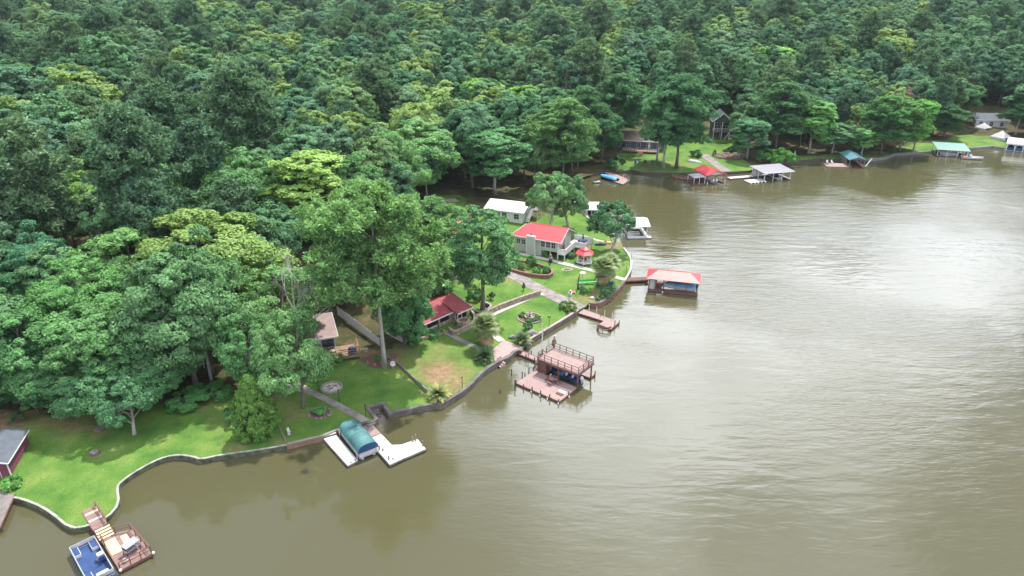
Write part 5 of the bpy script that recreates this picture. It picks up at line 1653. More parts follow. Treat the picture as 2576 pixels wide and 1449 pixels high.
for k_ in (.2, .5, .8):
    for (a, b_) in ((0, 3), (1, 2)):
        post(t, A[a][0] * (1 - k_) + A[b_][0] * k_, A[a][1] * (1 - k_) + A[b_][1] * k_, -1, .6, .09)
# ---------------------------------------------------------------- main red-roofed house
def zthing(name, label, cat, p0, p1, z, group=None, gz=None):
    (x, y), a, L = frame(p0, p1, z)
    return thing(name, label, cat, (x, y, zt(x, y) if gz is None else gz), a, group)


t = zthing('lake_house', 'sage green house with bright red metal roof and white deck', 'house', z4(1290, 420), z4(1545, 465), 1.6)
mh = t
ZF, ZE, ZR = 1.35, 3.75, 5.75
MB().bx(-1.0, 5.0, 0, 7.2, ZF, ZE - .06).build('wall', SAGE, t)
MB().bx(-1.0, 1.2, 0.02, 7.18, -.4, ZF - .002).build('foundation_wall', SAGE, t)
MB().bx(-5.2, -1.02, .1, 7.1, -.4, ZE - .06).build('wing_wall', SAGE, t)
for (x, y) in ((1.6, .15), (3.2, .15), (4.85, .15), (4.85, 3.5), (4.85, 7.0), (3.2, 3.5), (1.6, 7.0)):
    sq(t, x, y, -.4, ZF - .01, .16, WHITE_D, 'stilt')
MB().bx(1.25, 4.9, 3.0, 3.1, -.3, ZF - .05).build('recess_shade_sheet', DARK, t)  # dark sheet standing in for the shade in the open recess below the floor
ym = 3.55; x0, x1, y0, y1, xr = -5.9, 5.9, -.55, 7.7, -2.3
r_ = MB().slab([(x0, y0, ZE), (x1, y0, ZE), (x1, ym, ZR), (xr, ym, ZR)], .1).slab([(xr, ym, ZR), (x1, ym, ZR), (x1, y1, ZE), (x0, y1, ZE)], .1).build('roof', REDROOF, t)
MB().slab([(x0, y1, ZE), (x0, y0, ZE), (xr, ym, ZR)], .1).build('hip_end', REDROOF, r_)
mb = MB()
for i in range(27):
    xx = x0 + .1 + (x1 - x0 - .2) * i / 26; f = min(1, (xx - x0) / (xr - x0))
    for yy in (y0, y1):
        mb.bar((xx, yy, ZE + .02), (xx, yy + (ym - yy) * f, ZE + (ZR - ZE) * f + .02), .05, .05)
mb.bar((xr, ym, ZR + .03), (x1, ym, ZR + .03), .18, .06); mb.build('roof_seams', REDROOF, r_, kind='stuff')
mb = MB()
for (P_, Q_) in (((x0, y0, ZE), (x1, y0, ZE)), ((x1, y0, ZE), (x1, ym, ZR)), ((x1, ym, ZR), (x1, y1, ZE)), ((x0, y1, ZE), (x0, y0, ZE))):
    mb.bar((P_[0], P_[1], P_[2] - .06), (Q_[0], Q_[1], Q_[2] - .06), .06, .22)
mb.build('fascia', WHITE, r_)
MB().add([(4.9, 0, ZE - .05), (4.9, 7.2, ZE - .05), (4.9, ym, ZR - .2), (5.0, 0, ZE - .05), (5.0, 7.2, ZE - .05), (5.0, ym, ZR - .2)], [(0, 1, 2), (5, 4, 3), (0, 3, 4, 1), (1, 4, 5, 2), (2, 5, 3, 0)]).build('gable_wall', SAGE, t)
ch = MB().bx(-2.0, -.15, -.62, -.02, -.4, 4.15).build('chimney', SAGE, t)
MB().bx(-2.08, -1.96, -.66, .02, -.4, 4.25).bx(-.19, -.07, -.66, .02, -.4, 4.25).bx(-1.955, -.195, -.665, .02, 4.156, 4.25).build('chimney_trim', WHITE, ch)
MB().tube([(-1.1, -.3, 4.25), (-1.1, -.3, 4.65)], .12, 8).lathe([(.2, 4.65), (.2, 4.72), (.04, 4.8)], 8, (-1.1, -.3, 0)).build('flue', BLACK, ch)
MB().bx(-2.0, -.2, -.9, -.66, -.4, .1).build('brick_hearth', BRICK, t)
for x in (1.55, 2.75, 3.95):
    win(t, (x, 0, 2.75), (1, 0, 0), .95, 1.35, WHITE, 2, 2)
for x in (-4.2, -3.0):
    win(t, (x, .1, 2.4), (1, 0, 0), .9, 1.1, WHITE, 2, 2)
MB().bx(4.9, 5.04, -.04, .08, ZF, ZE - .1).bx(-1.02, 5.02, -.03, -.002, ZE - .28, ZE - .08).build('corner_trim', WHITE, t)
d_ = MB().bx(5.0, 5.05, 2.6, 3.6, ZF + .02, ZF + 2.05).build('glass_door', GLASS, t); MB().bx(5.0, 5.08, 2.5, 2.6, ZF, ZF + 2.15).bx(5.0, 5.08, 3.6, 3.7, ZF, ZF + 2.15).bx(5.0, 5.08, 2.6, 3.6, ZF + 2.05, ZF + 2.15).build('door_frame', WHITE, d_)
# deck wrapped round the lake side
deck(t, [(5.02, -.3), (6.7, -.3), (6.7, 9.4), (5.02, 9.4)], ZF, 0, WHITE_D, .2, frame_mat=WHITE)
deck(t, [(6.72, 5.2), (9.2, 5.2), (9.2, 9.4), (6.72, 9.4)], ZF, 0, WHITE_D, .2, frame_mat=WHITE, name='landing_boards')
for (a, b_) in (((5.05, -.28), (6.68, -.28)), ((6.68, -.28), (6.68, 5.2)), ((6.68, 5.2), (9.18, 5.2)), ((9.18, 5.2), (9.18, 9.38)), ((9.18, 9.38), (5.02, 9.38))):
    MB().bar((*a, ZF + .5), (*b_, ZF + .5), .06, .86).build('parapet_panel', WHITE, t)
    MB().bar((*a, ZF + .97), (*b_, ZF + .97), .14, .07).build('parapet_rail', WHITE, t)
for (x, y) in ((5.1, -.2), (6.6, -.2), (6.6, 2.5), (6.6, 5.3), (9.1, 5.3), (9.1, 9.3), (6.6, 9.3)):
    sq(t, x, y, -.6, ZF - .1, .15, WHITE, 'deck_post')


def on(t_, x, y, z):
    v = tl(t_, x, y); return (v[0], v[1], t_.location.z + z)


q = thing('patio_umbrella', 'closed dark umbrella over the table on the white house deck', 'umbrella', on(mh, 7.8, 7.3, ZF), 0)
MB().tube([(0, 0, 0), (0, 0, 2.5)], .04, 6).build('pole', WHITE, q); MB().lathe([(.22, 1.1), (.16, 1.6), (.06, 2.35), (.02, 2.4)], 10).build('canopy', NAVY, q); MB().lathe([(.28, 0), (.25, .1), (.05, .14)], 10).build('base', BLACK, q)
q = thing('outdoor_table', 'round dark table on the white house deck', 'table', on(mh, 7.8, 7.3, ZF), 0)
MB().lathe([(1.0, .68), (1.02, .71), (1.0, .74)], 16).build('table_top', NAVY, q)
for k_ in range(4):
    MB().bar((.6 * math.cos(k_ * 1.57 + .4), .6 * math.sin(k_ * 1.57 + .4), 0), (.4 * math.cos(k_ * 1.57 + .4), .4 * math.sin(k_ * 1.57 + .4), .68), .06).build('leg', BLACK, q)
for k_, (x, y, lab) in enumerate(((7.3, 5.9, 'dark red deck chair nearest the deck edge by the umbrella table'), (8.6, 6.0, 'dark red deck chair at the outer corner of the white deck'), (5.7, 1.5, 'dark red deck chair under the gable end of the red roofed house'))):
    q = thing('deck_chair', lab, 'chair', on(mh, x, y, ZF), mh.rotation_euler[2] + .4 * k_)
    MB().bx(-.28, .28, -.28, .28, .38, .44).build('seat', DKREDROOF, q); MB().rbox((0, .3, .75), (.56, .06, .7), 0, ('X', -.2)).build('backrest', DKREDROOF, q)
    for (a, b_) in ((-.25, -.25), (.25, -.25), (-.25, .25), (.25, .25)):
        MB().bar((a, b_, 0), (a, b_, .38), .05).build('leg', BLACK, q)

# ---------------------------------------------------------------- gazebo
x, y = at(*z4(1860, 520), 1.2)
t = thing('gazebo', 'white six sided gazebo with two tier red roof on the lawn', 'gazebo', (x, y, zt(x, y)), .3)
MB().prism(arc(0, 0, 1.85, 0, 2 * math.pi * 5 / 6, 5), .3, .42).build('floor', WHITE, t)
for k_ in range(6):
    a = k_ * math.pi / 3; b_ = a + math.pi / 3; r_ = 1.5
    sq(t, r_ * math.cos(a), r_ * math.sin(a), -.3, 2.3, .13, WHITE)
    p, q = (r_ * math.cos(a), r_ * math.sin(a)), (r_ * math.cos(b_), r_ * math.sin(b_))
    if k_ != 4:
        MB().bar((*p, 1.15), (*q, 1.15), .08, .07).build('rail', WHITE, t)
        for j in range(1, 5):
            f = j / 5; MB().bar((p[0] + (q[0] - p[0]) * f, p[1] + (q[1] - p[1]) * f, .42), (p[0] + (q[0] - p[0]) * f, p[1] + (q[1] - p[1]) * f, 1.12), .04).build('baluster', WHITE, t)
    MB().bar((*p, 2.25), (*q, 2.25), .08, .2).build('valance', WHITE, t)
r_ = MB().add([(2.05 * math.cos(k_ * math.pi / 3), 2.05 * math.sin(k_ * math.pi / 3), 2.25) for k_ in range(6)] + [(.9 * math.cos(k_ * math.pi / 3), .9 * math.sin(k_ * math.pi / 3), 2.95) for k_ in range(6)],
              [(k_, (k_ + 1) % 6, 6 + (k_ + 1) % 6, 6 + k_) for k_ in range(6)] + [tuple(range(6))[::-1]]).build('roof', REDROOF, t)
MB().prism(arc(0, 0, .8, 0, 2 * math.pi * 5 / 6, 5), 2.9, 3.15).build('lantern', WHITE_D, r_)
MB().add([(1.05 * math.cos(k_ * math.pi / 3), 1.05 * math.sin(k_ * math.pi / 3), 3.12) for k_ in range(6)] + [(0, 0, 3.65)], [(k_, (k_ + 1) % 6, 6) for k_ in range(6)] + [tuple(range(6))[::-1]]).build('upper_roof', REDROOF, r_)
MB().bx(-1.05, -.95, -.5, .5, .43, 2.1).build('back_panel', DKREDROOF, t)
MB().bx(-.6, .6, .3, .9, .43, .85).build('bench', DKREDROOF, t)

# ---------------------------------------------------------------- dark red cabin with screens
t = zthing('cabin', 'low stone cabin with dark red roof and black screened porch', 'cabin', z4(0, 1330), z4(330, 1180), 1.5)
cb = t
MB().bx(-5, 5.4, .1, 4.5, -.4, 2.05).build('wall', WHITE_D, t)
MB().bx(5.42, 8.4, -1.2, 4.5, -.4, 2.1).build('porch_wall', STONE, t)
for (x0, x1, y) in ((-4.6, -.35, .1), (.05, 2.45, .1), (2.95, 5.0, .1), (5.8, 7.9, -1.2)):
    f = MB().bx(x0 - .08, x1 + .08, y - .1, y - .02, .62, .7).bx(x0 - .08, x1 + .08, y - .1, y - .02, 1.9, 1.98).bx(x0 - .08, x0, y - .1, y - .02, .7, 1.9).bx(x1, x1 + .08, y - .1, y - .02, .7, 1.9).bx((x0 + x1) / 2 - .03, (x0 + x1) / 2 + .03, y - .08, y - .03, .7, 1.9).build('screen_frame', BLACK, t)
    MB().bx(x0, x1, y - .05, y - .004, .7, 1.9).build('screen', DARK, f)
for x in (-.16, 2.7, 5.2):
    MB().bx(x - .17, x + .17, -.2, .098, -.4, 2.0).build('stone_pillar', STONE, t)
MB().bx(2.9, 5.0, -.12, .095, -.4, .6).build('stone_knee_wall', STONE, t)
r_ = MB().slab([(-5.4, -.75, 2.1), (5.3, -.75, 2.1), (5.3, 3.0, 3.35), (-5.4, 3.0, 3.35)], .1).slab([(-5.4, 3.0, 3.35), (5.3, 3.0, 3.35), (5.3, 5.2, 2.6), (-5.4, 5.2, 2.6)], .1).build('roof', DKREDROOF, t)
MB().slab([(5.31, -2.0, 2.15), (8.9, -2.0, 2.15), (8.9, 3.0, 3.36), (5.31, 3.0, 3.36)], .1).slab([(5.31, 3.0, 3.36), (8.9, 3.0, 3.36), (8.9, 5.2, 2.6), (5.31, 5.2, 2.6)], .1).build('porch_roof', DKREDROOF, r_)
MB().bar((-5.4, -.78, 2.03), (5.28, -.78, 2.03), .06, .18).bar((5.31, -2.03, 2.08), (8.93, -2.03, 2.08), .06, .18).bar((8.93, -2.03, 2.08), (8.93, 3.0, 3.28), .06, .18).build('white_fascia', WHITE, r_)
MB().tube([(5.5, -1.75, -.2), (5.5, -1.75, 2.1)], .07, 6).build('porch_post', WHITE, t)
q = thing('white_stair', 'white metal stair frame standing behind the cabin roof', 'stair', on(cb, 5.0, 6.0, 0), cb.rotation_euler[2])
for (a, b_) in ((-.6, -.6), (.6, -.6), (-.6, .6), (.6, .6)):
    sq(q, a, b_, -.2, 3.6, .09, WHITE)
for k_ in range(9):
    MB().rbox((0, 0, .4 + .36 * k_), (1.1, .3, .05), k_ * .45).build('tread', WHITE_D, q)
MB().bx(-.7, .7, -.7, .7, 3.6, 3.68).build('landing', WHITE_D, q)
railing(q, [(-.65, -.65), (.65, -.65), (.65, .65)], 3.68, .9, WHITE, 1.3, w=.06)
# round stone planter and the stone terrace wall
x, y, z = gp(*z4(432, 1265))
t = thing('stone_planter', 'round fieldstone well planter in front of the cabin', 'planter', (x, y, z))
for k_ in range(4):
    for j in range(13):
        a = 2 * math.pi * (j + .5 * (k_ % 2)) / 13
        MB().rbox((.98 * math.cos(a), .98 * math.sin(a), -.1 + .3 * k_ + .15), (.3 * rnd.uniform(.8, 1.1), .44, .27), a).build('stone', STONE, t)
MB().lathe([(.85, -.1), (.85, .9), (.05, .95)], 14).build('soil', MULCH, t)
MB().tube([(-.3, .9, .9), (-.3, .9, 2.3)], .05, 6).bar((-.7, .9, 2.3), (.3, .9, 2.3), .07).build('hoist_post', WHITE, t)
wall_along('stone_wall', 'low curved fieldstone wall round the cabin planter bed', smooth_line([gp(*z4(a, b_))[:2] for a, b_ in ((265, 1330), (320, 1390), (450, 1330), (560, 1270), (570, 1180), (520, 1110))], 1), 2.0, .8, .12, .2, STONE, None, None, 'wall', .42)
wall_along('stone_wall', 'reddish stone retaining wall running up beside the white path', [gp(*z4(a, b_))[:2] for a, b_ in ((585, 1195), (700, 1150), (860, 1070), (1090, 985), (1340, 905))], 2.1, .8, .12, .22, STONE, None, None, 'wall', .42)
wall_along('tree_planter', 'curved brick planter wall round the slender tree behind the cabin', smooth_line([gp(*z4(a, b_))[:2] for a, b_ in ((520, 1085), (600, 1150), (700, 1130), (770, 1075), (730, 1040), (640, 1020))], 1), 1.9, .8, .12, .2, BRICK, CONC, None, 'planter', .4)
wall_along('raised_bed', 'brick edged raised bed beside the driveway, filled with shrubs', smooth_line([gp(*z4(a, b_))[:2] for a, b_ in ((940, 590), (1060, 650), (1230, 690), (1430, 715), (1495, 670), (1440, 610), (1240, 540), (1000, 500))], 1), 2.0, .8, .12, .2, BRICK, None, None, 'garden bed', .5, True)
wall_along('stone_wall', 'low stone edging in front of the cabin screens', [gp(*z4(a, b_))[:2] for a, b_ in ((-120, 1450), (0, 1420), (120, 1385), (215, 1345))], 1.75, .8, .1, .2, STONE, None, None, 'wall', .4)
wall_along('stone_wall', 'terrace edge of stacked stone below the red umbrella', [gp(*z4(a, b_))[:2] for a, b_ in ((385, 770), (480, 725), (560, 690))], 2.6, .8, .15, .3, STONE, CONC, None, 'wall', .5)
x, y, z = gp(*z4(440, 640))
t = thing('terrace', 'tan paved terrace under the red umbrella', 'terrace', (x, y, z), .5)
MB().bx(-3.2, 3.2, -2.4, 2.4, -.5, .5).build('base', STONE, t)
for i in range(4):
    for j in range(3):
        MB().bx(-3.15 + 1.58 * i, -1.62 + 1.58 * i, -2.35 + 1.57 * j, -.82 + 1.57 * j, .502, .54).build('paver', CONC, t)
q = thing('patio_umbrella', 'open orange red umbrella on the tan terrace', 'umbrella', (x, y, z + .54))
MB().tube([(0, 0, 0), (0, 0, 2.5)], .04, 6).build('pole', WHITE, q)
MB().add([(1.5 * math.cos(k_ * math.pi / 4), 1.5 * math.sin(k_ * math.pi / 4), 2.05) for k_ in range(8)] + [(0, 0, 2.6)] + [(1.5 * math.cos(k_ * math.pi / 4), 1.5 * math.sin(k_ * math.pi / 4), 1.95) for k_ in range(8)],
         [(k_, (k_ + 1) % 8, 8) for k_ in range(8)] + [(9 + k_, 9 + (k_ + 1) % 8, (k_ + 1) % 8, k_) for k_ in range(8)]).build('canopy', ORANGE, q)
MB().lathe([(.3, 0), (.26, .1), (.05, .14)], 10).build('base', BLACK, q)
q = thing('outdoor_table', 'brown table under the open red umbrella', 'table', (x, y, z + .54)); MB().lathe([(.8, .68), (.8, .73)], 14).build('table_top', BROWNW, q)
for k_ in range(4):
    MB().bar((.5 * math.cos(k_ * 1.57), .5 * math.sin(k_ * 1.57), 0), (.4 * math.cos(k_ * 1.57), .4 * math.sin(k_ * 1.57), .68), .06).build('leg', BROWNW, q)

# ---------------------------------------------------------------- other houses behind the trees
def house(label, u, v, rz, W, D, hw, hr, wallm, roofm, z=None, wins=3, axis='x', deckm=None, trim=WHITE, name='house', over=.5, seams=0, chim=False, up=0.0):
    x, y, z0 = gp(u, v); t = thing(name, label, 'house', (x, y, z0 if z is None else z), math.radians(rz))
    MB().bx(-W / 2, W / 2, 0, D, -.6, up + hw - .06).build('wall', wallm, t)
    r_ = gable(t, -W / 2 - over, W / 2 + over, -over, D + over, up + hw, up + hr, roofm, axis, .12, seams, gmat=wallm, wall_in=over, trim=trim)
    for i in range(wins):
        xx = -W / 2 + W * (i + .5) / wins
        win(t, (xx, 0, up + hw * .55), (1, 0, 0), min(1.3, W / wins * .6), hw * .48, trim or WHITE, 2, 2)
    d_ = MB().bx(-W / 2 + W / max(1, wins) - .45, -W / 2 + W / max(1, wins) + .45, -.06, -.004, up + .05, up + 2.0).build('door', GLASS, t)
    for yy in (D * .3, D * .7):
        win(t, (W / 2, yy, up + hw * .55), (0, 1, 0), 1.0, hw * .4, trim or WHITE, 2, 2)
    if chim:
        MB().bx(W * .2, W * .2 + .7, D * .6, D * .6 + .7, up + hw, up + hr + .7).build('chimney', BRICK, r_)
    return t


# white-roofed house
t = house('white house with plain white metal roof behind the red roofed house', 1268, 556, -22, 9.5, 7.5, 2.7, 4.0, WHITE, WHITE, wins=3, seams=.6)
x0_ = 4.8
for i in range(9):
    MB().bx(x0_ + .1, x0_ + 1.1, 1 + .3 * i, 1.28 + .3 * i, .2 + .24 * i, .26 + .24 * i).build('stair_tread', WHITE_D, t)
for xx in (x0_ + .08, x0_ + 1.14):
    MB().bar((xx, 1, .1), (xx, 3.8, 2.3), .07, .2).bar((xx, 1, 1.0), (xx, 3.8, 3.2), .06, .08).build('stair_side', WHITE, t)
deck(t, [(x0_ + .05, 3.8), (x0_ + 2.4, 3.8), (x0_ + 2.4, 7), (x0_ + .05, 7)], 2.3, 0, GREYWOOD, .2)
railing(t, [(x0_ + 1.2, 3.85), (x0_ + 2.35, 3.85), (x0_ + 2.35, 6.9)], 2.3, .9, WHITE, 1.1)
for (xx, yy) in ((x0_ + 2.3, 3.9), (x0_ + 2.3, 6.9)):
    sq(t, xx, yy, -.5, 2.1, .14, WHITE, 'deck_post')
house('house with salmon red roof glimpsed through the slender tree', 1150, 612, 35, 8, 6, 2.4, 3.7, WHITE, ORANGE, wins=2)
# tan flat-roofed house
fx, fy = at(*z8(1420, 705), 3.9)
t = thing('flat_roof_house', 'house with tan flat roof and white edge beneath the grey twigged tree', 'house', (fx, fy, zt(fx, fy)), math.radians(20))
MB().bx(-11.0, 2.2, .3, 7.6, -.4, 2.5).build('wall', WHITE_D, t)
r_ = MB().slab([(-11.6, -.5, 2.75), (2.7, -.5, 2.75), (2.7, 8.2, 2.9), (-11.6, 8.2, 2.9)], .14).build('roof', TANROOF, t)
MB().bar((-11.6, -.53, 2.66), (2.73, -.53, 2.66), .06, .24).bar((2.73, -.53, 2.66), (2.73, 8.2, 2.8), .06, .24).build('white_fascia', WHITE, r_)
MB().bx(-8.6, -7.7, 3.0, 3.9, 2.8, 4.0).build('chimney', BRICK, r_)
for xx in (-9.2, -6.6, -4.0, -1.4, 1.1):
    win(t, (xx, .3, 1.4), (1, 0, 0), 1.8, 1.3, BLACK, 2, 1)
deck(t, [(-3, -3.6), (5.5, -3.6), (5.5, .25), (-3, .25)], .55, 0, BROWNW, .2, frame_mat=GREYWOOD)
railing(t, [(-3, -3.55), (5.45, -3.55), (5.45, .2)], .55, .9, BROWNW, 1.3)
for xx in (-2.9, 0, 2.7, 5.4):
    sq(t, xx, -3.5, -.6, .4, .14, GREYWOOD, 'deck_post')
fh = t
for k_, (xx, yy, sx_, sy_, sz_, m_, lab, nm, c_) in enumerate((
        (3.6, -1.0, 2.0, .9, .12, BROWNW, 'stack of brown boards on the wooden deck of the flat roofed house', 'board_stack', 'boards'),
        (1.2, -2.2, 1.6, .8, .7, TANROOF, 'tan covered chest on the wooden deck of the flat roofed house', 'deck_chest', 'chest'),
        (4.4, -2.6, .9, .9, .9, NAVY, 'dark blue covered grill at the deck corner of the flat roofed house', 'covered_grill', 'grill'))):
    q = thing(nm, lab, c_, on(fh, xx, yy, .55), fh.rotation_euler[2] + .2 * k_)
    for j in range(3):
        MB().bx(-sx_ / 2 + .04 * j, sx_ / 2 - .03 * j, -sy_ / 2, sy_ / 2, sz_ * j / 3 + .002, sz_ * (j + 1) / 3).build(('board', 'panel', 'cover')[k_], m_, q)
# white picket-board fence running down to the pine
a_, b_ = gp(849, 792), gp(957, 872)
t = thing('board_fence', 'tall dirty white board fence running down beside the tall pine', 'fence', a_, math.atan2(b_[1] - a_[1], b_[0] - a_[0]))
L = math.hypot(b_[0] - a_[0], b_[1] - a_[1]); n = int(L / .24); s_ = None
for i in range(n):
    dz = (b_[2] - a_[2]) * i / n; h = 1.75 + rnd.uniform(-.12, .08) - .35 * (i / n)
    if s_ is None:
        s_ = MB().bx(0, .2, -.015, .015, 0, 1.0).build('board', WHITE, t); s_.scale = (1, 1, h)
    else:
        share('board', s_, t, (i * .24, rnd.uniform(-.01, .01), dz + .05), (0, rnd.uniform(-.02, .02), 0), (1, 1, h))
for k_ in range(7):
    xx = L * k_ / 6; dz = (b_[2] - a_[2]) * k_ / 6
    sq(t, xx, .09, dz - .4, dz + 1.75, .11, BROWNW)
for zz_ in (.4, 1.25):
    MB().bar((0, .05, zz_), (L, .05, zz_ + b_[2] - a_[2]), .05, .1).build('rail', GREYWOOD, t)
# hidden house at left
t = house('house with pale pinkish roof and white trim hidden behind the left trees', 425, 918, 24, 10, 7, 2.4, 4.2, GREYROOF, BROWNROOF, wins=3)
deck(t, [(-3, -3), (5, -3), (5, -.02), (-3, -.02)], .9, 0, GREYWOOD, .2, frame_mat=WHITE_D)
railing(t, [(-3, -2.95), (4.95, -2.95), (4.95, -.1)], .9, .9, WHITE_D, 1.5)
for xx in (-2.9, 1, 4.9):
    sq(t, xx, -2.9, -.8, .7, .15, WHITE_D, 'deck_post')
t, L = place('metal_railing', 'thin black metal railing between the two leaning trunks', 'railing', (506, 962), (545, 945), 1.4)
t.location.z = zt(t.location.x, t.location.y)
railing(t, [(0, 0), (L, 0)], -.05, 1.0, BLACK, 1.2, (0.1, 1.0), w=.06)
# low boundary wall between the lawns
wall_along('boundary_wall', 'thin dark boundary wall from the pine down to the sago palm', [gp(*z2(a, b_))[:2] for a, b_ in ((1660, 165), (1790, 255), (1920, 380), (2060, 515))], 1.55, .6, .08, .08, GREYWOOD, None, None, 'wall')

# ---------------------------------------------------------------- garden things
for (lab, u, v, h, n) in (('black lamp post beside the leafy tree and flagstone path', *z2(972, 500), 2.0, 1), ('black lamp post just below the round fire pit', *z2(1183, 612), 2.0, 1),
                          ('black lamp post beside the small boat notch', *z2(1450, 765), 2.0, 1), ('black lamp post on the curved seawall right of the sago palm', *z3(560, 1052), 2.0, 1), ('double headed dark lamp post on the fountain lawn seawall', *z3(1480, 405), 2.2, 2)):
    lamp_post(lab, u, v, h, heads=n)
x, y, z = gp(*z2(1105, 470))
t = thing('fire_pit', 'round stone fire pit filled with pale ash on the lawn', 'fire pit', (x, y, z))
for j in range(20):
    a = 2 * math.pi * j / 20; MB().rbox((1.45 * math.cos(a), 1.45 * math.sin(a), .1), (.22, .43, .26), a).build('stone', CONC, t)
MB().lathe([(1.32, -.1), (1.3, .06), (.1, .09)], 20).build('ash', mat('pale_ash', (.42, .37, .33), .95, .5, 3.0), t)
for (a, b_, s_) in ((.4, .3, .3), (-.5, .1, .22), (0, -.5, .25)):
    MB().bar((a - s_, b_, .12), (a + s_, b_ + .3, .16), .1).build('log', PILE, t)
x, y, z = gp(*z2(985, 725))
t = thing('flower_bed', 'small oval flower bed edged with rocks near the covered boat', 'flower bed', (x, y, z))
MB().lathe([(1.5, -.1), (1.4, .06), (.1, .1)], 16).build('soil', MULCH, t)
R0 = rock_mesh('bed_rock', ROCK, 3)
for j in range(15):
    a = 2 * math.pi * j / 15; o = bpy.data.objects.new('rock', R0); col.objects.link(o); o.parent = t; s_ = rnd.uniform(.12, .22)
    o.location = (1.5 * math.cos(a), 1.3 * math.sin(a), .06); o.scale = (s_, s_ * 1.2, s_ * .8); o.rotation_euler = (0, 0, j)
shrub('leafy shrub with white blooms in the oval flower bed', 0, 0, 2.0, .8, 'bush2', (.9, 1.1, .8), xyz=(x + .2, y, z + .08))
x, y, z = gp(*z2(675, 935))
t = thing('garden_statue', 'small white statue on the lawn beside the round conifer', 'statue', (x, y, z), .5)
MB().lathe([(.2, 0), (.18, .12), (.12, .16)], 10).build('plinth', WHITE_D, t)
MB().tube([(0, 0, .15), (.02, 0, .45), (0, 0, .75), (0, 0, .85)], [.13, .17, .12, .06], 8).build('body', WHITE, t, True)
MB().lathe([(.03, .84), (.1, .9), (.11, 1.0), (.04, 1.1)], 10).build('head', WHITE, t, True)
for s in (-1, 1):
    MB().tube([(0, s * .14, .7), (.12, s * .3, .5), (.25, s * .2, .45)], [.05, .045, .03], 6).build('arm', WHITE, t, True)
    MB().rbox((-.12, s * .2, .65), (.05, .3, .4), s * .4).build('wing', WHITE, t)
a_, b_ = gp(*z2(590, 905)), gp(*z2(655, 1045))
t = thing('picket_fence', 'short leaning grey wire fence between round conifer and white statue', 'fence', a_, math.atan2(b_[1] - a_[1], b_[0] - a_[0]))
L = math.hypot(b_[0] - a_[0], b_[1] - a_[1])
for i in range(6):
    sq(t, L * i / 5, 0, -.2, .9, .06, GREYWOOD, 'picket')
for zz_ in (.25, .8):
    MB().bar((0, 0, zz_), (L, 0, zz_), .04, .05).build('rail', GREYWOOD, t)
x, y, z = gp(*z1(683, 565))
t = thing('boulder', 'lone grey rock on the left lawn', 'rock', (x, y, z)); o = bpy.data.objects.new('rock', rock_mesh('lawn_rock', ROCK, 8, .35)); col.objects.link(o); o.parent = t; o.scale = (.5, .42, .36); o.location = (0, 0, .15)
MB().lathe([(.75, -.05), (.7, .02), (.1, .03)], 12).build('bare_soil', MULCH, t)
a_ = gp(*z1(715, 390))
t = thing('stone_slabs', 'old grey stone slabs leading into the trees on the left lawn', 'steps', a_, math.radians(75))
for i in range(5):
    MB().rbox((i * .95, rnd.uniform(-.1, .1), .06 + .05 * i), (.85, .8, .2), rnd.uniform(-.1, .1)).build('slab', GREYWOOD, t)
# mulch bed at the pine
x, y, z = gp(955, 905)
t = thing('mulch_bed', 'red brown mulch bed round the foot of the tall pine', 'mulch bed', (x, y, z), .3)
MB().prism([(2.6 * math.cos(a) * (1 + .2 * math.sin(3 * a)), 2.2 * math.sin(a)) for a in [2 * math.pi * i / 20 for i in range(20)]], -.3, .05).build('mulch', MULCH, t)
for j in range(7):
    o = bpy.data.objects.new('rock', R0); col.objects.link(o); o.parent = t; o.location = (rnd.uniform(-2, 2), rnd.uniform(-1.6, 1.2), .08); s_ = rnd.uniform(.1, .2); o.scale = (s_, s_, s_)
x, y, z = gp(*z2(1450, 105))
t = thing('garden_urn', 'white urn planter at the foot of the wooden deck', 'urn', (x, y, z)); MB().lathe([(.2, 0), (.1, .12), (.1, .2), (.26, .4), (.3, .6), (.26, .6), (.2, .5)], 12).build('urn', WHITE_D, t, True); MB().lathe([(.22, .5), (.05, .54)], 10).build('soil', MULCH, t)
x, y, z = gp(*z2(1720, 275))
t = thing('satellite_dish', 'small grey satellite dish beside the tall pine trunk', 'satellite dish', (x, y, z)); MB().tube([(0, 0, -.1), (0, 0, .9)], .035, 6).build('pole', ALU, t); MB().lathe([(.02, 0), (.3, .06), (.42, .16), (.40, .17), (.28, .09)], 14).build('dish', WHITE_D, t, True, loc=(0, 0, .85)).rotation_euler = (1.0, 0, .5); MB().bar((0, -.1, .95), (.12, -.45, 1.0), .03).build('feed_arm', BLACK, t)
# fountain bed
x, y, z = gp(*z4(1215, 1180))
t = thing('fountain_bed', 'oval planted bed with tiered stone fountain in the middle lawn', 'fountain', (x, y, z))
MB().lathe([(2.05, -.1), (1.95, .06), (.1, .12)], 20).build('soil', MULCH, t)
for j in range(24):
    a = 2 * math.pi * j / 24; MB().rbox((2.05 * math.cos(a), 1.98 * math.sin(a), .08), (.2, .46, .22), a).build('edging_stone', CONC, t)
MB().lathe([(.85, .05), (.95, .3), (.95, .55), (.8, .55), (.75, .42), (.1, .42)], 18).build('lower_basin', STONE, t)
MB().lathe([(.18, .42), (.14, .9), (.5, 1.05), (.5, 1.12), (.12, 1.08)], 16).build('upper_basin', CONC_D, t)
MB().lathe([(.1, 1.08), (.08, 1.4), (.16, 1.55), (.03, 1.75)], 12).build('finial', CONC_W, t)
for k_, (a, lab) in enumerate(((2.6, 'left'), (-.4, 'right'), (-1.6, 'front'))):
    shrub('low dark ground cover at the %s side of the stone fountain' % lab, 0, 0, 1.7, .55, 'bush2', (.55, .7, .55), xyz=(x + 1.25 * math.cos(a), y + 1.2 * math.sin(a), z + .08))

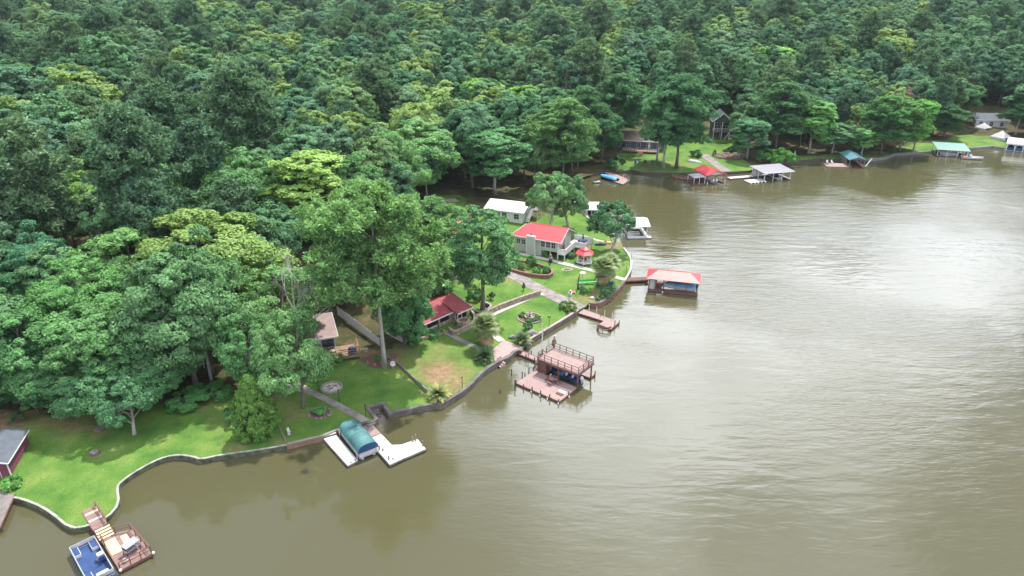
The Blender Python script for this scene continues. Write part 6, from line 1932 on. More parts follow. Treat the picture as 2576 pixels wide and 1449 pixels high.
# lighthouse ornament, dish lamp, green bench, windmill-like ornament, bird house
x, y, z = gp(*z4(1690, 990))
t = thing('lighthouse_ornament', 'white and pink garden lighthouse beside the boat ramp', 'garden ornament', (x, y, z))
MB().lathe([(.42, 0), (.4, .2), (.3, 1.2), (.24, 1.9)], 12).build('tower', WHITE, t); MB().lathe([(.36, 1.25), (.34, 1.55)], 12).build('band', PINK, t)
MB().lathe([(.34, 1.9), (.34, 1.98)], 12).build('gallery', WHITE, t); MB().lathe([(.17, 1.98), (.17, 2.35)], 10).build('lantern_room', GLASS, t); MB().lathe([(.24, 2.35), (.03, 2.62)], 10).build('cap', WHITE, t)
x, y, z = gp(*z4(1835, 790))
t = thing('dish_lamp', 'white disc shaped lamp on a pole above the palm garden', 'lamp', (x, y, z)); MB().tube([(0, 0, -.2), (0, 0, 2.6)], .05, 6).build('pole', WHITE_D, t); MB().lathe([(.05, 2.5), (.6, 2.62), (.62, 2.68), (.1, 2.85)], 16).build('shade', WHITE_D, t); MB().lathe([(.15, 2.42), (.1, 2.52)], 8).build('bulb', WHITE, t)
x, y, z = gp(*z4(1885, 775))
t = thing('garden_bench', 'long bright green bench at the edge of the palm garden', 'bench', (x, y, z), math.radians(8)); MB().bx(-1.9, 1.9, -.25, .25, .4, .47).build('seat', LIME, t); MB().rbox((0, .28, .7), (3.8, .06, .4), 0, ('X', -.15)).build('backrest', LIME, t)
for xx in (-1.6, 0, 1.6):
    MB().bx(xx - .05, xx + .05, -.2, .25, -.05, .4).build('leg', LIME, t)
x, y, z = gp(*z4(1785, 835))
t = thing('wooden_snag', 'dead brown tree stump standing beside the green bench', 'stump', (x, y, z)); MB().tube([(0, 0, -.3), (-.05, 0, 1.2), (.05, 0, 2.4), (.25, 0, 3.2)], [.2, .16, .13, .05], 8).build('stem', BARK, t, True); MB().tube([(0, 0, 1.8), (.3, .1, 2.3)], [.08, .03], 5).build('limb', BARK, t)
x, y, z = gp(*z4(1460, 520))
t = thing('garden_figure', 'tall dark garden figure with striped barrel body by the sidewalk', 'garden ornament', (x, y, z)); MB().lathe([(.3, 0), (.42, .35), (.3, .7)], 12).build('barrel', BLACK, t); MB().lathe([(.31, .72), (.45, 1.0), (.31, 1.3)], 12).build('upper_barrel', TANROOF, t); MB().lathe([(.1, 1.3), (.28, 1.5), (.28, 1.7), (.08, 1.9)], 12).build('head', BROWNW, t, True)
x, y, z = gp(*z4(1445, 730))
t = thing('bird_house', 'small bird house on a thin pole at the corner of the raised bed', 'bird house', (x, y, z)); MB().tube([(0, 0, -.2), (0, 0, 3.2)], .035, 6).build('pole', BROWNW, t); MB().bx(-.16, .16, -.16, .16, 3.2, 3.5).build('box', BROWNW, t); MB().slab([(-.22, -.22, 3.5), (.22, -.22, 3.5), (.22, 0, 3.68), (-.22, 0, 3.68)], .03).slab([(-.22, 0, 3.68), (.22, 0, 3.68), (.22, .22, 3.5), (-.22, .22, 3.5)], .03).build('roof', BLACK, t)
x, y, z = gp(*z4(1655, 605))
t = thing('paving_patch', 'flat ring of pink pavers set in the lawn', 'pavers', (x, y, z), .2)
for k_ in range(10):
    a = 2 * math.pi * k_ / 10; MB().rbox((1.0 * math.cos(a), .7 * math.sin(a), .02), (.4, .34, .08), a).build('paver', PINK, t)
for (lab, zx, zy, h) in (('thin dark post on the peninsula seawall', 2350, 660, 1.6),):
    x, y, z = gp(*z4(zx, zy)); t = thing('mooring_post', lab, 'post', (x, y, z)); MB().tube([(0, 0, -.3), (0, 0, h)], .05, 6).build('shaft', BLACK, t); MB().lathe([(.07, h), (.07, h + .06)], 6).build('post_cap', BLACK, t)
x, y, z = gp(*z5(1095, 720)); t = thing('mooring_post', 'thin dark post at the tip of the peninsula', 'post', (x, y, z - .5)); MB().tube([(0, 0, -.8), (0, 0, 2.2)], .05, 6).build('shaft', BLACK, t); MB().lathe([(.07, 2.2), (.07, 2.26)], 6).build('post_cap', BLACK, t)
# sand and kayaks behind the gazebo
x, y, z = gp(1523, 612)
t = thing('kayak', 'yellow kayak lying by the small dark tree', 'kayak', (x, y, z + .05), -.3)
mb = MB(); mb.tube([(-1.6, 0, .2), (-1.1, 0, .16), (0, 0, .15), (1.1, 0, .16), (1.6, 0, .2)], [.04, .26, .34, .26, .04], 10); mb.build('hull', YELLOW, t, True); MB().lathe([(.22, .4), (.3, .5), (.24, .52)], 12).build('cockpit', BLACK, t)
x, y, z = gp(*z5(700, 520))
t = thing('kayak', 'dark green canoe lying on the grass near the gazebo', 'canoe', (x, y, z + .05), .1)
mb = MB(); mb.tube([(-1.5, 0, .25), (-1.0, 0, .18), (0, 0, .15), (1.0, 0, .18), (1.5, 0, .25)], [.04, .28, .36, .28, .04], 10); mb.build('hull', mat('dark_green_hull', (.03, .07, .05), .4, .2, 2), t, True); MB().lathe([(.3, .44), (.34, .52), (.2, .53)], 12).build('cockpit', BLACK, t)
# palms, cycads, shrubs
cycad('yellow tipped sago palm on the curved seawall', *z3(310, 1150), 2.15, 1.8, [FR_Y, FR_G, FR_D, FR_G], 44)
cycad('dark sago palm beside the pink patio', *z3(790, 745), 2.25, 1.5, [FR_D], 44)
cycad('dark sago palm among rocks at the corner of the fountain lawn', *z3(1195, 565), 2.0, 1.9, [FR_D, FR_D, FR_G], 40)
fan_palm('tall fan palm between the cabin path and the pink patio', *z3(800, 610), 4.6, 2.5, n=46, dead=12)
fan_palm('tallest shaggy fan palm in the palm garden by the footbridge', *z4(2075, 830), 5.6, 2.5, n=44, dead=16)
fan_palm('second fan palm just behind the tallest one in the palm garden', *z4(2150, 770), 5.2, 2.3, n=38, dead=12)
for (lab, zx, zy, s_) in (('blue grey agave at the right side of the palm garden', 2180, 800, 1.2), ('blue grey agave under the green bench', 1830, 840, .9), ('blue grey agave left of the palm trunks', 2010, 800, 1.0)):
    x, y, z = gp(*z4(zx, zy)); t = thing('agave', lab, 'agave', (x, y, z))
    l0 = None
    for k_ in range(22):
        el = .25 + 1.1 * k_ / 22
        if l0 is None:
            l0 = MB().add([(0, -.07, 0), (0, .07, 0), (.5, .1, .0), (.5, -.1, .0), (1, 0, .08), (.5, 0, -.05)], [(0, 3, 5), (0, 5, 1), (1, 5, 2), (3, 4, 5), (5, 4, 2)]).build('leaf', AGAVE, t); o = l0
        else:
            o = share('leaf', l0, t)
        o.rotation_euler = (0, -el, k_ * 2.399); o.scale = (s_, s_, s_); o.location = (0, 0, .1)
B_ = [('dark shrub left of the agaves in the palm garden', z4(1850, 880), 1.5, 1.0, 'bush2', (.6, .8, .6)), ('dark dense shrub at the foot of the palm garden wall', z4(2110, 930), 2.4, 2.2, 'bush3', (.55, .7, .65)),
      ('grey green shrub at the wall corner of the palm garden', z4(2040, 960), 1.6, 1.0, 'bush1', (.9, .95, .9)), ('yellow green plant in the middle of the palm garden', z4(1910, 870), 1.0, .9, 'bush1', (1.5, 1.6, .6)), ('leafy shrub behind the palm trunks', z4(2170, 870), 2.2, 1.6, 'bush3', (.65, .8, .8)),
      ('round shrub at the left end of the raised bed', z4(990, 570), 2.0, 1.6, 'bush1', (.85, .95, .8)), ('tall feathery shrub in the middle of the raised bed', z4(1225, 570), 2.4, 2.6, 'bush3', (.7, .95, .7)), ('yellowish shrub in the raised bed left of the feathery one', z4(1130, 600), 2.0, 1.5, 'bush2', (1.1, 1.05, .6)),
      ('round shrub at the right end of the raised bed', z4(1290, 650), 2.0, 1.5, 'bush1', (.8, 1.0, .6)), ('rounded dark shrub at the right tip of the raised bed', z4(1400, 640), 1.8, 1.2, 'bush2', (.7, .85, .6)), ('bushy shrub at the back of the raised bed', z4(1020, 500), 3.0, 2.6, 'bush3', (.75, .9, .8)), ('dark shrub deep in the raised bed', z4(1060, 560), 2.0, 1.6, 'bush3', (.6, .75, .6)),
      ('orange flowered shrub beside the boat ramp lighthouse', z4(1700, 1090), 2.4, 1.7, 'bush1', (1.3, 1.1, .6)), ('green shrub left of the lighthouse ornament', z4(1620, 1060), 2.0, 1.4, 'bush3', (.8, .95, .7)),
      ('spiky shrub on the lawn behind the slender tree', z4(760, 960), 1.4, 1.6, 'bush3', (.75, .7, .85)), ('rounded shrub behind the brick tree planter', z4(560, 960), 3.0, 2.0, 'bush1', (.85, 1.0, .7)), ('small sapling on the lawn by the driveway', z4(1140, 850), .7, 1.7, 'bush3', (.7, .8, .7)),
      ('clipped shrub in front of the wooden deck', z2(1165, 195), 1.8, 1.3, 'bush1', (.75, 1.0, .6)), ('small shrub beside the pine mulch bed', z2(1555, 185), 1.1, .8, 'bush2', (.8, 1.0, .6)), ('green shrubs in front of the cabin screens', z4(40, 1400), 2.6, 1.0, 'bush2', (.7, .85, .65)), ('green shrub at the cabin stone pillar', z4(130, 1350), 1.8, .9, 'bush2', (.75, .9, .65)),
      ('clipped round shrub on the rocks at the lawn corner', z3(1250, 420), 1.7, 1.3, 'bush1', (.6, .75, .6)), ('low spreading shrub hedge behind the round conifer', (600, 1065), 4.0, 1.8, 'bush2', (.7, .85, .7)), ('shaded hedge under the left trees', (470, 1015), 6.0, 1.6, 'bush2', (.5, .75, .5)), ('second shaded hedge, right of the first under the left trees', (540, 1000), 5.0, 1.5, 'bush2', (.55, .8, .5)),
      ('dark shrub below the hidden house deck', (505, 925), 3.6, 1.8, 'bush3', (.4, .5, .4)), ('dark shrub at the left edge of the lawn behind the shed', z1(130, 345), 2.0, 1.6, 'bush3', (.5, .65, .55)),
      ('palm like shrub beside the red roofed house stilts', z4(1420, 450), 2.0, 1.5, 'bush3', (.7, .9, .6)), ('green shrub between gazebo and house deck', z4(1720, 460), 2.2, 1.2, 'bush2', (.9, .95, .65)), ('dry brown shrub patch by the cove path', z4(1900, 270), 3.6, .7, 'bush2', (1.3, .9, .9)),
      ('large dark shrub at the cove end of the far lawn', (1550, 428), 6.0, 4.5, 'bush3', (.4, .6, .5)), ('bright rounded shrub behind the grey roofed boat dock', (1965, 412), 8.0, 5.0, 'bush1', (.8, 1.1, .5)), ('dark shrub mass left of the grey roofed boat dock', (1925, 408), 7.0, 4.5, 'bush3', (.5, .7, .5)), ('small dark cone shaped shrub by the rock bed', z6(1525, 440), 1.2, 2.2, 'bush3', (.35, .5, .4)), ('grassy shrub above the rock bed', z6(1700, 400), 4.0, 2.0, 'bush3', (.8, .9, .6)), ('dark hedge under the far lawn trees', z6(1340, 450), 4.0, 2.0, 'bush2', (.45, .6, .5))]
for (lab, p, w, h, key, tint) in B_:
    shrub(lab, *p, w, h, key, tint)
for (lab, zx, zy, s_) in (('pale grey boulder under the lawn corner palms', 1300, 470, .9), ('tan rock left of the corner palm', 1090, 510, .6)):
    x, y, z = gp(*z3(zx, zy)); t = thing('boulder', lab, 'rock', (x, y, z)); o = bpy.data.objects.new('rock', R0); col.objects.link(o); o.parent = t; o.scale = (s_, s_ * .8, s_ * .6); o.location = (0, 0, s_ * .3)
    o = bpy.data.objects.new('small_rock', R0); col.objects.link(o); o.parent = t; o.scale = (s_ * .4, s_ * .35, s_ * .3); o.location = (s_ * 1.1, -.2, .1)
for (lab, zx, zy, s_, m_) in (('white flat rock in the palm garden', 1950, 945, .35, WHITE_D), ('pink flower tub by the lighthouse ornament', 1720, 880, .4, PINKFL)):
    x, y, z = gp(*z4(zx, zy)); t = thing('garden_rock', lab, 'rock' if 'rock' in lab else 'flowers', (x, y, z)); o = bpy.data.objects.new('rock' if 'rock' in lab else 'blooms', rock_mesh('gr', m_, int(zx))); col.objects.link(o); o.parent = t; o.scale = (s_ * 1.4, s_, s_ * .7); o.location = (0, 0, s_ * .4)
    MB().lathe([(s_, -.05), (s_ * .9, .1)], 10).build('base', MULCH, t)

# round conifer: dense sprays on a broad cone
g_ = np.random.default_rng(77); P, Nn, T = [], [], []
for i in range(520):
    tt = g_.random() ** .8; zc_ = .35 + 8.0 * tt; rr = 3.3 * (1 - (tt) ** 1.7) ** .75 * (1 if tt > .12 else .75 + tt * 2)
    a = g_.uniform(0, 6.283); rr *= g_.uniform(.74, 1.12); c_ = np.array([rr * math.cos(a), rr * math.sin(a), zc_]); out = np.array([math.cos(a), math.sin(a), .5])
    kf = 60; fd = unit(sph(g_, kf) + out * .6)
    P.append(c_ + fd * g_.uniform(.1, .62, (kf, 1)) * np.array([1, 1, .85])); Nn.append(fd + out * .3 + g_.normal(size=(kf, 3)) * .4); T.append(np.clip(.5 + g_.uniform(-.2, .2) + g_.normal(size=kf) * .12, 0, 1))
P, Nn, T = map(np.concatenate, (P, Nn, T))
cm = leaf_mesh('conifer_foliage', P, Nn, g_.uniform(.10, .22, len(P)), T, LEAF, .6, None, g_)
x, y, z = gp(648, 1092)
t = thing('conifer', 'dense round yellow green conifer standing on the left lawn', 'tree', (x, y, z)); o = bpy.data.objects.new('crown', cm); col.objects.link(o); o.parent = t; o.color = (.95, .95, .5, 1)
MB().tube([(0, 0, -.3), (0, 0, 7.5)], [.3, .05], 8).build('trunk', BARK, t)
t.scale = (.8, .8, height_at(x, y, 942, z) / 8.8)


# bare grey branches: dead limbs among the crowns
def snag(label, x, y, z, H, sp, seed, m=None, group=None, name='dead_tree', trunk=True):
    r = random.Random(seed); t = thing(name, label, 'tree', (x, y, z)); mb = MB(); tw = MB()

    def grow(p, d, L, rad, lev):
        q = p + d * L; (mb if lev < 2 else tw).tube([p, p + d * L * .5 + Vector((r.uniform(-1, 1), r.uniform(-1, 1), 0)) * L * .05, q], [rad, rad * .8, rad * .6], 5, False)
        if lev < 4:
            for _ in range(3 if lev else 6):
                nd = (d + Vector((r.uniform(-1, 1), r.uniform(-1, 1), r.uniform(-.2, .6))) * sp).normalized()
                grow(p + d * L * r.uniform(.45, 1), nd, L * r.uniform(.42, .65), rad * .5, lev + 1)
    grow(Vector((0, 0, -.3)), Vector((r.uniform(-.06, .06), 0, 1)), H * .62, .24 if trunk else .12, 0)
    mb.build('trunk', m or BARK_GREY, t); tw.build('twigs', m or BARK_GREY, t, kind='stuff')
    TREE_SPOTS.append((x, y, 2)); return t


for k_, (u, v, H, lab) in enumerate(((1375, 82, 22, 'bare grey dead tree in the upper middle of the forest, leftmost of three'), (1480, 88, 22, 'bare grey dead tree in the upper forest, middle one of three'), (1595, 85, 24, 'tall bare grey dead tree in the upper forest, rightmost of three'))):
    x, y = base_from_top(u, v, H); snag(lab, x, y, zt(x, y), H, .75, k_ + 3)
for k_, (u, v, H, lab) in enumerate(((735, 672, 16, 'bare grey twigs showing through the pale tree over the flat roof'), (470, 735, 15, 'white dead branch sticking out of the left foreground trees'), (330, 1, 0, ''))):
    if H:
        x, y = base_from_top(u, v, H); snag(lab, x, y - (1.0 if k_ == 0 else -1.5), zt(x, y), H, .9, k_ + 13)
x, y, z = gp(20, 990); snag('bare pale bush at the left edge above the purple shed', x, y, z, 5, 1.0, 31)
# ---------------------------------------------------------------- cove and far shore
def open_boathouse(label, p0, p1, D, h, roofm, rise=.9, axis='y', z=.5, postm=WHITE, deckm=GREYWOOD, gm_=None, side=None, front=.0, over=.4, flat=False, seams=.6, sides=('l', 'r', 'b'), trim=None):
    """roof on posts over a slip: local x along the front, y away from the viewer"""
    t, L = place('boathouse', label, 'boathouse', p0, p1, z)
    if flat:
        r_ = MB().slab([(-over, -over, h), (L + over, -over, h), (L + over, D + over, h + rise), (-over, D + over, h + rise)], .12).build('roof', roofm, t)
        mb = MB(); n = int((L + 2 * over) / seams)
        for i in range(n + 1):
            xx = -over + (L + 2 * over) * i / n; mb.bar((xx, -over, h + .02), (xx, D + over, h + rise + .02), .05, .05)
        mb.build('roof_seams', roofm, r_, kind='stuff')
        MB().bar((-over, -over - .03, h - .06), (L + over, -over - .03, h - .06), .06, .2).build('fascia', trim or WHITE, r_)
    else:
        gable(t, -over, L + over, -over, D + over, h, h + rise, roofm, axis, .12, seams, gmat=gm_, wall_in=over, trim=trim)
    nx_ = max(2, round(L / 3.2) + 1); ny_ = max(2, round(D / 3.2) + 1)
    for i in range(nx_):
        for j in range(ny_):
            if i in (0, nx_ - 1) or j in (0, ny_ - 1):
                sq(t, L * i / (nx_ - 1), D * j / (ny_ - 1), -1.0, h - .05 + (rise * j / (ny_ - 1) if flat else 0), .16, postm)
    w = 1.0
    if 'l' in sides:
        deck(t, [(-.3, -.3), (w - .3, -.3), (w - .3, D + .3), (-.3, D + .3)], z, 0, deckm, .25, name='left_boards')
    if 'r' in sides:
        deck(t, [(L - w + .3, -.3), (L + .3, -.3), (L + .3, D + .3), (L - w + .3, D + .3)], z, 0, deckm, .25, name='right_boards')
    if 'b' in sides:
        deck(t, [(w - .28, D - .9), (L - w + .28, D - .9), (L - w + .28, D + .3), (w - .28, D + .3)], z, math.pi / 2, deckm, .25, name='back_boards')
    t['_L'] = L; del t['_L']
    return t, L


def pxdeck(name, label, cat, pts, z, m, fm=None, posts=True, group=None):
    global ox, oy
    ox, oy = at(*pts[0], z)
    t = thing(name, label, cat, (ox, oy, 0), 0, group); A = wl_(pts, z)
    deck(t, A, z, math.atan2(A[1][1] - A[0][1], A[1][0] - A[0][0]), m, .25, frame_mat=fm or GREYWOOD)
    if posts:
        cxm = sum(p[0] for p in A) / len(A); cym = sum(p[1] for p in A) / len(A)
        for p in A:
            post(t, p[0] + (cxm - p[0]) * .08, p[1] + (cym - p[1]) * .08, -1, z - .08, .1)
    return t, A


# blue covered boat and its dock
t, A = pxdeck('boat_dock', 'small pinkish dock beside the light blue covered boat in the cove', 'dock', [z6(500, 692), z6(590, 645), z6(678, 682), z6(602, 724)], .6, PINKDECK)
B = wl_([z6(410, 604), z6(470, 596), z6(620, 660), z6(575, 668)], .6); deck(t, B, .6, math.atan2(B[1][1] - B[0][1], B[1][0] - B[0][0]), PINKDECK, .25, frame_mat=GREYWOOD, name='walkway_boards')
for (zx, zy) in ((618, 660), (655, 680)):
    p = wl_([z6(zx, zy)], .6)[0]
    MB().tube([(p[0] - .35, p[1], .55), (p[0] - .33, p[1], 1.3), (p[0], p[1], 1.6), (p[0] + .33, p[1], 1.3), (p[0] + .35, p[1], .55)], .06, 6).build('ladder_rail', WHITE, t)
(x, y), a, L = frame(z6(545, 690), z6(378, 645), .6)
covered_boat('boat under a light blue cover in the cove, beside the pinkish dock', (x, y), a, L, 2.2, SKYB, NAVY)
x, y = at(*z6(340, 712), .2)
t = thing('jet_ski', 'small white water scooter on a float left of the light blue covered boat', 'water scooter', (x, y, 0), .3)
MB().bx(-1.3, 1.3, -.7, .7, -.2, .2).build('float', WHITE_D, t); MB().tube([(-1.0, 0, .45), (-.2, 0, .55), (.6, 0, .55), (1.2, 0, .4)], [.3, .36, .3, .06], 8).build('hull', WHITE, t, True); MB().bx(-.7, .1, -.18, .18, .85, 1.0).build('seat', BLACK, t); MB().bar((.3, -.35, 1.15), (.3, .35, 1.15), .06).bar((.45, 0, .8), (.3, 0, 1.15), .1).build('handlebar', BLACK, t)

# red gabled boathouse
t, L = open_boathouse('boathouse with bright red gabled roof on the far shore', z6(1452, 715), z6(1618, 700), 6.8, 2.9, REDROOF, 1.2, 'y', postm=BROWNW, deckm=REDWOOD, gm_=WHITE, over=.5, trim=REDROOF)
rb = t
MB().slab([(-4.6, -.2, 2.5), (-.55, -.2, 2.5), (-.55, 3.6, 2.7), (-4.6, 3.6, 2.7)], .12).build('side_roof', GREYMETAL, t)
for (xx, yy) in ((-4.4, 0), (-.8, 0), (-4.4, 3.4), (-2.6, 0)):
    sq(t, xx, yy, -.8, 2.4, .13, WHITE)
deck(t, [(-4.8, -.4), (-.35, -.4), (-.35, 4.0), (-4.8, 4.0)], .5, 0, REDWOOD, .25, name='side_deck_boards')
MB().bx(-4.2, -.9, 1.5, 1.6, .5, 1.5).build('screen_panel', DARK, t)
railing(t, [(-4.7, 4.0), (-4.7, -.3), (-3.0, -.3)], .5, .9, REDWOOD, 1.4)
pts = [(-4.9, 5.5), (-3.6, 4.1), (-1.2, 4.1), (-5.2, 9.4), (-6.6, 9.0)]
deck(t, [(-3.2, 4.02), (-1.6, 4.02), (-4.8, 9.6), (-6.4, 9.2)], .6, .6, REDWOOD, .25, name='walkway_boards')
railing(t, [(-3.2, 4.1), (-6.3, 9.1)], .6, .9, BROWNW, 1.4)
q = thing('motor_boat', 'white boat with two outboards under the bright red gabled roof', 'boat', tl(rb, L / 2, .5, 0), rb.rotation_euler[2] + math.pi / 2)
mb, _r = hull_mb(6.0, 2.5, .95, .1); mb.build('hull', WHITE, q, True); MB().prism([(.2, -1.0), (3.6, -1.0), (5.2, -.3), (5.2, .3), (3.6, 1.0), (.2, 1.0)], .7, .8).build('floor', WHITE_D, q)
MB().bx(2.2, 2.9, -.6, .6, .8, 1.6).build('console', WHITE, q)
for s in (-1, 1):
    MB().tube([(-.35, s * .5, .6), (-.3, s * .5, 1.1), (-.15, s * .5, 1.55)], [.26, .34, .2], 10).build('outboard_motor', WHITE, q, True)
    post(rb, L / 2 + s * (L / 2 + .15), -.5, -1, 1.1, .1, WHITE, 'white_pile')

# grey roofed boat dock
t, L = open_boathouse('boathouse with flat grey metal roof and white posts on the far shore', z6(2030, 690), z6(2290, 668), 6.2, 2.9, GREYMETAL, .5, flat=True, postm=WHITE, deckm=WHITE_D, over=.8, sides=('r', 'b'))
gb = t
deck(t, [(-5.2, -.6), (.6, -.6), (.6, 2.6), (-5.2, 2.6)], .45, 0, WHITEDECK, .3, name='float_boards', frame_mat=BLACK)
for k_ in range(5):
    MB().lathe([(.05, .05), (.18, .12), (.18, .42), (.05, .48)], 8, (-4.8 + 1.2 * k_, -.75, 0)).build('fender', WHITE, t, True)
deck(t, [(-8.5, 4.6), (-.3, 4.6), (-.3, 6.4), (-8.5, 6.4)], .6, math.pi / 2, WHITEDECK, .3, name='walkway_boards')
MB().bx(.2, 2.6, 5.0, 6.0, .5, 2.6).build('storage_locker', WHITE_D, t)
q = thing('motor_boat', 'black and white motor boat under the flat grey metal roof', 'boat', tl(gb, L - 3.4, .4, 0), gb.rotation_euler[2] + math.pi / 2)
mb, _r = hull_mb(5.4, 2.2, .9, .1); mb.build('hull', WHITE, q, True); MB().prism([(.2, -.9), (3.3, -.9), (4.8, -.3), (4.8, .3), (3.3, .9), (.2, .9)], .6, .72).build('floor', BLACK, q)
MB().bx(1.6, 2.4, -.7, .7, .72, 1.5).build('console', BLACK, q); MB().add([(.3, -1.0, 1.9), (3.2, -1.0, 1.9), (3.2, 1.0, 1.9), (.3, 1.0, 1.9), (.3, -1.0, 1.95), (3.2, -1.0, 1.95), (3.2, 1.0, 1.95), (.3, 1.0, 1.95)], [(3, 2, 1, 0), (4, 5, 6, 7), (0, 1, 5, 4), (1, 2, 6, 5), (2, 3, 7, 6), (3, 0, 4, 7)]).build('bimini_top', BLACK, q)
for s in (-1, 1):
    MB().bar((1.0, s * .95, .9), (1.0, s * .95, 1.9), .05).bar((2.8, s * .95, .9), (2.8, s * .95, 1.9), .05).build('bimini_frame', ALU, q)

# first green-roofed boathouse
t, L = open_boathouse('boathouse with teal green gabled roof and brown deck, left of two', z7(690, 945), z7(850, 950), 9.5, 2.6, TEALROOF, .9, 'y', postm=GREYWOOD, deckm=BROWNW, gm_=GREYWOOD, over=.5)
deck(t, [(-7.2, -1.2), (-.35, -1.2), (-.35, 3.4), (-7.2, 3.4)], .5, 0, PINKDECK, .25, name='side_deck_boards', frame_mat=GREYWOOD)
MB().bx(-.2, -.1, 2.6, 9.5, .5, 2.5).build('side_wall', GREYWOOD, t)
for s in (0,):
    MB().bar((L + .4, -.3, .6), (L + 2.3, 1.0, 3.0), .18).build('hoist_arm', WHITE, t)
for k_, (xx, yy, lab) in enumerate(((-6.0, 2.6, 'white chair at the back left of the brown far deck'), (-4.4, 2.9, 'white chair nearest the teal roof on the brown far deck'))):
    q = thing('deck_chair', lab, 'chair', tl(t, xx, yy, .5), .5 * k_); MB().bx(-.3, .3, -.3, .3, .36, .43).build('seat', WHITE, q); MB().rbox((0, .32, .75), (.6, .06, .75), 0, ('X', -.2)).build('backrest', WHITE, q)
    for (a_, b_) in ((-.26, -.26), (.26, -.26), (-.26, .26), (.26, .26)):
        MB().bar((a_, b_, 0), (a_, b_, .36), .06).build('leg', WHITE, q)
# second green-roofed boathouse
t, L = open_boathouse('boathouse with pale green sheet roof and white posts, right of two', z7(1640, 830), z7(1960, 850), 7.5, 2.7, GREENROOF, .8, flat=True, postm=WHITE, deckm=GREYWOOD, over=.5)
q = thing('motor_boat', 'white boat with orange life vests at the pale green boathouse', 'boat', tl(t, L - 2.0, -1.2, 0), t.rotation_euler[2])
mb, _r = hull_mb(6.5, 2.3, .9, .1); mb.build('hull', WHITE, q, True); MB().prism([(.2, -.9), (4, -.9), (5.8, -.3), (5.8, .3), (4, .9), (.2, .9)], .6, .75).build('floor', WHITE_D, q)
MB().bx(.4, 1.4, -.7, .7, .75, 1.1).build('life_vests', ORANGE, q); MB().bx(2.4, 3.0, -.6, .6, .75, 1.6).build('console', WHITE_D, q)
q = thing('pontoon_boat', 'pontoon boat with pale fence under the pale green sheet roof', 'boat', tl(t, L / 2 - .5, 3.0, 0), t.rotation_euler[2]); pontoon(q, 6.0, 2.4, .05, WHITE_D, NAVY, False)
MB().bar((L + .6, -.4, .3), (L - .2, -.4, 2.6), .2).build('slide', SKYB, t)
# white barrel-roofed boathouse at the right edge
(x, y), a, L = frame(z7(2385, 770), z7(2640, 800), .4)
t = thing('boathouse', 'boathouse with white barrel roof and navy arched sides at the right edge', 'boathouse', (x, y, 0), a)
W_, D_ = 12.0, 7.0; mb = MB(); n = 14
for k_ in range(n + 1):
    an = math.pi * k_ / n
    for xx in (-.5, W_):
        mb.v.append((xx, D_ / 2 - (D_ / 2 + .4) * math.cos(an), 2.6 + 1.5 * math.sin(an)))
for k_ in range(n):
    mb.f.append((2 * k_, 2 * k_ + 1, 2 * k_ + 3, 2 * k_ + 2))
mb.add([(v[0], v[1], v[2] - .12) for v in mb.v[:2 * (n + 1)]], [(2 * k_ + 2, 2 * k_ + 3, 2 * k_ + 1, 2 * k_) for k_ in range(n)])
mb.build('roof', WHITE, t, False)
MB().prism([(-.3, .2), (-.22, .2), (-.22, D_ - .2), (-.3, D_ - .2)], .4, 2.6).build('end_wall', NAVY, t)
MB().bx(-.25, W_, D_ - .3, D_ - .2, .4, 2.6).build('back_wall', NAVY, t)
for i in range(5):
    x0 = -.2 + 2.4 * i
    MB().bx(x0, x0 + .25, -.1, .1, -.8, 2.55).build('post', WHITE, t)
    mb = MB(); pp_ = arc(x0 + 1.32, 0, 1.05, 0, math.pi, 10)
    for p, q in zip(pp_[:-1], pp_[1:]):
        mb.bar((p[0], 0, 1.5 + (p[0] - p[0]) + math.sqrt(max(0, 1.05 ** 2 - (p[0] - x0 - 1.32) ** 2)) * .9), (q[0], 0, 1.5 + math.sqrt(max(0, 1.05 ** 2 - (q[0] - x0 - 1.32) ** 2)) * .9), .12, .14)
    mb.build('arch', WHITE, t)
    MB().bx(x0 + .26, x0 + 2.39, .12, .18, .4, 1.3).build('side_panel', NAVY, t)
deck(t, [(-.6, -.5), (W_, -.5), (W_, .1), (-.6, .1)], .4, 0, WHITE_D, .3, frame_mat=NAVY)

# white cove boathouses
t, L = open_boathouse('white boathouse with white roof half hidden by the small dark tree', z5(520, 150), z5(700, 150), 5.5, 2.4, WHITE, 1.0, 'x', postm=WHITE, deckm=WHITE_D, gm_=WHITE, over=.5, trim=WHITE)
MB().bx(-.1, 1.5, 1.0, 5.2, .5, 2.3).build('storage_room', WHITE, t); MB().bx(.4, 1.2, .95, .99, .6, 2.1).build('door', DARK, t)
t, L = open_boathouse('white boathouse with open posts and white deck right of the small dark tree', z5(1060, 400), z5(1290, 395), 5.5, 2.9, WHITE, .9, 'x', postm=WHITE, deckm=WHITEDECK, over=.6, z=.5, trim=WHITE)
deck(t, [(-.5, -1.6), (L + .8, -1.6), (L + .8, -.35), (-.5, -.35)], .5, 0, WHITEDECK, .3, name='front_boards', frame_mat=GREYWOOD)
MB().tube([(L * .75, -1.7, -.6), (L * .75, -1.7, .9)], .04, 6).tube([(L * .75 + .4, -1.7, -.6), (L * .75 + .4, -1.7, .9)], .04, 6).bar((L * .75, -1.7, .2), (L * .75 + .4, -1.7, .2), .04).bar((L * .75, -1.7, -.1), (L * .75 + .4, -1.7, -.1), .04).build('ladder', ALU, t)
for s in range(2):
    MB().bx(L - .05, L + .02, .2 + 2.6 * s, 2.6 + 2.6 * s, 1.3, 2.7).build('screen_panel', WHITE_D, t)

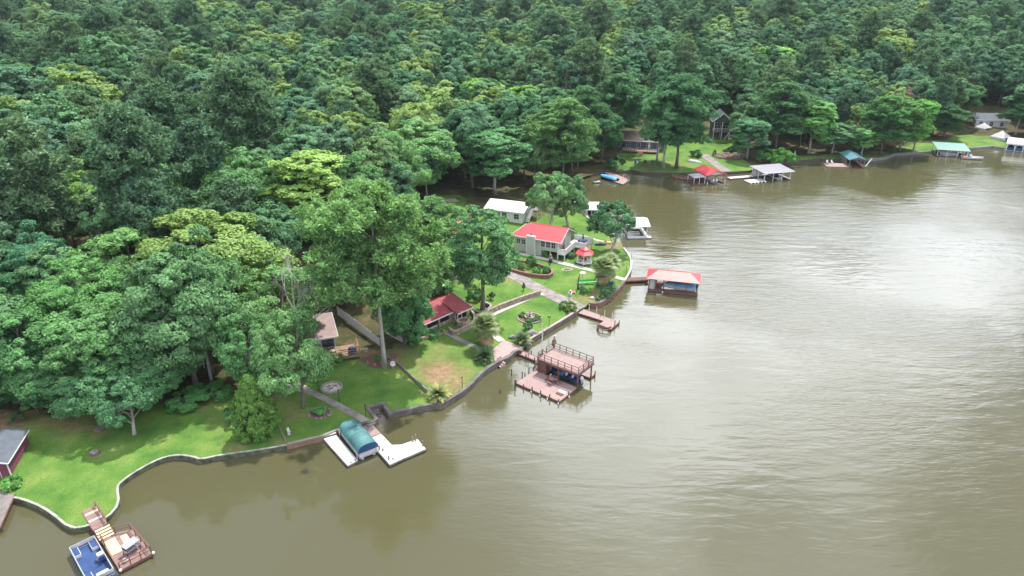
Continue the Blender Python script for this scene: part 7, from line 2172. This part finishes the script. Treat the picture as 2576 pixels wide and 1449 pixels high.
# far houses
t = house('brown house with pinkish roof and deck behind the far lawn', 1605, 378, -14, 17, 9, 3.2, 5.6, GREYROOF, BROWNROOF, wins=5, chim=True)
deck(t, [(-5, -4.2), (7, -4.2), (7, -.02), (-5, -.02)], .6, 0, BROWNW, .25, frame_mat=GREYWOOD)
railing(t, [(-5, -4.1), (0, -4.1)], .6, .9, WHITE_D, 1.6); railing(t, [(2, -4.1), (7, -4.1), (7, -.1)], .6, .9, WHITE_D, 1.6)
for i in range(4):
    MB().bx(.1, 1.9, -4.25 - .35 * (i + 1), -4.25 - .35 * i, -.5, .5 - .14 * i).build('step', BRICK, t)
q = thing('patio_umbrella', 'closed white umbrella on the deck of the brown far house', 'umbrella', on(t, 3.6, -2.4, .6)); MB().tube([(0, 0, 0), (0, 0, 2.8)], .06, 6).build('pole', WHITE, q); MB().lathe([(.3, 1.2), (.2, 1.9), (.04, 2.75)], 8).build('canopy', WHITE, q)
# grey gabled tall house
x, y, z = gp(1812, 352)
t = thing('gabled_house', 'narrow grey two storey house with steep gable on the far slope', 'house', (x, y, z), math.radians(-6))
MB().bx(-2.9, 2.9, 1.4, 8, -.5, 6.4).build('wall', DKGREY, t)
gable(t, -3.6, 3.6, -.6, 8.6, 6.5, 9.6, DKGREY, 'y', .16, 0, gmat=DKGREY, wall_in=.7, trim=WHITE_D)
deck(t, [(-3, -.2), (3, -.2), (3, 1.38), (-3, 1.38)], 3.1, math.pi / 2, GREYWOOD, .25)
railing(t, [(-2.95, 1.3), (-2.95, -.15), (2.95, -.15), (2.95, 1.3)], 3.1, 1.0, WHITE_D, 1.4)
for xx in (-2.8, 0, 2.8):
    sq(t, xx, -.1, -.5, 6.4, .2, WHITE_D)
for xx in (-1.5, 1.5):
    win(t, (xx, 1.4, 4.8), (1, 0, 0), 2.3, 2.2, WHITE_D, 2, 2); win(t, (xx, 1.4, 1.4), (1, 0, 0), 2.2, 2.0, WHITE_D, 2, 1)
MB().bar((1.2, -.3, .2), (2.6, -.3, 2.9), .08, .3).build('stair', WHITE_D, t)
# white house and tents at right
house('white house with dark roof in the trees at the right edge', 2490, 322, -12, 11, 8, 3.4, 5.4, WHITE_D, GREYROOF, wins=3)
for (lab, p, s_) in (('white peaked tent on the grass below the white house', z7(2130, 545), 4.2), ('white peaked tent at the bank beside the barrel roofed boathouse', z7(2320, 655), 5.0)):
    x, y, z = gp(*p); t = thing('tent', lab, 'tent', (x, y, z), .4)
    mb = MB(); mb.add([(-s_ / 2, -s_ / 2, .9), (s_ / 2, -s_ / 2, .9), (s_ / 2, s_ / 2, .9), (-s_ / 2, s_ / 2, .9), (-.25, 0, s_ * .62), (.25, 0, s_ * .62), (-s_ / 2, -s_ / 2, 0), (s_ / 2, -s_ / 2, 0), (s_ / 2, s_ / 2, 0), (-s_ / 2, s_ / 2, 0)],
              [(0, 1, 5, 4), (1, 2, 5), (2, 3, 4, 5), (3, 0, 4), (7, 8, 2, 1), (8, 9, 3, 2), (9, 6, 0, 3)]); mb.build('canvas', WHITE_D, t)
    MB().add([(-s_ / 2, -s_ / 2, 0), (-s_ * .1, -s_ / 2 - .02, 0), (-s_ * .3, -s_ / 2 - .02, .88), (-s_ / 2, -s_ / 2, .88)], [(0, 1, 2, 3)]).build('flap', WHITE_D, t)
    for (a_, b_) in ((-1, -1), (1, -1), (1, 1), (-1, 1)):
        MB().tube([(a_ * s_ / 2, b_ * s_ / 2, -.2), (a_ * s_ / 2, b_ * s_ / 2, .95)], .05, 6).build('pole', ALU, t)
# far lawn things
for k_, (zx, zy, lab) in enumerate(((730, 525, 'blue lawn chair, leftmost on the far lawn'), (770, 510, 'blue lawn chair, second from left on the far lawn'), (832, 510, 'blue lawn chair in the middle of the far lawn group'), (895, 520, 'blue lawn chair nearest the fire ring trees'))):
    x, y, z = gp(*z6(zx, zy)); q = thing('lawn_chair', lab, 'chair', (x, y, z), k_ * 1.1, 'blue chairs on the far lawn')
    MB().rbox((0, 0, .38), (.65, .6, .06), 0, ('X', .12)).build('seat', BLUE, q); MB().rbox((0, .34, .75), (.65, .06, .85), 0, ('X', -.3)).build('backrest', BLUE, q)
    for s in (-1, 1):
        MB().bx(s * .38 - .06, s * .38 + .06, -.35, .35, .55, .6).build('armrest', BLUE, q); MB().bx(s * .36 - .04, s * .36 + .04, -.3, -.22, 0, .55).build('front_leg', BLUE, q); MB().bx(s * .36 - .04, s * .36 + .04, .22, .3, 0, .4).build('back_leg', BLUE, q)
x, y, z = gp(*z6(850, 545)); t = thing('fire_pit', 'dark stone fire ring among the blue lawn chairs', 'fire pit', (x, y, z))
for j in range(12):
    a_ = 2 * math.pi * j / 12; MB().rbox((1.1 * math.cos(a_), 1.1 * math.sin(a_), .15), (.3, .5, .4), a_).build('stone', BRICK, t)
MB().lathe([(.95, -.05), (.9, .08), (.1, .12)], 12).build('ash', PILE, t)
x, y, z = gp(*z6(1330, 500)); t = thing('overturned_boat', 'white rowing boat lying upside down on the far lawn', 'boat', (x, y, z), -.5)
mb = MB()
for i in range(9):
    tt = i / 8; w = 1.0 * math.sin(math.pi * min(.97, .22 + .75 * tt)) ** .6
    for k_ in range(7):
        a_ = math.pi * k_ / 6; mb.v.append((-2.2 + 4.4 * tt, -w * math.cos(a_), .75 * w * math.sin(a_)))
for i in range(8):
    for k_ in range(6):
        a_ = i * 7 + k_; mb.f.append((a_, a_ + 7, a_ + 8, a_ + 1))
mb.f.append(tuple(range(7))); mb.f.append(tuple(range(56, 63))[::-1]); mb.build('hull', WHITE_D, t, True); MB().bar((-2.2, 0, .72), (1.6, 0, .74), .08, .1).build('keel', WHITE_D, t)
x, y, z = gp(*z6(1680, 445)); t = thing('rock_bed', 'oval bed of heaped grey rocks above the far boat ramp', 'rock bed', (x, y, z))
MB().prism([(5.6 * math.cos(a_), 3.6 * math.sin(a_)) for a_ in [2 * math.pi * i / 18 for i in range(18)]], -.4, .25).build('soil', MULCH, t)
for j in range(46):
    a_ = rnd.uniform(0, 6.28); r_ = math.sqrt(rnd.random()) if j > 20 else 1.0
    o = bpy.data.objects.new('rock', R0); col.objects.link(o); o.parent = t; s_ = rnd.uniform(.3, .65); o.location = (5.5 * r_ * math.cos(a_), 3.5 * r_ * math.sin(a_), .3); o.scale = (s_, s_ * .8, s_ * .7); o.rotation_euler = (0, 0, j)
x, y, z = gp(*z7(105, 822)); t = thing('garden_statue', 'small white lawn statue on the far bank behind the grey roofed dock', 'statue', (x, y, z)); MB().tube([(0, 0, 0), (0, 0, .7), (0, 0, 1.1)], [.3, .22, .1], 8).build('body', WHITE, t, True); MB().lathe([(.05, 1.1), (.18, 1.25), (.05, 1.45)], 8).build('head', WHITE, t, True)

# ---------------------------------------------------------------- summer haze
hz = MB().bx(-5200, 5200, -700, 9400, -1.2, 130.0)
hm = bpy.data.materials.new('summer_haze'); hm.use_nodes = True
hn = hm.node_tree.nodes; hn.remove(hn['Principled BSDF'])
pv = N(hn, 'ShaderNodeVolumePrincipled'); pv.inputs['Density'].default_value = 0.00006; pv.inputs['Color'].default_value = (0.78, 0.88, 1.0, 1); pv.inputs['Anisotropy'].default_value = 0.0
hm.node_tree.links.new(pv.outputs[0], hn['Material Output'].inputs['Volume'])
haze = hz.build('haze', hm, kind='stuff')
tag(haze, 'thin bluish summer haze lying over the lake and the wood', 'haze')
